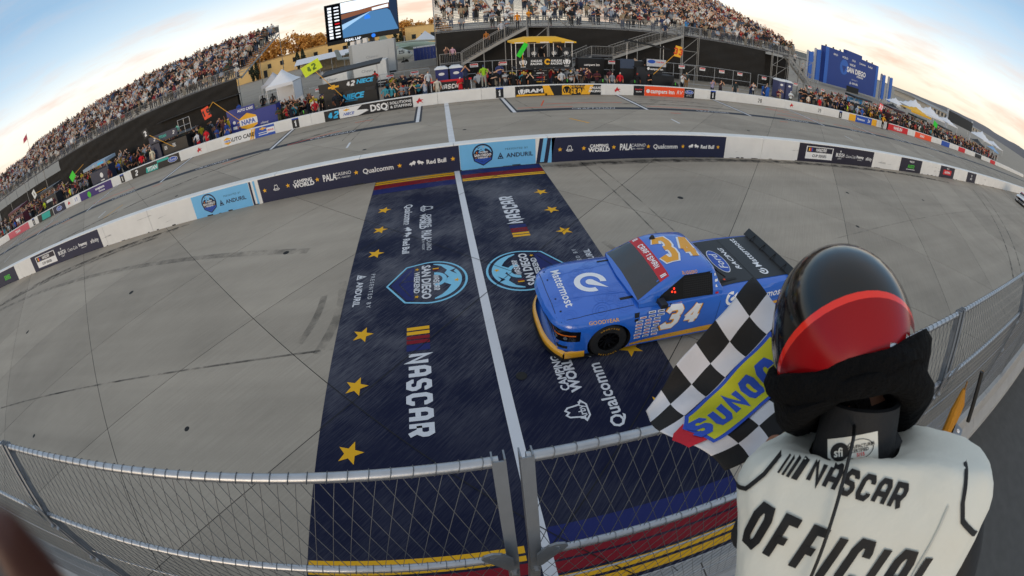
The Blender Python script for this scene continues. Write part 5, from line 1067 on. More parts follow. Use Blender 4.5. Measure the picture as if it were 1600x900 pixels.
MB().add([(-2.35,-1.25,4.0),(2.45,-1.25,4.0),(2.45,1.2,4.05),(-2.35,1.2,4.05),(-1.2,-.6,4.32),(1.3,-.6,4.32),(1.3,.6,4.36),(-1.2,.6,4.36),(-2.35,-1.25,3.9),(2.45,-1.25,3.9),(2.45,1.2,3.9),(-2.35,1.2,3.9)], [(0,1,5,4),(1,2,6,5),(2,3,7,6),(3,0,4,7),(4,5,6,7),(8,9,1,0),(9,10,2,1),(10,11,3,2),(11,8,0,3)]).build('canopy', M('canopy_yellow', '#e3ad1d', .7, var=.12, scale=3), r)
for i, x in enumerate((-1.9,-.95,.0,.95,1.9)): panel_text(r, rect(-.33,.33,-.035,.035), x, -1.252, 3.95, (WH, BK)[i % 2], 'canopy_print')
ladder(r, 2.35, -.6, .4, 2.1, .55); casters(r, -.9, .4, -.7, .7)
# --- black pit box with number 42
r = empty('pit_box', (-6.6, 33.6, 0), 0, 'black pit box with blue lettering and white 42 below the dark awning', 'pit box', 'pit boxes')
MB().box(-1.95,2.1,-.6,.75,.2,1.9).build('cabinet', DARK, r); MB().box(-2.25,2.2,-.72,-.62,1.95,2.62).build('sign_panel', DARK, r); MB().box(-2.2,2.15,-.6,.9,1.9,1.95).build('deck', CHAR, r)
panel_text(r, block('42', .42, .5, .24, .1, .15), .25, -.722, 2.28, WH); panel_text(r, bowtie(.42), -1.1, -.722, 2.25, YE, 'emblem'); panel_text(r, text('NIECE', .3, .04, 1.05, .3), 1.35, -.722, 2.32, M('print_cyan'))
panel_text(r, text('NIECE', .42, .05, 1.0, .3), .3, -.602, 1.25, M('print_cyan')); panel_text(r, text('MOTORSPORTS', .08, .02, 1.2), .1, -.602, .92, M('print_cyan'))
for x in (-1.2,-.3,1.3): MB().box(x,x+.7,-.68,-.602,1.5,1.75).build('monitor', CHAR, r)
for x in (-2.2, 2.15): MB().tube([(x,.7,1.95),(x,.9,3.55)], .03, 8).build('mast', ALU, r)
MB().add([(-2.0,-.9,3.25),(2.6,-.9,3.55),(2.6,1.3,3.75),(-2.0,1.3,3.45),(-2.0,-.9,3.12),(2.6,-.9,3.42),(2.6,1.3,3.70),(-2.0,1.3,3.40)], [(0,1,2,3),(7,6,5,4),(4,5,1,0),(5,6,2,1),(6,7,3,2),(7,4,0,3)]).build('awning', M('awning_black', '#1a1c20', .7), r)
for x in (.9, 1.5): MB().box(x,x+.35,.0,.35,1.96,2.45).build('seat', DARK, r)
casters(r, -1.95, 2.1, -.6, .75)
# --- orange sponsor's black pit box
r = empty('pit_box', (16.6, 33.4, 0), 0, 'black pit box with three people seated on top behind orange wall banner', 'pit box', 'pit boxes')
MB().box(-2.4,-.3,-.3,.8,.2,2.55).build('cabinet', DARK, r); MB().box(-1.1,1.25,-.6,.6,.2,2.05).build('cabinet', CHAR, r); MB().box(.1,2.2,-1.0,.4,.25,1.55).build('tool_cart', DARK, r)
MB().box(-.25,1.5,-.75,-.65,2.25,2.85).build('sign_panel', M('sign_silver', '#b8bcc4', .5), r); panel_text(r, (lambda s: (s[0]*np.array([.36,.16,1]), s[1]))(disc(1,20)), .15, -.752, 2.65, BL, 'emblem'); panel_text(r, text('Front Row', .14, .03, .8, .2), .95, -.752, 2.65, RE)
MB().box(-.25,1.5,-.72,-.65,1.85,2.2).build('sign_panel', DARK, r); panel_text(r, text('campers inn', .18, .03, .95), .65, -.722, 2.03, WH); panel_text(r, disc(.12,10), -.1, -.722, 2.03, WH, 'emblem')
MB().box(-2.42,-1.2,-.34,-.31,1.9,2.7).build('side_screen', M('screen_slate', '#39455a', .4), r); MB().box(-1.3,1.5,-.6,.8,2.06,2.12).build('deck', CHAR, r)
MB().add([(-1.6,-.2,4.35),(2.2,-.2,3.85),(2.2,.9,3.85),(-1.6,.9,4.35),(-1.6,-.2,4.2),(2.2,-.2,3.72),(2.2,.9,3.72),(-1.6,.9,4.2)], [(0,1,2,3),(7,6,5,4),(4,5,1,0),(5,6,2,1),(6,7,3,2),(7,4,0,3)]).build('awning', M('awning_black'), r)
for x in (-1.4,2.0): MB().tube([(x,.7,2.1),(x,.7,4.0)], .03, 8).build('mast', ALU, r)
casters(r, -1.1, 1.25, -.6, .6)
r = empty('tool_cart', (12.7, 36.0, 0), 0, 'tall black tool cart with white lettering standing left of orange banner', 'cart')
MB().box(-1.2,1.1,-.4,.4,.35,2.4).build('cabinet', DARK, r); panel_text(r, text('campers inn', .2, .03, 1), .0, -.402, 1.85, WH); panel_text(r, text('Supply', .13, .03, 1), -.4, -.402, 1.35, WH)
for x in (-.7,.7): MB().lathe([(0,-.06),(.26,-.06),(.26,.06),(0,.06)], (x,-.45,.27), 'Y', 16).build('wheel', RUBT, r)
# --- blue box with gold hexagon
r = empty('pit_box', (-14.8, 33.4, 0), 0, 'blue pit box with gold hexagon emblem and people sitting on its roof', 'pit box', 'pit boxes')
NBL = M('cabinet_blue', '#122b84', .45, var=.08)
MB().box(-2.0,2.3,-.5,.6,.25,2.0).build('cabinet', NBL, r); MB().box(-2.1,.5,-.62,-.52,2.0,2.5).build('sign_panel', NBL, r); MB().box(-2.0,2.3,-.55,-.502,.25,.36).build('kick_strip', YE, r); MB().box(-2.0,2.3,-.5,.9,2.0,2.05).build('deck', CHAR, r)
napa(lambda bn, sh, x, z_, mt, ly=0, name='lettering': flat(name, sh, (x,-.508-.003*ly,z_), (1,0,0), (0,0,1), 0, mt, r), r, -.3, 1.2, 1.25)
panel_text(r, text('AUTO CARE', .2, .03, .9, .1), -.35, -.624, 2.27, WH); panel_text(r, text('chase', .2, .0, 1.1, .4), 1.1, -.508, .8, WH); panel_text(r, disc(.14,12), -1.6, -.508, 1.4, WH, 'emblem'); panel_text(r, rect(-.2,.2,-.12,.12), -1.6, -.508, .95, WH, 'plate')
rails(r, .6, 2.3, .6, 2.05, 2.9, 3); casters(r, -2, 2.3, -.5, .6)
# --- dark box with 2
r = empty('pit_box', (-23.2, 33.2, 0), 0, 'dark navy pit box with teal stripe next to black number 2 board', 'pit box', 'pit boxes')
NV = M('cabinet_navy', '#1b2744', .45, var=.1)
MB().box(-2.3,-1.2,-.5,.6,.3,2.3).build('cabinet', NV, r); MB().box(-1.2,1.8,-.3,.6,.3,1.7).build('cabinet', DARK, r); MB().box(-2.2,1.2,-.65,-.55,2.1,2.7).build('sign_panel', NV, r); MB().box(-2.2,2.6,-.5,1.0,1.98,2.04).build('deck', CHAR, r)
panel_text(r, text('TITAN', .24, .04, .9, .2), -.5, -.652, 2.4, TE); panel_text(r, block('2', .3, .5, .22, .1, .2), -1.5, -.652, 2.4, WH); panel_text(r, block('2', .3, .5, .22, .1, .2), .8, -.652, 2.4, WH)
for x in (-.7, .3): panel_text(r, merge(rect(-.25,.25,-.3,.3)), x, -.302, 1.2, CHAR, 'plate'); panel_text(r, merge(*[tf(rect(-.18,.18,-.03,.03), 0, .18-.12*q) for q in range(3)]), x, -.306, 1.2, WH)
rails(r, 1.3, 2.6, -.4, 2.04, 3.2, 2); casters(r, -1.2, 1.8, -.3, .6)
r = empty('pit_box', (-33.2, 33.2, 0), 0, 'small dark blue pit box with pale blue roof above purple wall banner', 'pit box', 'pit boxes')
MB().box(-1.6,1.5,-.5,.6,.3,1.9).build('cabinet', NV, r); MB().box(-2.1,1.7,-.9,.9,2.35,2.65).build('canopy', M('canopy_grey', '#8fa0b0', .6), r); panel_text(r, block('11', .24, .3, .2, .2), -.3, -.902, 2.5, WH); panel_text(r, rect(-.5,.5,-.1,.1), .9, -.902, 2.5, M('print_cyan'), 'plate')
for x in (-1.5,1.4): MB().tube([(x,-.5,1.9),(x,-.5,2.36)], .03, 8).build('canopy_post', ALU, r)
panel_text(r, disc(.26,14), .2, -.504, 1.3, WH, 'emblem'); panel_text(r, rect(-.3,.3,-.05,.05), .2, -.504, .8, WH, 'plate'); casters(r, -1.6, 1.5, -.5, .6)
for x, cl, lb in ((-44, '#22252c', 'low dark pit box among the crowd at far left'), (-53, '#5b2330', 'maroon pit box at the far left end of pit wall'), (46.5, '#22252c', 'dark pit box behind the blue and yellow wall banner at right'), (56, '#3a1c20', 'dark red pit box behind the red wall banner at right'), (64, '#1d2a24', 'dark green pit box right of the red wall banner'), (76, '#222', 'black pit box far along pit road at right')):
    r = empty('pit_box', (x, 33.5, 0), 0, lb, 'pit box', 'pit boxes'); mt = M('cab'+cl, cl if len(cl) > 4 else '#222222', .5)
    MB().box(-1.7,1.7,-.5,.6,.3,1.8).build('cabinet', mt, r); MB().box(-2.0,2.0,-.8,.9,2.5,2.75).build('canopy', mt, r); panel_text(r, rect(-.7,.7,-.15,.15), 0, -.504, 1.4, WH, 'plate')
    for q in (-1.6,1.6): MB().tube([(q,-.5,1.8),(q,-.5,2.51)], .03, 8).build('canopy_post', ALU, r)
    rails(r, -1.6, 1.6, .5, 1.8, 2.5, 3)
# --- number boards on poles
def board(x, z_, w, h, col, txt, tcol, base, label, rot=0.0, y=32.3):
    r = empty('number_board', (base[0], y, base[1]), 0, label, 'sign', 'pit number boards'); dx, dz = x-base[0], z_-base[1]
    MB().tube([(0,.03,0),(dx,.03,dz)], .025, 6).build('pole', M('pole_orange', '#e0a020', .5), r)
    b = MB().prism([(-w/2,-h/2),(w/2,-h/2),(w/2,h/2),(-w/2,h/2)], ((0,0,0),(1,0,0),(0,0,1),(0,-1,0)), .02).build('board', M('board'+col, col, .6), r, loc=(dx,0,dz), rot=(0,rot,0))
    if txt: flat('lettering', block(txt, h*.62, .42, .24, .15), (0,-.023,0), (1,0,0), (0,0,1), 0, M('ink'+tcol, tcol, .6), b)
board(-9.0, 4.15, 1.5, .85, '#cfe224', '42', '#5c7a10', (-7.0,1.5), 'lime yellow number board tilted above the crowd left of black box', -.35)
board(-18.5, 3.0, .75, .95, '#ef4a22', '19', '#1a1a1a', (-17.7,3.7), 'orange red board with black 19 hanging from bent pole', -.2)
board(-25.4, 3.25, .7, .8, '#17181b', '2', '#e8e8e8', (-22.6,1.2), 'black board with white 2 on a yellow pole', -.3)
board(-37.3, 2.6, 1.0, .75, '#35d02a', '', '#111111', (-35.0,3.2), 'bright green board at left among the pit crowd', -.5)
board(-45.9, 3.1, .8, .9, '#d8dbd6', '4', '#777777', (-43.0,3.0), 'white number board at far left on yellow pole', -.4)
board(6.25, 3.4, .34, 1.2, '#2bd22e', '', '#eeeeee', (6.3,2.1), 'narrow green board leaning in front of the yellow-roofed box', .55, 32.4)
board(19.0, 3.75, .62, .95, '#f0b22a', '33', '#d04a1a', (16.8,1.6), 'yellow board with orange figures on long orange pole', .15)
board(50.2, 2.4, .9, .9, '#ff4a4e', '33', '#ffffff', (49.4,1.3), 'glowing red 33 board at right in the crowd', .2)
board(68.8, 2.7, 1.7, .8, '#20d030', '', '#111111', (68.0,1.2), 'large green board far right above the crew', .25)
MB().tube([(-17.7,32.33,3.7),(-15.6,32.33,1.55)], .025, 6).build('board_pole', M('pole_orange')); tag(bpy.data.objects['board_pole'], 'second half of the bent orange pole below the 19 board', 'pole')
# --- tyres lined up behind the wall, crew gear
TY = MB().lathe([(.17,-.13),(.27,-.14),(.33,-.12),(.345,0),(.33,.12),(.27,.14),(.17,.13),(.17,-.13)], (0,0,0), 'Y', 20).data('tyre', RUBT, True, 40)
HUB = MB().lathe([(0,-.05),(.17,-.06),(.17,.06),(0,.05)], (0,0,0), 'Y', 16).data('hub', RIMM)
TX = [9.35,9.95,10.7,14.8,15.4,17.6,18.5,20.3,20.9,12.2,-2.6,-3.2,-9.9,-20.6,-19.9,43.2,43.9,51,58]
for i, x in enumerate(TX):
    t = empty('spare_tyre', (x, 31.75, .345+.42*(i % 3 == 0)), R(90)*0+random.uniform(-.3,.3), 'black spare racing tyre behind pit wall, %s one counted from left' % ORD(1+sorted(TX).index(x)), 'tyre', 'spare tyres behind the pit wall')
    link('tyre', TY, t); link('hub', HUB, t); MB().box(-.03,.03,-.145,-.14,.1,.33).build('tape_mark', (GN, OR, RE)[i % 3], t)
    if i % 3 == 0: t.location.z = .36+.45
r = empty('banner_barrier', (.9, 32.6, 0), 0, 'black and red crowd barrier with white lettering left of portable toilets', 'barrier')
MB().box(-1.4,1.6,-.03,.03,.55,1.35).build('panel', DARK, r); MB().box(-1.4,1.6,-.035,.035,1.36,1.5).build('top_strip', RE, r); panel_text(r, block('NASCAR', .36, .42, .2, .13, .15), .1, -.035, .98, WH)
for x in (-1.35,1.55): MB().bar((x,-.2,0), (x,.0,1.36), .05, .05).build('foot', ALU, r)
# --- portable toilets
def toilet(x, y, label, col):
    r = empty('portable_toilet', (x, y, 0), 0, label, 'toilet', 'portable toilets'); m_ = M('toilet'+col, col, .5, var=.08)
    MB().box(-.5,.5,-.5,.5,.05,2.02).build('cabin', m_, r); MB().box(-.40,.36,-.525,-.502,.15,1.95).build('door', m_, r)
    MB().add([(-.56,-.56,2.02),(.56,-.56,2.02),(.56,.56,2.02),(-.56,.56,2.02),(-.3,-.45,2.22),(.3,-.45,2.22),(.3,.45,2.22),(-.3,.45,2.22)], [(0,1,5,4),(1,2,6,5),(2,3,7,6),(3,0,4,7),(4,5,6,7)]).build('roof', M('toilet_roof', '#d6dadd', .5), r)
    panel_text(r, (lambda s: (s[0]*np.array([.24,.12,1]), s[1]))(disc(1,18)), -.02, -.528, 1.62, WH, 'emblem'); MB().box(-.55,.55,-.55,.55,0,.05).build('skid', DARK, r)
toilet(.42, 36.2, 'dark blue portable toilet left of its twin by the black skirt', '#26306e'); toilet(1.58, 36.2, 'dark blue portable toilet right of its twin at stair foot', '#2a3474')
toilet(35.4, 37.2, 'grey blue portable toilet left of a pair under right stand', '#4a4f74'); toilet(36.7, 37.2, 'grey blue portable toilet right of a pair under right stand', '#474c70')
r = empty('waste_bin', (32.9, 36.6, 0), 0, 'blue plastic waste bin left of the grey toilets', 'bin'); MB().box(-.3,.3,-.3,.3,.08,1.0).build('tub', M('bin_blue', '#2a62b8', .5), r); MB().box(-.33,.33,-.34,.33,1.0,1.08).build('lid', M('bin_blue'), r)
# --- chain-link pit fence with warning signs
FM = M('pit_fence_pipe', (.42,.43,.44), .5, .5)
def pit_fence(x0, x1, y, zt, label, n):
    r = empty('pit_fence', ((x0+x1)/2, y, 0), 0, label, 'fence', 'pit fences'); ox = (x0+x1)/2; me = MB().tube([(0,0,0),(0,0,zt)], .028, 6).data('post', FM); sg = MB().box(-.34,.34,-.03,-.015,-.16,.16).data('sign', WH)
    for i in range(n+1):
        x = x0+(x1-x0)*i/n-ox; link('post', me, r, (x, 0, 0))
        if i < n:
            s_ = link('sign', sg, r, (x+.9, -.01, zt-.3)); link('sign_print', SGP, s_); link('sign_lettering', SGL, s_)
    for z_ in (zt, zt*.52, .15): MB().tube([(x0-ox,0,z_),(x1-ox,0,z_)], .024, 6).build('rail', FM, r)
    w = MB()
    for i in range(int((x1-x0)/.5)):
        a = x0-ox+.5*i
        w.tube([(a,0,.15),(a+.5,0,zt)], .0022, 3, cap=False); w.tube([(a+.5,0,.15),(a,0,zt)], .0022, 3, cap=False)
    w.build('wire_mesh', WIRE, r)
SGP = MB().box(-.30,.30,-.034,-.031,.02,.13).data('sign_print', RE); SGL = MB().shape(merge(tf(text('NO ENTRY', .07, .02, 1), 0, -.07)), (0,-.0325,0), (1,0,0), (0,0,1)).data('sign_lettering', BK)
pit_fence(2.3, 31.9, 38.2, 2.15, 'long grey pipe fence with red and white signs before right stand', 12); pit_fence(33, 62, 38.2, 2.15, 'grey pipe fence with signs continuing right of the toilets', 11); pit_fence(-11.5, -.6, 39.5, 1.9, 'grey pipe fence behind the 42 box crowd', 5)
# --- the people in the pits
def cl(xs): return random.choice(xs)
spec = [('stand',-.6,31.16,'#b9bfc4','#3d4046','#2b2523','man in pale shirt and dark shorts standing on pit wall left of banner barrier',.83),('photo',2.0,31.18,'#27304c','#1d1f26','#9a7b5c','man in navy top standing on pit wall taking a photo',.83),('cap',3.25,31.2,'#8fbf2a','#8d8f88','#2e3f63','photographer in lime vest and grey trousers on pit wall',.83),('clap',4.35,31.2,'#36406a','#15161a','#1f2640','man in navy jacket on pit wall by stall sign',.83),
 ('clap',1.65,32.2,'#c8202a','#c22a30','#d8dde0','crew member in red suit and white helmet by barrier',0),('stand',.0,32.4,'#d8d0c0','#c5beb0','#2a2420','person in cream jacket right of the blue toilet door',0),('photo',-.9,32.1,'#a8b4c8','#3f5170','#caa','woman in pale blue shirt raising a camera near winged horse emblem',0),
 ('stand',13.9,32.4,'#c4222c','#2a2a2e','#cfd8d4','crew member in red and white suit with pale helmet beside cart',0),('stand',15.3,32.2,'#1b1c20','#1d1d20','#b22','crew member in black suit left of orange banner box',0),('clap',16.2,32.0,'#17181b','#222226','#a2232a','crew member in black with red cap in front of cabinet',0),
 ('photo',19.95,33.0,'#d5d9da','#1b1c20','#15151a','man in white shirt filming right of the black carts',0),('stand',21.9,35.5,'#3b4a4c','#8a5f2a','#c9b08a','bald man in grey shirt and tan trousers walking behind',0),('photo',22.6,32.2,'#9a93b0','#2b3040','#3a2a20','woman in lilac top filming the finish',0),('photo',23.5,32.2,'#3b2f35','#27282e','#241a16','woman with long dark hair beside lilac top filming',0),('stand',25.1,32.1,'#232f33','#252a33','#2a2320','man in dark jacket with hands raised near number 28',0),
 ('photo',27.4,32.6,'#1f2a44','#23324e','#1a1a1e','first man in navy shirt left of number 28',0),('photo',28.3,33.4,'#c9ced3','#23262c','#1e1e22','man in white shirt behind navy shirted men',0),('up',28.9,32.3,'#22345c','#27375a','#20242e','second man in navy shirt waving near number 28',0),('clap',30.6,32.1,'#5b2030','#6a6258','#3a2a20','man in maroon shirt right of number 28',0),('photo',31.5,32.8,'#8a7a63','#b7a685','#3a2c24','person in tan clothes filming behind maroon shirt',0),('clap',32.2,31.9,'#cfd6d8','#3a3d33','#e3e3e3','man in white and green vest and cap near pit wall',0),
 ('clap',34.2,32.2,'#1c2434','#b98d70','#4a3426','woman in dark top and shorts clapping beside blue bin',0),('stand',35.4,32.3,'#d7c9b8','#5a3b2c','#2a211c','woman in pale dress next to clapping woman',0),('stand',36.9,31.9,'#c81e26','#a81a20','#d9dcdc','crew member in red fire suit by right toilets',0),('stand',40.2,32.3,'#17181c','#17181c','#d8d8d8','man in black with white cap under right scaffold',0),('cap',42.0,31.9,'#c6e51e','#26282c','#1a1a1e','marshal in bright yellow vest right of number 29',0),
 ('stand',-2.6,32.3,'#e0452e','#6b6a62','#2a1f1a','person in red top among camouflage crew',0),('clap',-17.7,32.0,'#29438a','#24407f','#1f2f60','crew member in blue suit hands on head near 19 board',0),('stand',-16.9,32.3,'#2a4690','#284488','#23355f','second crew member in blue suit near 19 board',0),('lean',-16.5,31.6,'#2b4894','#26407e','#2b2b2e','crouching crew member in blue suit at wall',-.35),('stand',-15.9,33.0,'#e6b41c','#1d1d20','#c9a14a','man in yellow shirt and black trousers near blue box',0),
 ('lean',-19.7,32.0,'#c9c9cc','#b02028','#333','crew member in white and red behind the winged horse wall',0),('cap',-18.9,32.2,'#d01f2c','#c01c28','#2a2020','crew member in bright red suit left of blue crew',0),('cap',-26.4,32.0,'#d3202c','#2a2a2e','#303038','crew member in red jacket left of number 2 box',0),('stand',-25.3,32.4,'#d8ceb4','#c9bfa6','#3a2a22','person in cream shirt beside red jacket',0),('clap',-38.5,32.2,'#c92430','#28282c','#222','crew member in red at left crowd',0),
 ('cap',43.8,31.6,'#8fa0b8','#5a6070','#d8d8dc','man in pale grey blue suit leaning on wall right',0),('cap',44.9,31.6,'#3360b0','#2d55a0','#2b4a90','crew member in blue suit at right wall',0),('lean',48.0,30.2,'#d39a1c','#1b1b1e','#1a1a1a','crew member in black and gold suit jumping off the wall',0),('lean',47.0,31.7,'#c98f1a','#1d1d20','#1a1a1a','crew member in gold sleeved suit behind wall',0),('stand',49.6,30.4,'#1b1b1e','#1b1b1e','#202020','person in black standing on pit lane side of wall',0)]
for kd, x, y, sh, tr, ht, lb, zz in spec: person(kd, x, y, sh, tr, '#%s' % (ht.lstrip('#') if len(ht) > 4 else ''.join(q*2 for q in ht.lstrip('#'))), label=lb, z_=zz)
for x, y, zz, kd, sh, lb in ((15.7,33.6,1.65,'sit','#b7a08a','seated person left of three on top of black box'),(16.6,33.6,1.65,'sit','#1d1d20','seated person in black middle of three on box'),(17.5,33.6,1.65,'sit','#202024','seated person in black right of three on box'),(-13.9,33.9,1.6,'sit','#1b1b1e','seated man in black on blue box roof left'),(-13.0,33.9,1.6,'sit','#26262a','seated man in black cap on blue box roof right'),(-16.0,33.5,1.6,'sit','#2a4896','crew chief in blue and orange seated on the blue box'),(-4.6,34.0,1.6,'sit','#cf2a22','man in red shirt seated atop black 42 box'),(8.0,33.9,1.86,'stand','#18181b','man in black standing on yellow-roofed deck'),(7.2,33.7,1.5,'sit','#2a5fc0','man in blue seated on yellow-roofed deck'),(9.3,34.0,1.86,'photo','#1c1c1f','man filming on right of yellow-roofed deck'),(-22.6,33.6,1.55,'sit','#7fc6ae','person in mint shirt seated on navy box')):
    person(kd, x, y, sh, '#1f2126', '#2a2522', label=lb, z_=zz)
TEAM = [('#17181b','#1a1b1f','#1a1a1d'), ('#16181c','#16181c','#c9b81e'), ('#3e4430','#4a4a35','#2a2a22'), ('#1c2430','#1d232c','#2a2a2e'), ('#7f868e','#2b2f38','#33302c'), ('#4e2630','#25262b','#1c1c1c'), ('#22315e','#23283a','#1b2036')]
SHN = {'#17181b': 'black', '#16181c': 'black', '#3e4430': 'olive', '#1c2430': 'dark navy', '#7f868e': 'grey', '#4e2630': 'maroon', '#22315e': 'navy', '#b8bcc0': 'pale grey', '#a8242c': 'red', '#d0c8b8': 'cream', '#2d57b0': 'blue', '#c6d52a': 'lime', '#3c8a9a': 'teal'}
KDN = {'stand': 'standing', 'cap': 'in a cap', 'clap': 'clapping', 'photo': 'filming', 'cross': 'with folded arms', 'lean': 'leaning forward'}
def cluster(x0, x1, n, teams, label, group, y0=31.7, y1=35.5):
    xs = sorted(random.uniform(x0, x1) for _ in range(n))
    for i in range(n):
        t = TEAM[cl(teams)]; kd = cl(['stand','cap','clap','photo','cross','stand','cap','lean'])
        sh = t[0] if random.random() < .75 else cl(['#b8bcc0','#a8242c','#d0c8b8','#2d57b0','#c6d52a','#3c8a9a'])
        o = person(kd, xs[i], y0+(y1-y0)*random.random()**1.6, sh, t[1], t[2], label='%s from left in %s, %s top, %s' % (ORD(i+1), group, SHN[sh], KDN[kd]), group=group)
cluster(4.9, 7.0, 8, [1], 'crew member in black and yellow suit in front of yellow-roofed box', 'black and yellow crew', 31.7, 32.6); cluster(8.6, 10.6, 5, [1,0], 'person in dark clothes under the yellow-roofed box', 'people under the yellow-roofed box', 32, 33)
cluster(-4.0, -.9, 20, [2,0,3,4], 'person in the crowd between the black 42 box and blue toilets', 'crowd right of the 42 box', 31.7, 36); cluster(-12.3, -7.2, 34, [0,2,0,3], 'person in the dark and camouflage crowd left of the 42 box', 'crowd left of the 42 box', 31.6, 35.5)
cluster(-31.0, -26.8, 14, [2,0,5], 'person in camouflage or dark suit behind stall sign left', 'camouflage crew at left', 31.7, 35); cluster(-58, -35.5, 48, [0,2,5,3,4], 'person in the packed pit crowd at far left', 'far left pit crowd', 31.6, 37); cluster(40.5, 50, 30, [0,1,3,4,6], 'person in the crowd behind wall number 29 and blue banner', 'crowd by the blue banner', 31.7, 36.5); cluster(50, 68, 34, [0,1,5,3,2], 'person in the pit crowd behind the red banners at right', 'right pit crowd', 31.7, 36.5); cluster(68, 92, 24, [0,5,3,4], 'person in the distant pit crowd at far right', 'far right pit crowd', 31.7, 37); cluster(11.4, 13.4, 4, [5,4], 'crew member in red and blue clothes beside tool cart', 'crew beside the tool cart', 32, 34)
# ================================================================== GRANDSTANDS AND CROWD
SKIRT = M('skirt_black_mesh', '#1d1a17', .85, var=.35, scale=1.2, bump=.5, bscale=3); SCAF = M('scaffold_steel', (.36,.35,.33), .5, .5, var=.15); PLANK = M('bench_aluminium', (.52,.53,.54), .45, .4, var=.12, scale=2); DECKM = M('deck_grey', '#55565a', .7)
def skirt(name, x0, x1, z0, z1, root, y=0.0, seed=1, swag=0.0):
    rs = random.Random(seed); nx, nz = max(6, int((x1-x0)/.35)), 16; V = []; F = []; ph = [rs.uniform(0,6.28) for _ in range(8)]
    for i in range(nx+1):
        for k in range(nz+1):
            x = x0+(x1-x0)*i/nx; z_ = z0+(z1-z0)*k/nz
            d = .05*math.sin(1.1*x+ph[0]+z_)+.035*math.sin(2.7*z_+.6*x+ph[1])+.03*math.sin(5.5*z_-1.3*x+ph[2])+.02*math.sin(6*x+ph[3])
            V.append((x, y-.12+d*(1-.5*(k == nz)), z_+(swag*math.sin(math.pi*((x-x0)/3.0 % 1)) if k == 0 else 0)))
    for i in range(nx):
        for k in range(nz): a = i*(nz+1)+k; F.append((a, a+nz+1, a+nz+2, a+1))
    return link(name, mesh_data(name, V, F, SKIRT, None, True, 80), root)
def pipe(root, a, b_, r=.035, name='scaffold_pipe', mat=None): return MB().tube([a, b_], r, 6).build(name, mat or SCAF, root)
def guard(root, x0, x1, y, z0, h=1.05, n=None, dense=.16):
    n = n or max(1, int((x1-x0)/2.4))
    for i in range(n+1): pipe(root, (x0+(x1-x0)*i/n, y, z0), (x0+(x1-x0)*i/n, y, z0+h), .03, 'guard_post')
    for z_ in (z0+.12, z0+h): pipe(root, (x0, y, z_), (x1, y, z_), .026, 'guard_rail')
    b = MB()
    for i in range(int((x1-x0)/dense)): x = x0+dense*(i+.5); b.bar((x, y, z0+.12), (x, y, z0+h), .014)
    o = b.build('baluster', SCAF, root); o['kind'] = 'stuff'
def stair(root, x0, z0, x1, z1, y, w=1.3):
    n = max(3, int(abs(z1-z0)/.19)); tm = MB().box(-abs(x1-x0)/n*.55, abs(x1-x0)/n*.55, 0, w, -.03, 0).data('tread', DECKM)
    for i in range(n): t = (i+.5)/n; link('tread', tm, root, (x0+(x1-x0)*t, y, z0+(z1-z0)*t))
    for yy in (y, y+w):
        MB().bar((x0,yy,z0-.12), (x1,yy,z1-.12), .05, .26).build('stringer', SCAF, root)
        pipe(root, (x0,yy,z0+1.0), (x1,yy,z1+1.0), .028, 'handrail'); b = MB(); m = int(abs(x1-x0)/.16)
        for i in range(m+1): t = i/m; x, z_ = x0+(x1-x0)*t, z0+(z1-z0)*t; b.bar((x,yy,z_), (x,yy,z_+1.0), .014)
        o = b.build('baluster', SCAF, root); o['kind'] = 'stuff'
    for t in (.0,.33,.66,1.0):
        x, z_ = x0+(x1-x0)*t, z0+(z1-z0)*t
        if z_ > .5: pipe(root, (x,y+.02,0), (x,y+.02,z_+1.0), .04)
def landing(root, x0, x1, z_, y, w=1.4):
    MB().box(min(x0,x1),max(x0,x1),y,y+w,z_-.08,z_).build('landing', DECKM, root); guard(root, min(x0,x1), max(x0,x1), y-.02, z_, 1.0, 1)
    for x in (x0, x1): pipe(root, (x,y+.03,0), (x,y+.03,z_), .04)
seats = []
def stand(name, label, x0, x1, y0, z0, rows, dy, dzr, ox):
    r = empty(name, (ox, y0, 0), 0, label, 'grandstand', 'grandstands')
    MB().box(x0-ox,x1-ox,-1.3,.1,z0-.14,z0).build('walkway', DECKM, r); guard(r, x0-ox, x1-ox, -1.28, z0)
    for i in range(rows):
        y = dy*i+.35; z_ = z0+dzr*i
        b = MB().box(x0-ox,x1-ox,y+.18,y+.46,z_+.40,z_+.44); b.build('bench', PLANK, r); MB().box(x0-ox,x1-ox,y-.30,y+.17,z_-.045,z_).build('foot_plank', PLANK, r)
    n = int((x1-x0)/3.2)
    for i in range(n+1):
        x = x0+(x1-x0)*i/n-ox
        if i in (0, n) or i % 2 == 0:
            pipe(r, (x,-1.1,0), (x,-1.1,z0), .05); pipe(r, (x,dy*rows,0), (x,dy*rows,z0+dzr*rows+1.1), .05); MB().bar((x,-.2,z0-.2), (x,dy*rows,z0+dzr*rows-.2), .08, .18).build('raker', SCAF, r)
    pipe(r, (x0-ox,dy*rows+.1,z0+dzr*rows+1.05), (x1-ox,dy*rows+.1,z0+dzr*rows+1.05), .035, 'back_rail')
    MB().box(x0-ox,x1-ox,dy*rows+.06,dy*rows+.08,z0+dzr*rows+.05,z0+dzr*rows+.95).build('back_screen', M('back_mesh', '#77736c', .9), r)
    return r
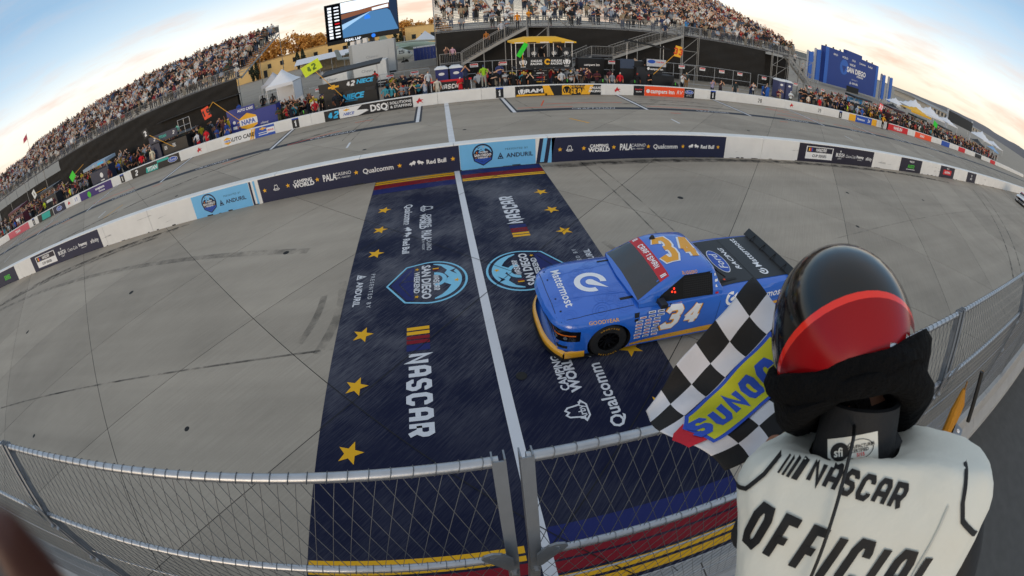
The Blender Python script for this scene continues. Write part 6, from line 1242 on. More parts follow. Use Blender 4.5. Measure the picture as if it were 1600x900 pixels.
# right stand
RX0, RX1, RY, RZ = .2, 45.2, 43.6, 5.12
rs_ = stand('grandstand', 'tall grandstand at centre and right above long black skirt', RX0, RX1, RY, RZ, 30, .76, .205, 22.7)
skirt('skirt', RX0-22.7, 37.4-22.7, .05, RZ-.16, rs_, -1.3, 1)
sk = skirt('skirt', -1.3, 21, .05, RZ-.1, rs_, 0, 5); sk.rotation_euler = (0,0,R(90)); sk.location = (RX0-22.7-.1, 0, 0)
skirt('skirt', 38.4-22.7, 45.4-22.7, .05, RZ-.6, rs_, 2.5, 9)
landing(rs_, 2.3-22.7, .4-22.7, 1.95, -3.1); stair(rs_, 2.4-22.7, 1.95, 8.3-22.7, RZ, -3.1); landing(rs_, 8.4-22.7, 10.4-22.7, RZ, -2.75)
stair(rs_, 10.0-22.7, .2, 14.4-22.7, 2.2, -3.1); landing(rs_, 14.4-22.7, 16.6-22.7, 2.2, -3.1); stair(rs_, 16.6-22.7, 2.2, 24.4-22.7, RZ, -3.1); landing(rs_, 24.4-22.7, 26.6-22.7, RZ, -2.75)
landing(rs_, 38.3-22.7, 40.2-22.7, RZ-.1, -2.75); stair(rs_, 45.8-22.7, 1.2, 40.2-22.7, RZ-.1, -3.0)
for xa, xb in ((8.5,10.3),(24.6,26.5),(37.6,40.0),(40.0,42.4),(42.4,45)):
    for za in (.2,1.8,3.4):
        pipe(rs_, (xa-22.7,-2.6,za), (xb-22.7,-2.6,za+1.6), .028, 'brace'); pipe(rs_, (xa-22.7,-2.6,za+1.6), (xb-22.7,-2.6,za+1.6), .03, 'ledger')
    for x in (xa, xb): pipe(rs_, (x-22.7,-2.6,0), (x-22.7,-2.6,RZ), .04)
# left stands
LX0, LX1, LY, LZ = -77, -20.2, 44.4, 4.75
ls_ = stand('grandstand', 'packed grandstand at left above a dark skirt', LX0, LX1, LY, LZ, 18, .78, .235, -48)
skirt('skirt', -52+48, LX1+48, 1.2, LZ-.1, ls_, -1.35, 3, .0); skirt('lower_skirt', -52+48, LX1+48, .05, 2.9, ls_, -1.75, 4); skirt('skirt', LX0+48, -52+48, .3, 3.2, ls_, -.4, 6)
MB().box(-31+48,-20+48,-2.6,-1.4,3.0,3.06).build('awning', M('awning_black'), ls_)
fs_ = stand('grandstand', 'distant grandstand cut by the left edge of picture', -140, -84, 46.5, 4.2, 18, .78, .235, -112); skirt('skirt', -140+112, -84+112, .1, 3.6, fs_, -1.3, 8)
fp = empty('flag_pole', (-79.5, 58, 0), 0, 'small red flag on a thin pole at the left end of the stand', 'flag'); MB().tube([(0,0,0),(0,0,13.2)], .05, 6).build('pole', SCAF, fp); MB().add([(0,0,13.1),(-1.8,.1,12.6),(-1.9,.0,11.7),(0,0,12.0)], [(0,1,2,3)]).build('cloth', M('flag_pinkred', '#b8485a', .8), fp)
# ---- spectators
CM = bpy.data.materials.new('crowd_clothes'); CM.use_nodes = True; a_ = CM.node_tree.nodes.new('ShaderNodeAttribute'); a_.attribute_name = 'tint'; CM.node_tree.links.new(a_.outputs['Color'], CM.node_tree.nodes['Principled BSDF'].inputs['Base Color']); CM.node_tree.nodes['Principled BSDF'].inputs['Roughness'].default_value = .85
LOW = {}
for kd in ('stand','photo','up','clap','sit'):
    me, rg = person_mesh(kd, 0); V = np.array([v.co[:] for v in me.vertices]); F = []; FR = []
    for p in me.polygons: F.append(tuple(p.vertices)); FR.append(rg[p.index])
    LOW[kd] = (V, F, np.array(FR))
SHC = [s2l(c) for c in ('#e6e6e4','#dcdee0','#9fb2c8','#15161a','#1b1d22','#c9cac8','#b9b4ab','#d4d0c8','#191a1e','#1f2127','#22252d','#191a1e','#8e2a30','#2c3c66','#27355c','#4a5f7a','#24262b','#d6d4d0','#8a8f96','#5b5f66','#6a5c4c','#9c8a70','#3c4636','#8e98a8','#d8cfc0','#7c3038','#37393f','#e4e2dc')]
TRC = [s2l(c) for c in ('#23262d','#2c3342','#4a5366','#8b8478','#17181b','#5a5348','#3a4254')]
HTC = [s2l(c) for c in ('#15120f','#2a1d14','#4a321e','#1b1b1f','#c8c6c0','#7a2026','#20304f','#6b5a3a')]
DKC = [s2l(c) for c in ('#141519','#17181c','#1c1f26','#101114','#2a2d33','#22315e','#3e4430','#1a1b1f','#4e2630','#8a8f96','#b8bcc0','#a8242c','#15161a','#1f2126','#c6b02a')]
def crowd(name, label, pts, shc=None):
    VV_ = []; FF = []; CC = []; base = 0
    for (x, y, z_) in pts:
        kd = random.choices(['stand','photo','up','clap','sit'], [3,2.4,1.1,3,.8])[0]; V, F, FR = LOW[kd]; k = random.uniform(.92,1.06); th = random.uniform(-.5,.5)+math.atan2(x-5, y)*-.35; c, s = math.cos(th), math.sin(th)
        P = np.empty_like(V); P[:,0] = (V[:,0]*c-V[:,1]*s)*k*random.uniform(1,1.15)+x; P[:,1] = (V[:,0]*s+V[:,1]*c)*k+y; P[:,2] = V[:,2]*k+z_
        pal = [random.choice(SKINS), random.choice(shc or SHC), random.choice(TRC), random.choice(HTC)]
        VV_.append(P); FF += [tuple(i+base for i in f) for f in F]; CC += [pal[q] for q in FR]; base += len(V)
    me = bpy.data.meshes.new(name); me.from_pydata(np.vstack(VV_).tolist(), [], FF); me.materials.append(CM)
    at = me.attributes.new('tint', 'FLOAT_COLOR', 'FACE'); at.data.foreach_set('color', np.hstack([np.array(CC), np.ones((len(CC),1))]).astype(np.float32).ravel())
    o = link(name, me); tag(o, label, 'crowd', None, 'stuff'); return o
def fill(x0, x1, y0, z0, rows, dy, dzr, dens, sp=.52, skip=0):
    P = []
    for i in range(skip, rows):
        x = x0+random.random()*.4
        while x < x1:
            if random.random() < dens(x, i): P.append((x+random.uniform(-.1,.1), y0+dy*i+.28+random.uniform(-.08,.1), z0+dzr*i))
            x += sp*random.uniform(.9,1.25)
    return P
# aisles stay clear; the right half is packed, the left half thin
aisle = lambda x, cs: any(abs(x-c) < .6 for c in cs)
rp = fill(RX0+.3, RX1-.4, RY, RZ, 30, .76, .205, lambda x, i: 0 if aisle(x, (9.4,25.5,38.9)) else (.24+.14*math.sin(x*.9+i) if x < 19 else .45 if x < 25 else .84), .56)
lp = fill(LX0+.3, LX1-.4, LY, LZ, 18, .78, .235, lambda x, i: 0 if aisle(x, (-34,-48,-62)) else .84, .6)
fpn = fill(-138, -85, 46.5, 4.2, 18, .78, .235, lambda x, i: .7, .9)
front = [p for p in rp if p[1] < RY+.6 and p[0] > 2]; random.shuffle(front); front = sorted(front[:max(0, 296-NPER[0]-12)]); fs_set = set(front); rp = [p for p in rp if p not in fs_set]
for i, p in enumerate(front):
    kd = random.choice(['stand','photo','clap','up','cap']); cs = random.choice(['#c9cac8','#191a1e','#a31f27','#2c4a86','#6a5c4c','#3c4636','#8a8f96'])
    person(kd, p[0], p[1], cs, '#2c3342', random.choice(['#2a1d14','#1b1b1f','#c8c6c0']), label='spectator %s from left in front row of the right grandstand' % ORD(i+1), z_=p[2], group='front row spectators')
for kd, x, y, zz, sh, lb in (('photo',1.0,40.9,1.95,'#7a5a50','woman on stair landing left of black skirt'),('stand',1.6,40.9,1.95,'#c9a0b0','woman in pink and white top on the stair landing'),('stand',4.7,41.0,3.15,'#a86a30','man in brown shirt halfway up left stairs'),('stand',6.1,41.1,3.95,'#b8bcc4','person in white on upper left stairs'),('clap',6.6,41.1,4.2,'#8f98a4','person in grey on the upper left stairs'),('stand',7.6,41.2,4.75,'#e08a1c','man in orange shirt left at top of stairs'),('clap',8.7,41.4,5.12,'#e2941f','man in orange shirt right at top of stairs'),('stand',22.6,41.2,4.5,'#22314f','man in dark shirt climbing the right stairs'),('photo',25.3,41.5,5.12,'#3a8fd0','person in light blue shirt on right stair head'),('clap',41.8,41.3,3.9,'#d0d2d2','person in white on far right stairs'),('stand',43.4,41.3,2.9,'#b7b9bb','person in pale top lower on far right stairs')):
    person(kd, x, y, sh, '#33363c', '#2a211a', label=lb, z_=zz)
crowd('spectators', 'spectators filling the right grandstand', rp); crowd('spectators', 'spectators packed into the left grandstand', lp); crowd('spectators', 'spectators in the distant stand at left edge', fpn)
# a dense press of people deep in the paddock on both sides, beyond counting
dp = [(random.uniform(-58,-7.5), random.uniform(33.8,38), 0) for _ in range(210)]+[(random.uniform(-4.4,-.6), random.uniform(34,38), 0) for _ in range(26)]+[(random.uniform(3.0,12.5), random.uniform(33.2,35.2), 0) for _ in range(34)]+[(random.uniform(38,60), random.uniform(33,37), 0) for _ in range(110)]+[(random.uniform(-75,-36), random.uniform(37,42), 0) for _ in range(150)]+[(random.uniform(46,130), random.uniform(37,43), 0) for _ in range(260)]+[(random.uniform(60,110), random.uniform(32,37), 0) for _ in range(120)]
crowd('paddock_crowd', 'people milling in the paddock behind both pit crowds', dp, DKC)
# ================================================================== BACKGROUND
TENTW, TENTG = M('tent_white', (.72,.73,.76), .7, var=.05), M('tent_grey', (.5,.5,.53), .7)
def tent(x, y, w, d, h, hp, label, mat=None, ribs=True, legs=True, name='tent'):
    r = empty(name, (x, y, 0), 0, label, 'tent', 'tents'); m_ = mat or TENTW; N = 8; V = []; F = []
    for i in range(N+1):
        for k in range(N+1):
            u, v = i/N*2-1, k/N*2-1; t = max(abs(u), abs(v)); V.append((u*w/2, v*d/2, h+(hp-h)*(1-t)**1.35))
    for i in range(N):
        for k in range(N): a = i*(N+1)+k; F.append((a, a+N+1, a+N+2, a+1))
    link('roof', mesh_data('roof', V, F, m_, None, True, 60), r)
    MB().box(-w/2,w/2,-d/2-.01,-d/2+.01,h-.3,h).build('valance', m_, r)
    for sx in (-1,1):
        for sy in (-1,1): MB().tube([(sx*(w/2-.05),sy*(d/2-.05),0),(sx*(w/2-.05),sy*(d/2-.05),h)], .04, 6).build('leg', ALU, r)
    return r
t = tent(-14.9, 42.5, 2.9, 3.0, 2.9, 4.3, 'white peaked tent left of lime number board'); MB().box(-1.4,1.4,1.35,1.4,.1,2.8).build('back_wall', TENTW, t); MB().box(1.35,1.4,-1.4,1.4,1.0,2.8).build('side_wall', TENTW, t)
tent(-17.4, 46.5, 2.2, 2.6, 2.9, 4.1, 'second smaller white tent behind first white tent', TENTG)
# --- white hauler and trailers behind the 42 box
def trailer(x, y, w, h, z0, label, col):
    r = empty('trailer', (x, y, 0), 0, label, 'trailer', 'white trailers'); m_ = M('trailer'+col, col, .4, var=.06)
    MB().box(-w/2,w/2,-1.2,1.2,z0,h).build('body', m_, r); MB().box(-w/2,w/2,-1.21,-1.2,z0+.1,z0+.3).build('skirt_strip', CHAR, r); panel_text(r, text('Chevrolet', .3, .0, 1), 0, -1.212, (z0+h)/2+.3, GR); MB().box(w*.1,w*.35,-1.225,-1.201,z0+.3,h-.4).build('door', m_, r)
    for q in (-w*.3, w*.3):
        for s in (-1,1): MB().lathe([(0,-.12),(.42,-.12),(.42,.12),(0,.12)], (q, s*1.0, .42), 'Y', 14).build('wheel', RUBT, r)
trailer(-10.2, 46.0, 2.6, 2.6, .5, 'small white trailer right of lime board', '#d9dbd9'); trailer(-6.6, 46.5, 3.4, 2.9, .5, 'white trailer directly behind the black 42 box', '#cfd2d2'); trailer(-6.8, 52, 4.8, 4.9, .8, 'tall pale grey truck body above the dark awning', '#b4b8ba')
r = empty('service_truck', (-8.0, 53.5, 0), 0, 'grey utility truck with roof units beyond the awning', 'truck'); MB().box(-1.9,.5,-1,1,.6,4.9).build('body', M('truck_grey', '#9ca1a3', .5), r)
for i in range(3): MB().box(-1.7+.75*i,-1.2+.75*i,-.6,.6,4.9,5.3+.1*i).build('roof_unit', ALU, r)
for q in (-1.3,.1): MB().lathe([(0,-.15),(.45,-.15),(.45,.15),(0,.15)], (q,-1.0,.45), 'Y', 14).build('wheel', RUBT, r)
# --- concrete blocks, long canopy, blue row
kb = empty('concrete_barrier', (-3.4, 62, 0), 0, 'pale concrete barrier beyond the tarmac in front of the helicopter', 'barrier')
me = MB().prism([(-.3,0),(.3,0),(.2,.3),(.1,1.0),(-.1,1.0),(-.2,.3)], ((-.98,0,0),(0,1,0),(0,0,1),(1,0,0)), 1.96).data('block', M('kblock', (.42,.40,.37), .9, var=.15))
for i in range(5): link('block', me, kb, (-3.8+2.0*i, 0, 0))
lt = empty('long_canopy', (-22, 92, 0), R(4), 'long low white canopy left of the big screen', 'tent'); MB().add([(-6.5,-3,2.6),(6.5,-3,2.6),(6.5,0,3.7),(-6.5,0,3.7),(6.5,3,2.6),(-6.5,3,2.6)], [(0,1,2,3),(3,2,4,5),(1,4,2),(0,3,5)]).build('roof', TENTW, lt)
MB().box(-6.4,6.4,2.9,3,0,2.6).build('back_wall', M('canopy_wall', '#b9a98c', .8), lt)
for i in range(6):
    for s in (-1,1): MB().tube([(-6.4+2.56*i,s*2.9,0),(-6.4+2.56*i,s*2.9,2.6)], .05, 6).build('leg', ALU, lt)
wr = tent(-1.6, 92, 5.5, 5, 3.0, 5.0, 'white canopy just left of the grandstand corner')
for i in range(7):
    q = empty('portable_toilet', (-3.2+.55*i*1.0, 76+.2*i, 0), 0, 'tiny blue portable toilet %s from left in the row below white canopy' % ORD(i+1), 'toilet', 'row of distant blue toilets'); MB().box(-.26,.26,-.5,.5,0,2.2).build('cabin', M('toilet_far', '#2c3f86', .6), q); MB().box(-.27,.27,-.52,.52,2.2,2.4).build('roof', TENTW, q)
# --- helicopter on show
h = empty('helicopter', (-6.6, 72, 0), R(-12), 'pale grey parked helicopter with drooping rotor behind concrete barrier', 'helicopter'); HG = M('helicopter_grey', '#b9c0bb', .4, var=.06)
V = []; F = []; prof = [(-9.5,.10,2.6,.16),(-8,.16,2.5,.22),(-5,.30,2.3,.36),(-3.4,.75,1.95,.85),(-1.5,1.0,1.8,1.05),(.4,1.0,1.8,1.05),(1.6,.92,1.72,.95),(2.5,.68,1.58,.72),(3.05,.34,1.48,.4),(3.25,.04,1.45,.05)]; n = 16
for (u, ry, zc, rz_) in prof:
    for k in range(n): a = 2*math.pi*k/n; V.append((u, math.cos(a)*ry, zc+math.sin(a)*rz_))
for i in range(len(prof)-1):
    for k in range(n): F.append((i*n+k, i*n+(k+1) % n, (i+1)*n+(k+1) % n, (i+1)*n+k))
fm_ = mesh_data('fuselage', V, F, HG, None, True, 60); fix_normals(fm_); link('fuselage', fm_, h); hv = bvh_of(fm_)
for q in (1.7, .5): decal('window', rect(-.42,.42,-.3,.34), (q,-2,2.15), (1,0,0), (0,0,1), hv, GLASS, h, .01, .2, 4)
decal('cockpit_glass', rect(-.5,.5,-.2,.3), (5,0,1.9), (0,1,0), (0,0,1), hv, GLASS, h, .01, .15, 5); decal('door', rect(-.7,.7,-.7,.6), (-1.2,-2,1.8), (1,0,0), (0,0,1), hv, M('helicopter_door', '#a3aaa6', .45), h, .008, .3, 4)
MB().box(-2.2,1.0,-.5,.5,2.7,3.25).build('engine_cowl', HG, h); MB().tube([(-.3,0,3.2),(-.3,0,3.75)], .16, 8).build('rotor_mast', CHAR, h)
for k in range(4):
    a = R(20+90*k); MB().tube([(-.3,0,3.72),(-.3+3.6*math.cos(a),3.6*math.sin(a),3.66),(-.3+7.2*math.cos(a),7.2*math.sin(a),3.35)], [.1,.16,.16], 4).build('rotor_blade', M('rotor_pale', '#a9b3ad', .5), h)
MB().prism([(-9.6,2.5),(-8.6,2.5),(-9.3,4.3),(-10.0,4.3)], ((0,-.08,0),(1,0,0),(0,0,1),(0,1,0)), .16).build('tail_fin', HG, h)
for (x, y) in ((1.9,-.9),(1.9,.9),(-6,0)): MB().tube([(x,y*.8,1.2),(x,y,.4)], .06, 6).build('gear_leg', CHAR, h); MB().lathe([(0,-.1),(.35,-.1),(.35,.1),(0,.1)], (x,y,.35), 'Y', 12).build('wheel', RUBT, h)
jt = empty('jet_aircraft', (-1.5, 84, 0), R(-8), 'pale green jet aircraft nose beside big screen post', 'aircraft'); V = []; F = []; prof = [(-8,.7,2.6,.7),(-4,.85,2.5,.9),(-1,.7,2.3,.8),(2,.45,2.1,.5),(4.2,.05,2.0,.06)]
for (u, ry, zc, rz_) in prof:
    for k in range(12): a = 2*math.pi*k/12; V.append((u, math.cos(a)*ry, zc+math.sin(a)*rz_))
for i in range(4):
    for k in range(12): F.append((i*12+k, i*12+(k+1) % 12, (i+1)*12+(k+1) % 12, (i+1)*12+k))
link('fuselage', mesh_data('fuselage', V, F, M('jet_green', '#a9b9a6', .5), None, True, 60), jt); MB().add([(-4.5,-5.5,2.4),(-2.5,-.6,2.4),(-6.5,-.6,2.4),(-6.2,-5.5,2.4),(-4.5,-5.5,2.5),(-2.5,-.6,2.55),(-6.5,-.6,2.55),(-6.2,-5.5,2.5)], [(0,3,2,1),(4,5,6,7),(0,1,5,4),(1,2,6,5),(2,3,7,6),(3,0,4,7)]).build('wing', M('jet_green'), jt); MB().prism([(-8.5,3),(-6.2,3.1),(-7.6,5.4),(-8.6,5.4)], ((0,-.07,0),(1,0,0),(0,0,1),(0,1,0)), .14).build('tail_fin', M('jet_green'), jt)
for (x, y) in ((1.5,0),(-4.5,-1.2),(-4.5,1.2)): MB().tube([(x,y*.5,2.0),(x,y,.4)], .07, 6).build('gear_leg', CHAR, jt); MB().lathe([(0,-.1),(.35,-.1),(.35,.1),(0,.1)], (x,y,.35), 'Y', 10).build('wheel', RUBT, jt)
# --- video screen
def em(name, col, s=1.0):
    m_ = bpy.data.materials.new(name); m_.use_nodes = True; t_ = m_.node_tree; t_.nodes.clear(); e_ = t_.nodes.new('ShaderNodeEmission'); o_ = t_.nodes.new('ShaderNodeOutputMaterial'); e_.inputs[0].default_value = (*s2l(col), 1); e_.inputs[1].default_value = s; t_.links.new(e_.outputs[0], o_.inputs[0]); return m_
vs = empty('video_screen', (-10.7, 70, 0), R(2), 'large video screen showing the race and final lap standings', 'screen')
MB().box(-5.7,5.6,.0,.5,5.25,12.1).build('cabinet', BKM, vs); MB().box(-1.2,-.4,.1,.6,0,5.25).build('post', CHAR, vs); MB().box(.9,1.7,.1,.6,0,5.25).build('post', CHAR, vs); MB().box(-2.2,2.6,-.3,1.4,0,.6).build('trailer_base', CHAR, vs)
E0 = {'w': em('screen_white', '#e6ecf4', 1.0), 'b': em('screen_road', '#4f7fae', .75), 'k': em('screen_black', '#0a0b0f', .5), 's': em('screen_sky', '#dfeaf4', 1.05), 'r': em('screen_red', '#c2202a', .9), 't': em('screen_trees', '#8a5a44', .7), 'g': em('screen_wall', '#9cc3e6', .85), 'd': em('screen_shadow', '#2b3b55', .6), 'c': em('screen_truck', '#2f74d8', 1.0)}
def sp_(name, P, mt, ly): return flat(name, poly2(P), (0,-.004-.004*ly,0), (1,0,0), (0,0,1), 0, E0[mt], vs)
sp_('standings_panel', [(-5.6,5.9),(-3.2,5.9),(-3.2,12.0),(-5.6,12.0)], 'k', 0); sp_('picture_sky', [(-3.1,10.2),(5.5,10.4),(5.5,12.0),(-3.1,12.0)], 's', 0); sp_('picture_road', [(-3.1,6.1),(5.5,6.1),(5.5,8.4),(4.0,9.75),(1.2,9.7),(-3.1,8.0)], 'b', 1); sp_('picture_field', [(-3.1,6.1),(5.5,6.1),(5.5,10.4),(-3.1,10.2)], 'd', 0)
sp_('picture_trees', [(-3.1,9.2),(1.5,9.75),(5.5,9.9),(5.5,10.8),(2.5,10.6),(0,10.3),(-3.1,10.0)], 't', 1); sp_('picture_wall', [(-3.1,7.4),(1.4,9.65),(1.6,9.75),(-3.1,8.3)], 'g', 2); sp_('picture_fence', [(5.5,6.1),(5.5,12.0),(4.4,12.0),(4.3,9.8),(5.0,7.6)], 'd', 2); sp_('picture_canopy', [(1.7,9.8),(4.2,10.0),(4.2,10.5),(1.7,10.2)], 'w', 3)
sp_('picture_truck', [(.45,8.55),(1.35,8.55),(1.35,8.95),(1.15,9.25),(.65,9.25),(.45,8.95)], 'c', 3)
for i in range(10):
    z_ = 11.3-.55*i; sp_('standings_row', [(-4.2,z_),(-3.45,z_),(-3.45,z_+.22),(-4.2,z_+.22)], 'r' if i == 5 else 'w', 1); sp_('standings_number', [(-5.2,z_-.05),(-4.6,z_-.05),(-4.6,z_+.33),(-5.2,z_+.33)], 'w', 1)
flat('lettering', text('FINAL LAP', .38, .03, 1), (-1.6,-.008,5.62), (1,0,0), (0,0,1), 0, E0['w'], vs); flat('emblem', disc(.32,14), (1.6,-.008,5.62), (1,0,0), (0,0,1), 0, E0['c'], vs)
# --- sand-coloured buildings, evening sun put into the wall colour, cypress and trees behind
SAND_SUNLIT = M('building_sand_sunlit', '#e3bd7c', .85, var=.08, scale=.6)
for i, (x, w, hh) in enumerate(((-62,15,5.0),(-46.5,14,5.1),(-31,15,5.4),(-15.8,13,6.2),(-3.5,9,6.4))):
    r = empty('low_building', (x, 132, 0), 0, 'sand coloured low building %s from left below the orange trees' % ORD(i+1), 'building', 'low sand buildings'); MB().box(-w/2,w/2,0,10,0,hh).build('wall', SAND_SUNLIT, r); MB().box(-w/2-.2,w/2+.2,-.2,10.2,hh,hh+.25).build('roof', M('roof_tan', '#a98a5c', .9), r)
    for k in range(3): MB().box(-w/2+w*(.2+.3*k),-w/2+w*(.2+.3*k)+1.2,-.06,-.01,2.6,4.0).build('window', GLASS, r)
    MB().box(-w*.42,-w*.42+1.2,-.07,-.01,0,2.3).build('door', CHAR, r)
LEAF_W = M('foliage_sunset_tint', '#c98f42', .8, var=.45, scale=.8); LEAF_G = M('foliage_dark', '#2b3520', .8, var=.4, scale=1.2); BARK = M('bark', '#4a382a', .9)  # golden low sunlight is put into the warm leaf colour
def tree(x, y, hgt, w, label, mat, group, cyp=False):
    r = empty('cypress_tree' if cyp else 'broadleaf_tree', (x, y, 0), 0, label, 'tree', group)
    t_ = MB(); t_.tube([(0,0,0),(.1,0,hgt*.35),(-.1,.1,hgt*.62)], [.06*w+.1,.05*w+.06,.05], 7)
    if not cyp:
        for q in range(5): a = 1.3*q; t_.tube([(.05,0,hgt*(.3+.05*q)),(math.cos(a)*w*.28,math.sin(a)*w*.28,hgt*(.55+.06*q))], [.09,.03], 5)
    t_.build('trunk', BARK, r); V = []; F = []; n = 1300 if not cyp else 420
    cl_ = [(random.gauss(0,.26)*w, random.gauss(0,.26)*w, hgt*random.uniform(.45,.92), random.uniform(.12,.24)*w) for _ in range(15)]
    for q in range(n):
        if cyp: tt = random.random(); rr2 = w*.5*math.sin(math.pi*min(1, tt*.85+.12))*random.uniform(.4,1); a = random.uniform(0,6.28); c = Vector((math.cos(a)*rr2, math.sin(a)*rr2, hgt*(.06+.94*tt)))
        else: b_ = random.choice(cl_); c = Vector((random.gauss(b_[0],b_[3]*.55), random.gauss(b_[1],b_[3]*.55), random.gauss(b_[2],b_[3]*.5)))
        s_ = random.uniform(.30,.62)*(.6 if cyp else 1); u = Vector((random.gauss(0,1),random.gauss(0,1),random.gauss(0,1))).normalized(); v = u.orthogonal().normalized(); k = len(V)
        V += [c-u*s_, c-v*s_*.6, c+u*s_, c+v*s_*.6]; F.append((k,k+1,k+2,k+3))
    link('crown', mesh_data('crown', V, F, mat), r)
for i, (x, y, hh, w) in enumerate(((-76,150,10.5,9),(-69,148,11.5,9),(-63.5,152,12,9),(-58,150,12.2,9),(-52,149,12.3,9),(-46,151,11.3,9),(-40.5,150,10.4,8),(-35,149,10,8),(-29.5,151,9.6,8),(-24,150,9.4,8),(-9,150,9.0,7),(-4.5,152,8.6,6),(2.5,150,9.6,5))):
    tree(x, y, hh, w, 'orange lit leafy tree, %s from left behind the sand buildings' % ORD(i+1), LEAF_W, 'trees behind the sand buildings')
for i, x in enumerate((-54.5,-53,-39.5,-37.8,-23.8,-21.5,-19.8,-10.6,-9.0)): tree(x, 128, 5.5+.5*(i % 2), 1.6, 'narrow dark cypress, %s from left before the sand buildings' % ORD(i+1), LEAF_G, 'cypresses', True)
# --- blue stage wall and pillars at right
SB = M('stage_blue', '#1d3a86', .5, var=.06, scale=.3); SBL = M('stage_blue_light', '#2f63bb', .5, var=.05)
st_ = empty('stage_backdrop', (93, 70, 0), R(3), 'large blue stage backdrop with weekend lettering right of grandstand', 'stage')
MB().box(-12.6,12.9,0,1.5,.6,9.4).build('wall', SB, st_); MB().box(-3.5,4.0,.2,1.3,9.4,10.3).build('crown_panel', SB, st_)
for sx in (-12.6,11.6): MB().box(sx,sx+1.3,-.06,.0,.6,9.4).build('edge_panel', SBL, st_)
def sg(name, sh, x, z_, mt, ly=0): return flat(name, sh, (x,-.02-.01*ly,z_), (1,0,0), (0,0,1), 0, mt, st_)
sg('lettering', text('SAN DIEGO', 1.25, .04, 1.0), 1.6, 5.6, WH, 2); sg('lettering', text('NASCAR', .5, .03, 1), -.6, 7.0, WH, 2); sg('lettering', text('WEEKEND', .45, .03, 1.1), 3.4, 4.5, WH, 2); sg('emblem', disc(1.9,24), -4.4, 5.8, SBL, 1); sg('emblem', disc(1.2,3,0,1,R(30),R(391)), -4.4, 5.5, SB, 2)
sg('lettering', anduril(.8), 1.0, 2.4, WH); sg('lettering', text('PRESENTED BY', .26, .0, 1.2), 1.0, 3.3, WH); sg('stage_opening', rect(-3.4,2.6,-.9,.6), 1.0, .9, BKM, 1)
for i, tx_ in enumerate(("Arby's",'WORLD','PALA','Qualcomm','Red Bull')): sg('lettering', text(tx_, .5, .02, 1), -8.5+4.2*i, 8.2, WH)
for q in (-12,-9,-6,-2,2,7,10): MB().tube([(q,.5,9.4),(q,.5,9.8)], .2, 6).build('lamp', BKM, st_)
for i, (x, hh) in enumerate(((76.3,7.0),(78.9,8.0),(108.6,7.6),(112.8,7.7))):
    r = empty('stage_pillar', (x, 70, 0), 0, 'slim blue banner pillar, %s from left beside the stage backdrop' % ORD(i+1), 'pillar', 'blue pillars'); MB().box(-.7,.7,0,1.0,.8,hh).build('banner', SBL, r)
    for q in (-.85,.85): MB().box(q-.1,q+.1,.2,.7,0,hh+.2).build('truss', ALU, r)
# --- tents, screens and roofs along the right
for (x, y, w, d, hh, hp, lb) in ((84.5,45.5,9,5,3.1,5.0,'big white peaked tent at right, left half of twin roof'),(93.5,46,9,5,3.1,4.9,'big white peaked tent at right, right half of twin roof'),(70,42,3.5,3,2.9,3.9,'small white tent before the twin white roofs'),(178,60,16,8,2.6,5.4,'white peaked tent far right near the skyline'),(205,62,14,8,2.6,4.0,'long pale tent at the far right edge'),(118,52,8,5,2.8,4.0,'white tent between twin roofs and dark screen')): tent(x, y, w, d, hh, hp, lb)
tent(74, 39.5, 9, 3, 3.0, 3.8, 'yellow striped canopy above right pit crowd', M('canopy_yellow')); tent(58.5, 35.5, 3.0, 2.4, 2.5, 3.2, 'black gazebo behind the red banners', M('awning_black')); tent(104, 36, 5, 3, 2.5, 3.3, 'dark gazebo in the far right pit crowd', M('awning_black')); tent(126, 38, 6, 3, 2.5, 3.4, 'blue and white canopy at far right', M('tent_bluewhite', '#7fa3c8', .7))
r = empty('led_wall', (151, 60, 0), 0, 'black rear of a wide screen at far right', 'screen'); MB().box(-13,13,0,1,2.9,6.2).build('panel', BKM, r)
for q in (-13.3,13.3): MB().box(q-.3,q+.3,.2,.8,0,6.8).build('tower', ALU, r)
r = empty('blue_banner', (46.6, 34.2, 0), 0, 'sky blue banner with white lettering above the right crowd', 'banner'); MB().box(-1.7,1.7,-.02,.02,1.5,2.35).build('cloth', M('banner_bright', '#3b8fd8', .6), r); panel_text(r, text('progressive', .32, .03, 1), 0, -.024, 1.95, WH)
for q in (-1.65,1.65): MB().tube([(q,.05,0),(q,.05,2.4)], .03, 6).build('pole', ALU, r)
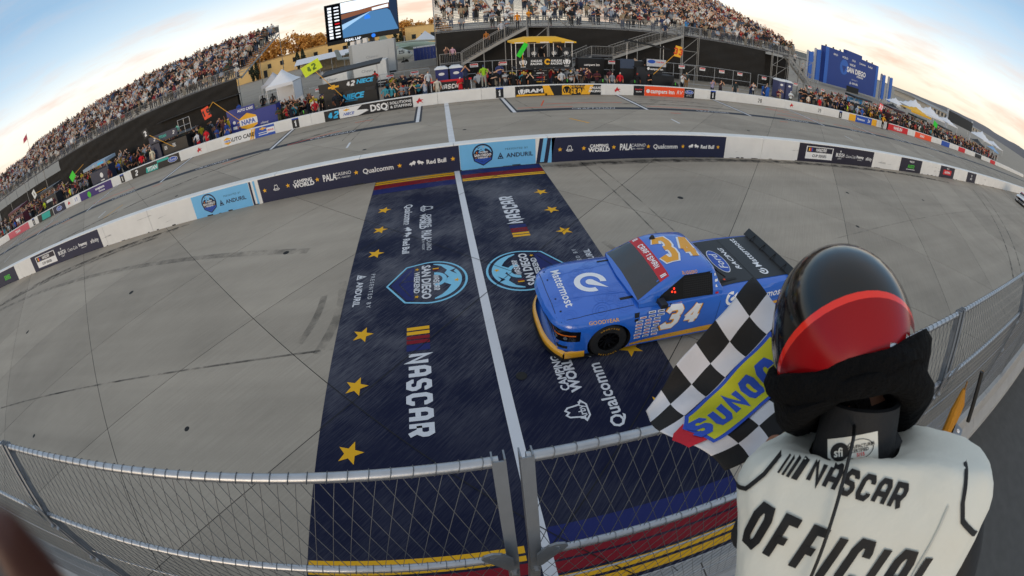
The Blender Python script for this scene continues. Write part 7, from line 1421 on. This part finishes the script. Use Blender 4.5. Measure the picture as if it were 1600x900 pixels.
for i, (x, y, w, hh) in enumerate(((300,140,40,3.4),(380,150,50,3.2),(470,170,60,3.6))):
    r = empty('hangar', (x, y, 0), 0, 'pale far off hangar roof, %s from left under the hills' % ORD(i+1), 'building', 'far hangars'); MB().box(-w/2,w/2,0,30,0,hh).build('wall', M('hangar_wall', '#b3aca0', .8), r); MB().add([(-w/2-1,-1,hh),(w/2+1,-1,hh),(w/2+1,15,hh+1.2),(-w/2-1,15,hh+1.2),(w/2+1,31,hh),(-w/2-1,31,hh)], [(0,1,2,3),(3,2,4,5),(1,4,2),(0,3,5)]).build('roof', M('hangar_roof', '#8d8c8a', .6), r)
    for k in range(5): MB().box(-w/2+w*(.1+.18*k),-w/2+w*(.1+.18*k)+4,-.1,-.01,.3,2.8).build('door', CHAR, r)
# --- light masts
for i, (x, y) in enumerate(((112,80),(160,110))):
    r = empty('light_mast', (x, y, 0), 0, 'thin light mast, %s from left, above right tents' % ORD(i+1), 'mast', 'light masts'); MB().tube([(0,0,0),(0,0,9)], [.12,.07], 6).build('pole', SCAF, r); MB().box(-.8,.8,-.2,.2,9,9.4).build('head', SCAF, r)
# --- hills
def hills(name, label, az0, az1, dist, hs, mat):
    n = 60; V = []; F = []; rs2 = random.Random(4)
    ph = [rs2.uniform(0,6.28) for _ in range(5)]
    for i in range(n+1):
        t_ = i/n; az = R(az0+(az1-az0)*t_); k = hs(t_)*(1+.10*math.sin(t_*21+ph[0])+.06*math.sin(t_*55+ph[1])+.03*math.sin(t_*130+ph[2]))
        for d, q in ((1.0,0.0),(1.08,.55),(1.2,1.0),(1.45,.8),(1.7,0)): V.append((math.sin(az)*dist*d, math.cos(az)*dist*d, -2+k*q))
    for i in range(n):
        for k in range(4): a = i*5+k; F.append((a, a+5, a+6, a+1))
    o = link(name, mesh_data(name, V, F, mat, None, True, 60)); tag(o, kind='structure'); return o
HM = M('hill_scrub_haze', (.15,.14,.145), .95, var=.35, scale=.004)  # scrub tone lightened and greyed, distance haze put into the colour
hills('hills', '', 55, 100, 2600, lambda t_: 72*min(1, .1+max(0,t_-.08)*1.6), HM)
LM = M('land_scrub', (.10,.10,.09), .95, var=.3, scale=.01)
hills('terrain', '', -75, 55, 900, lambda t_: 9+3*math.sin(t_*9), LM)
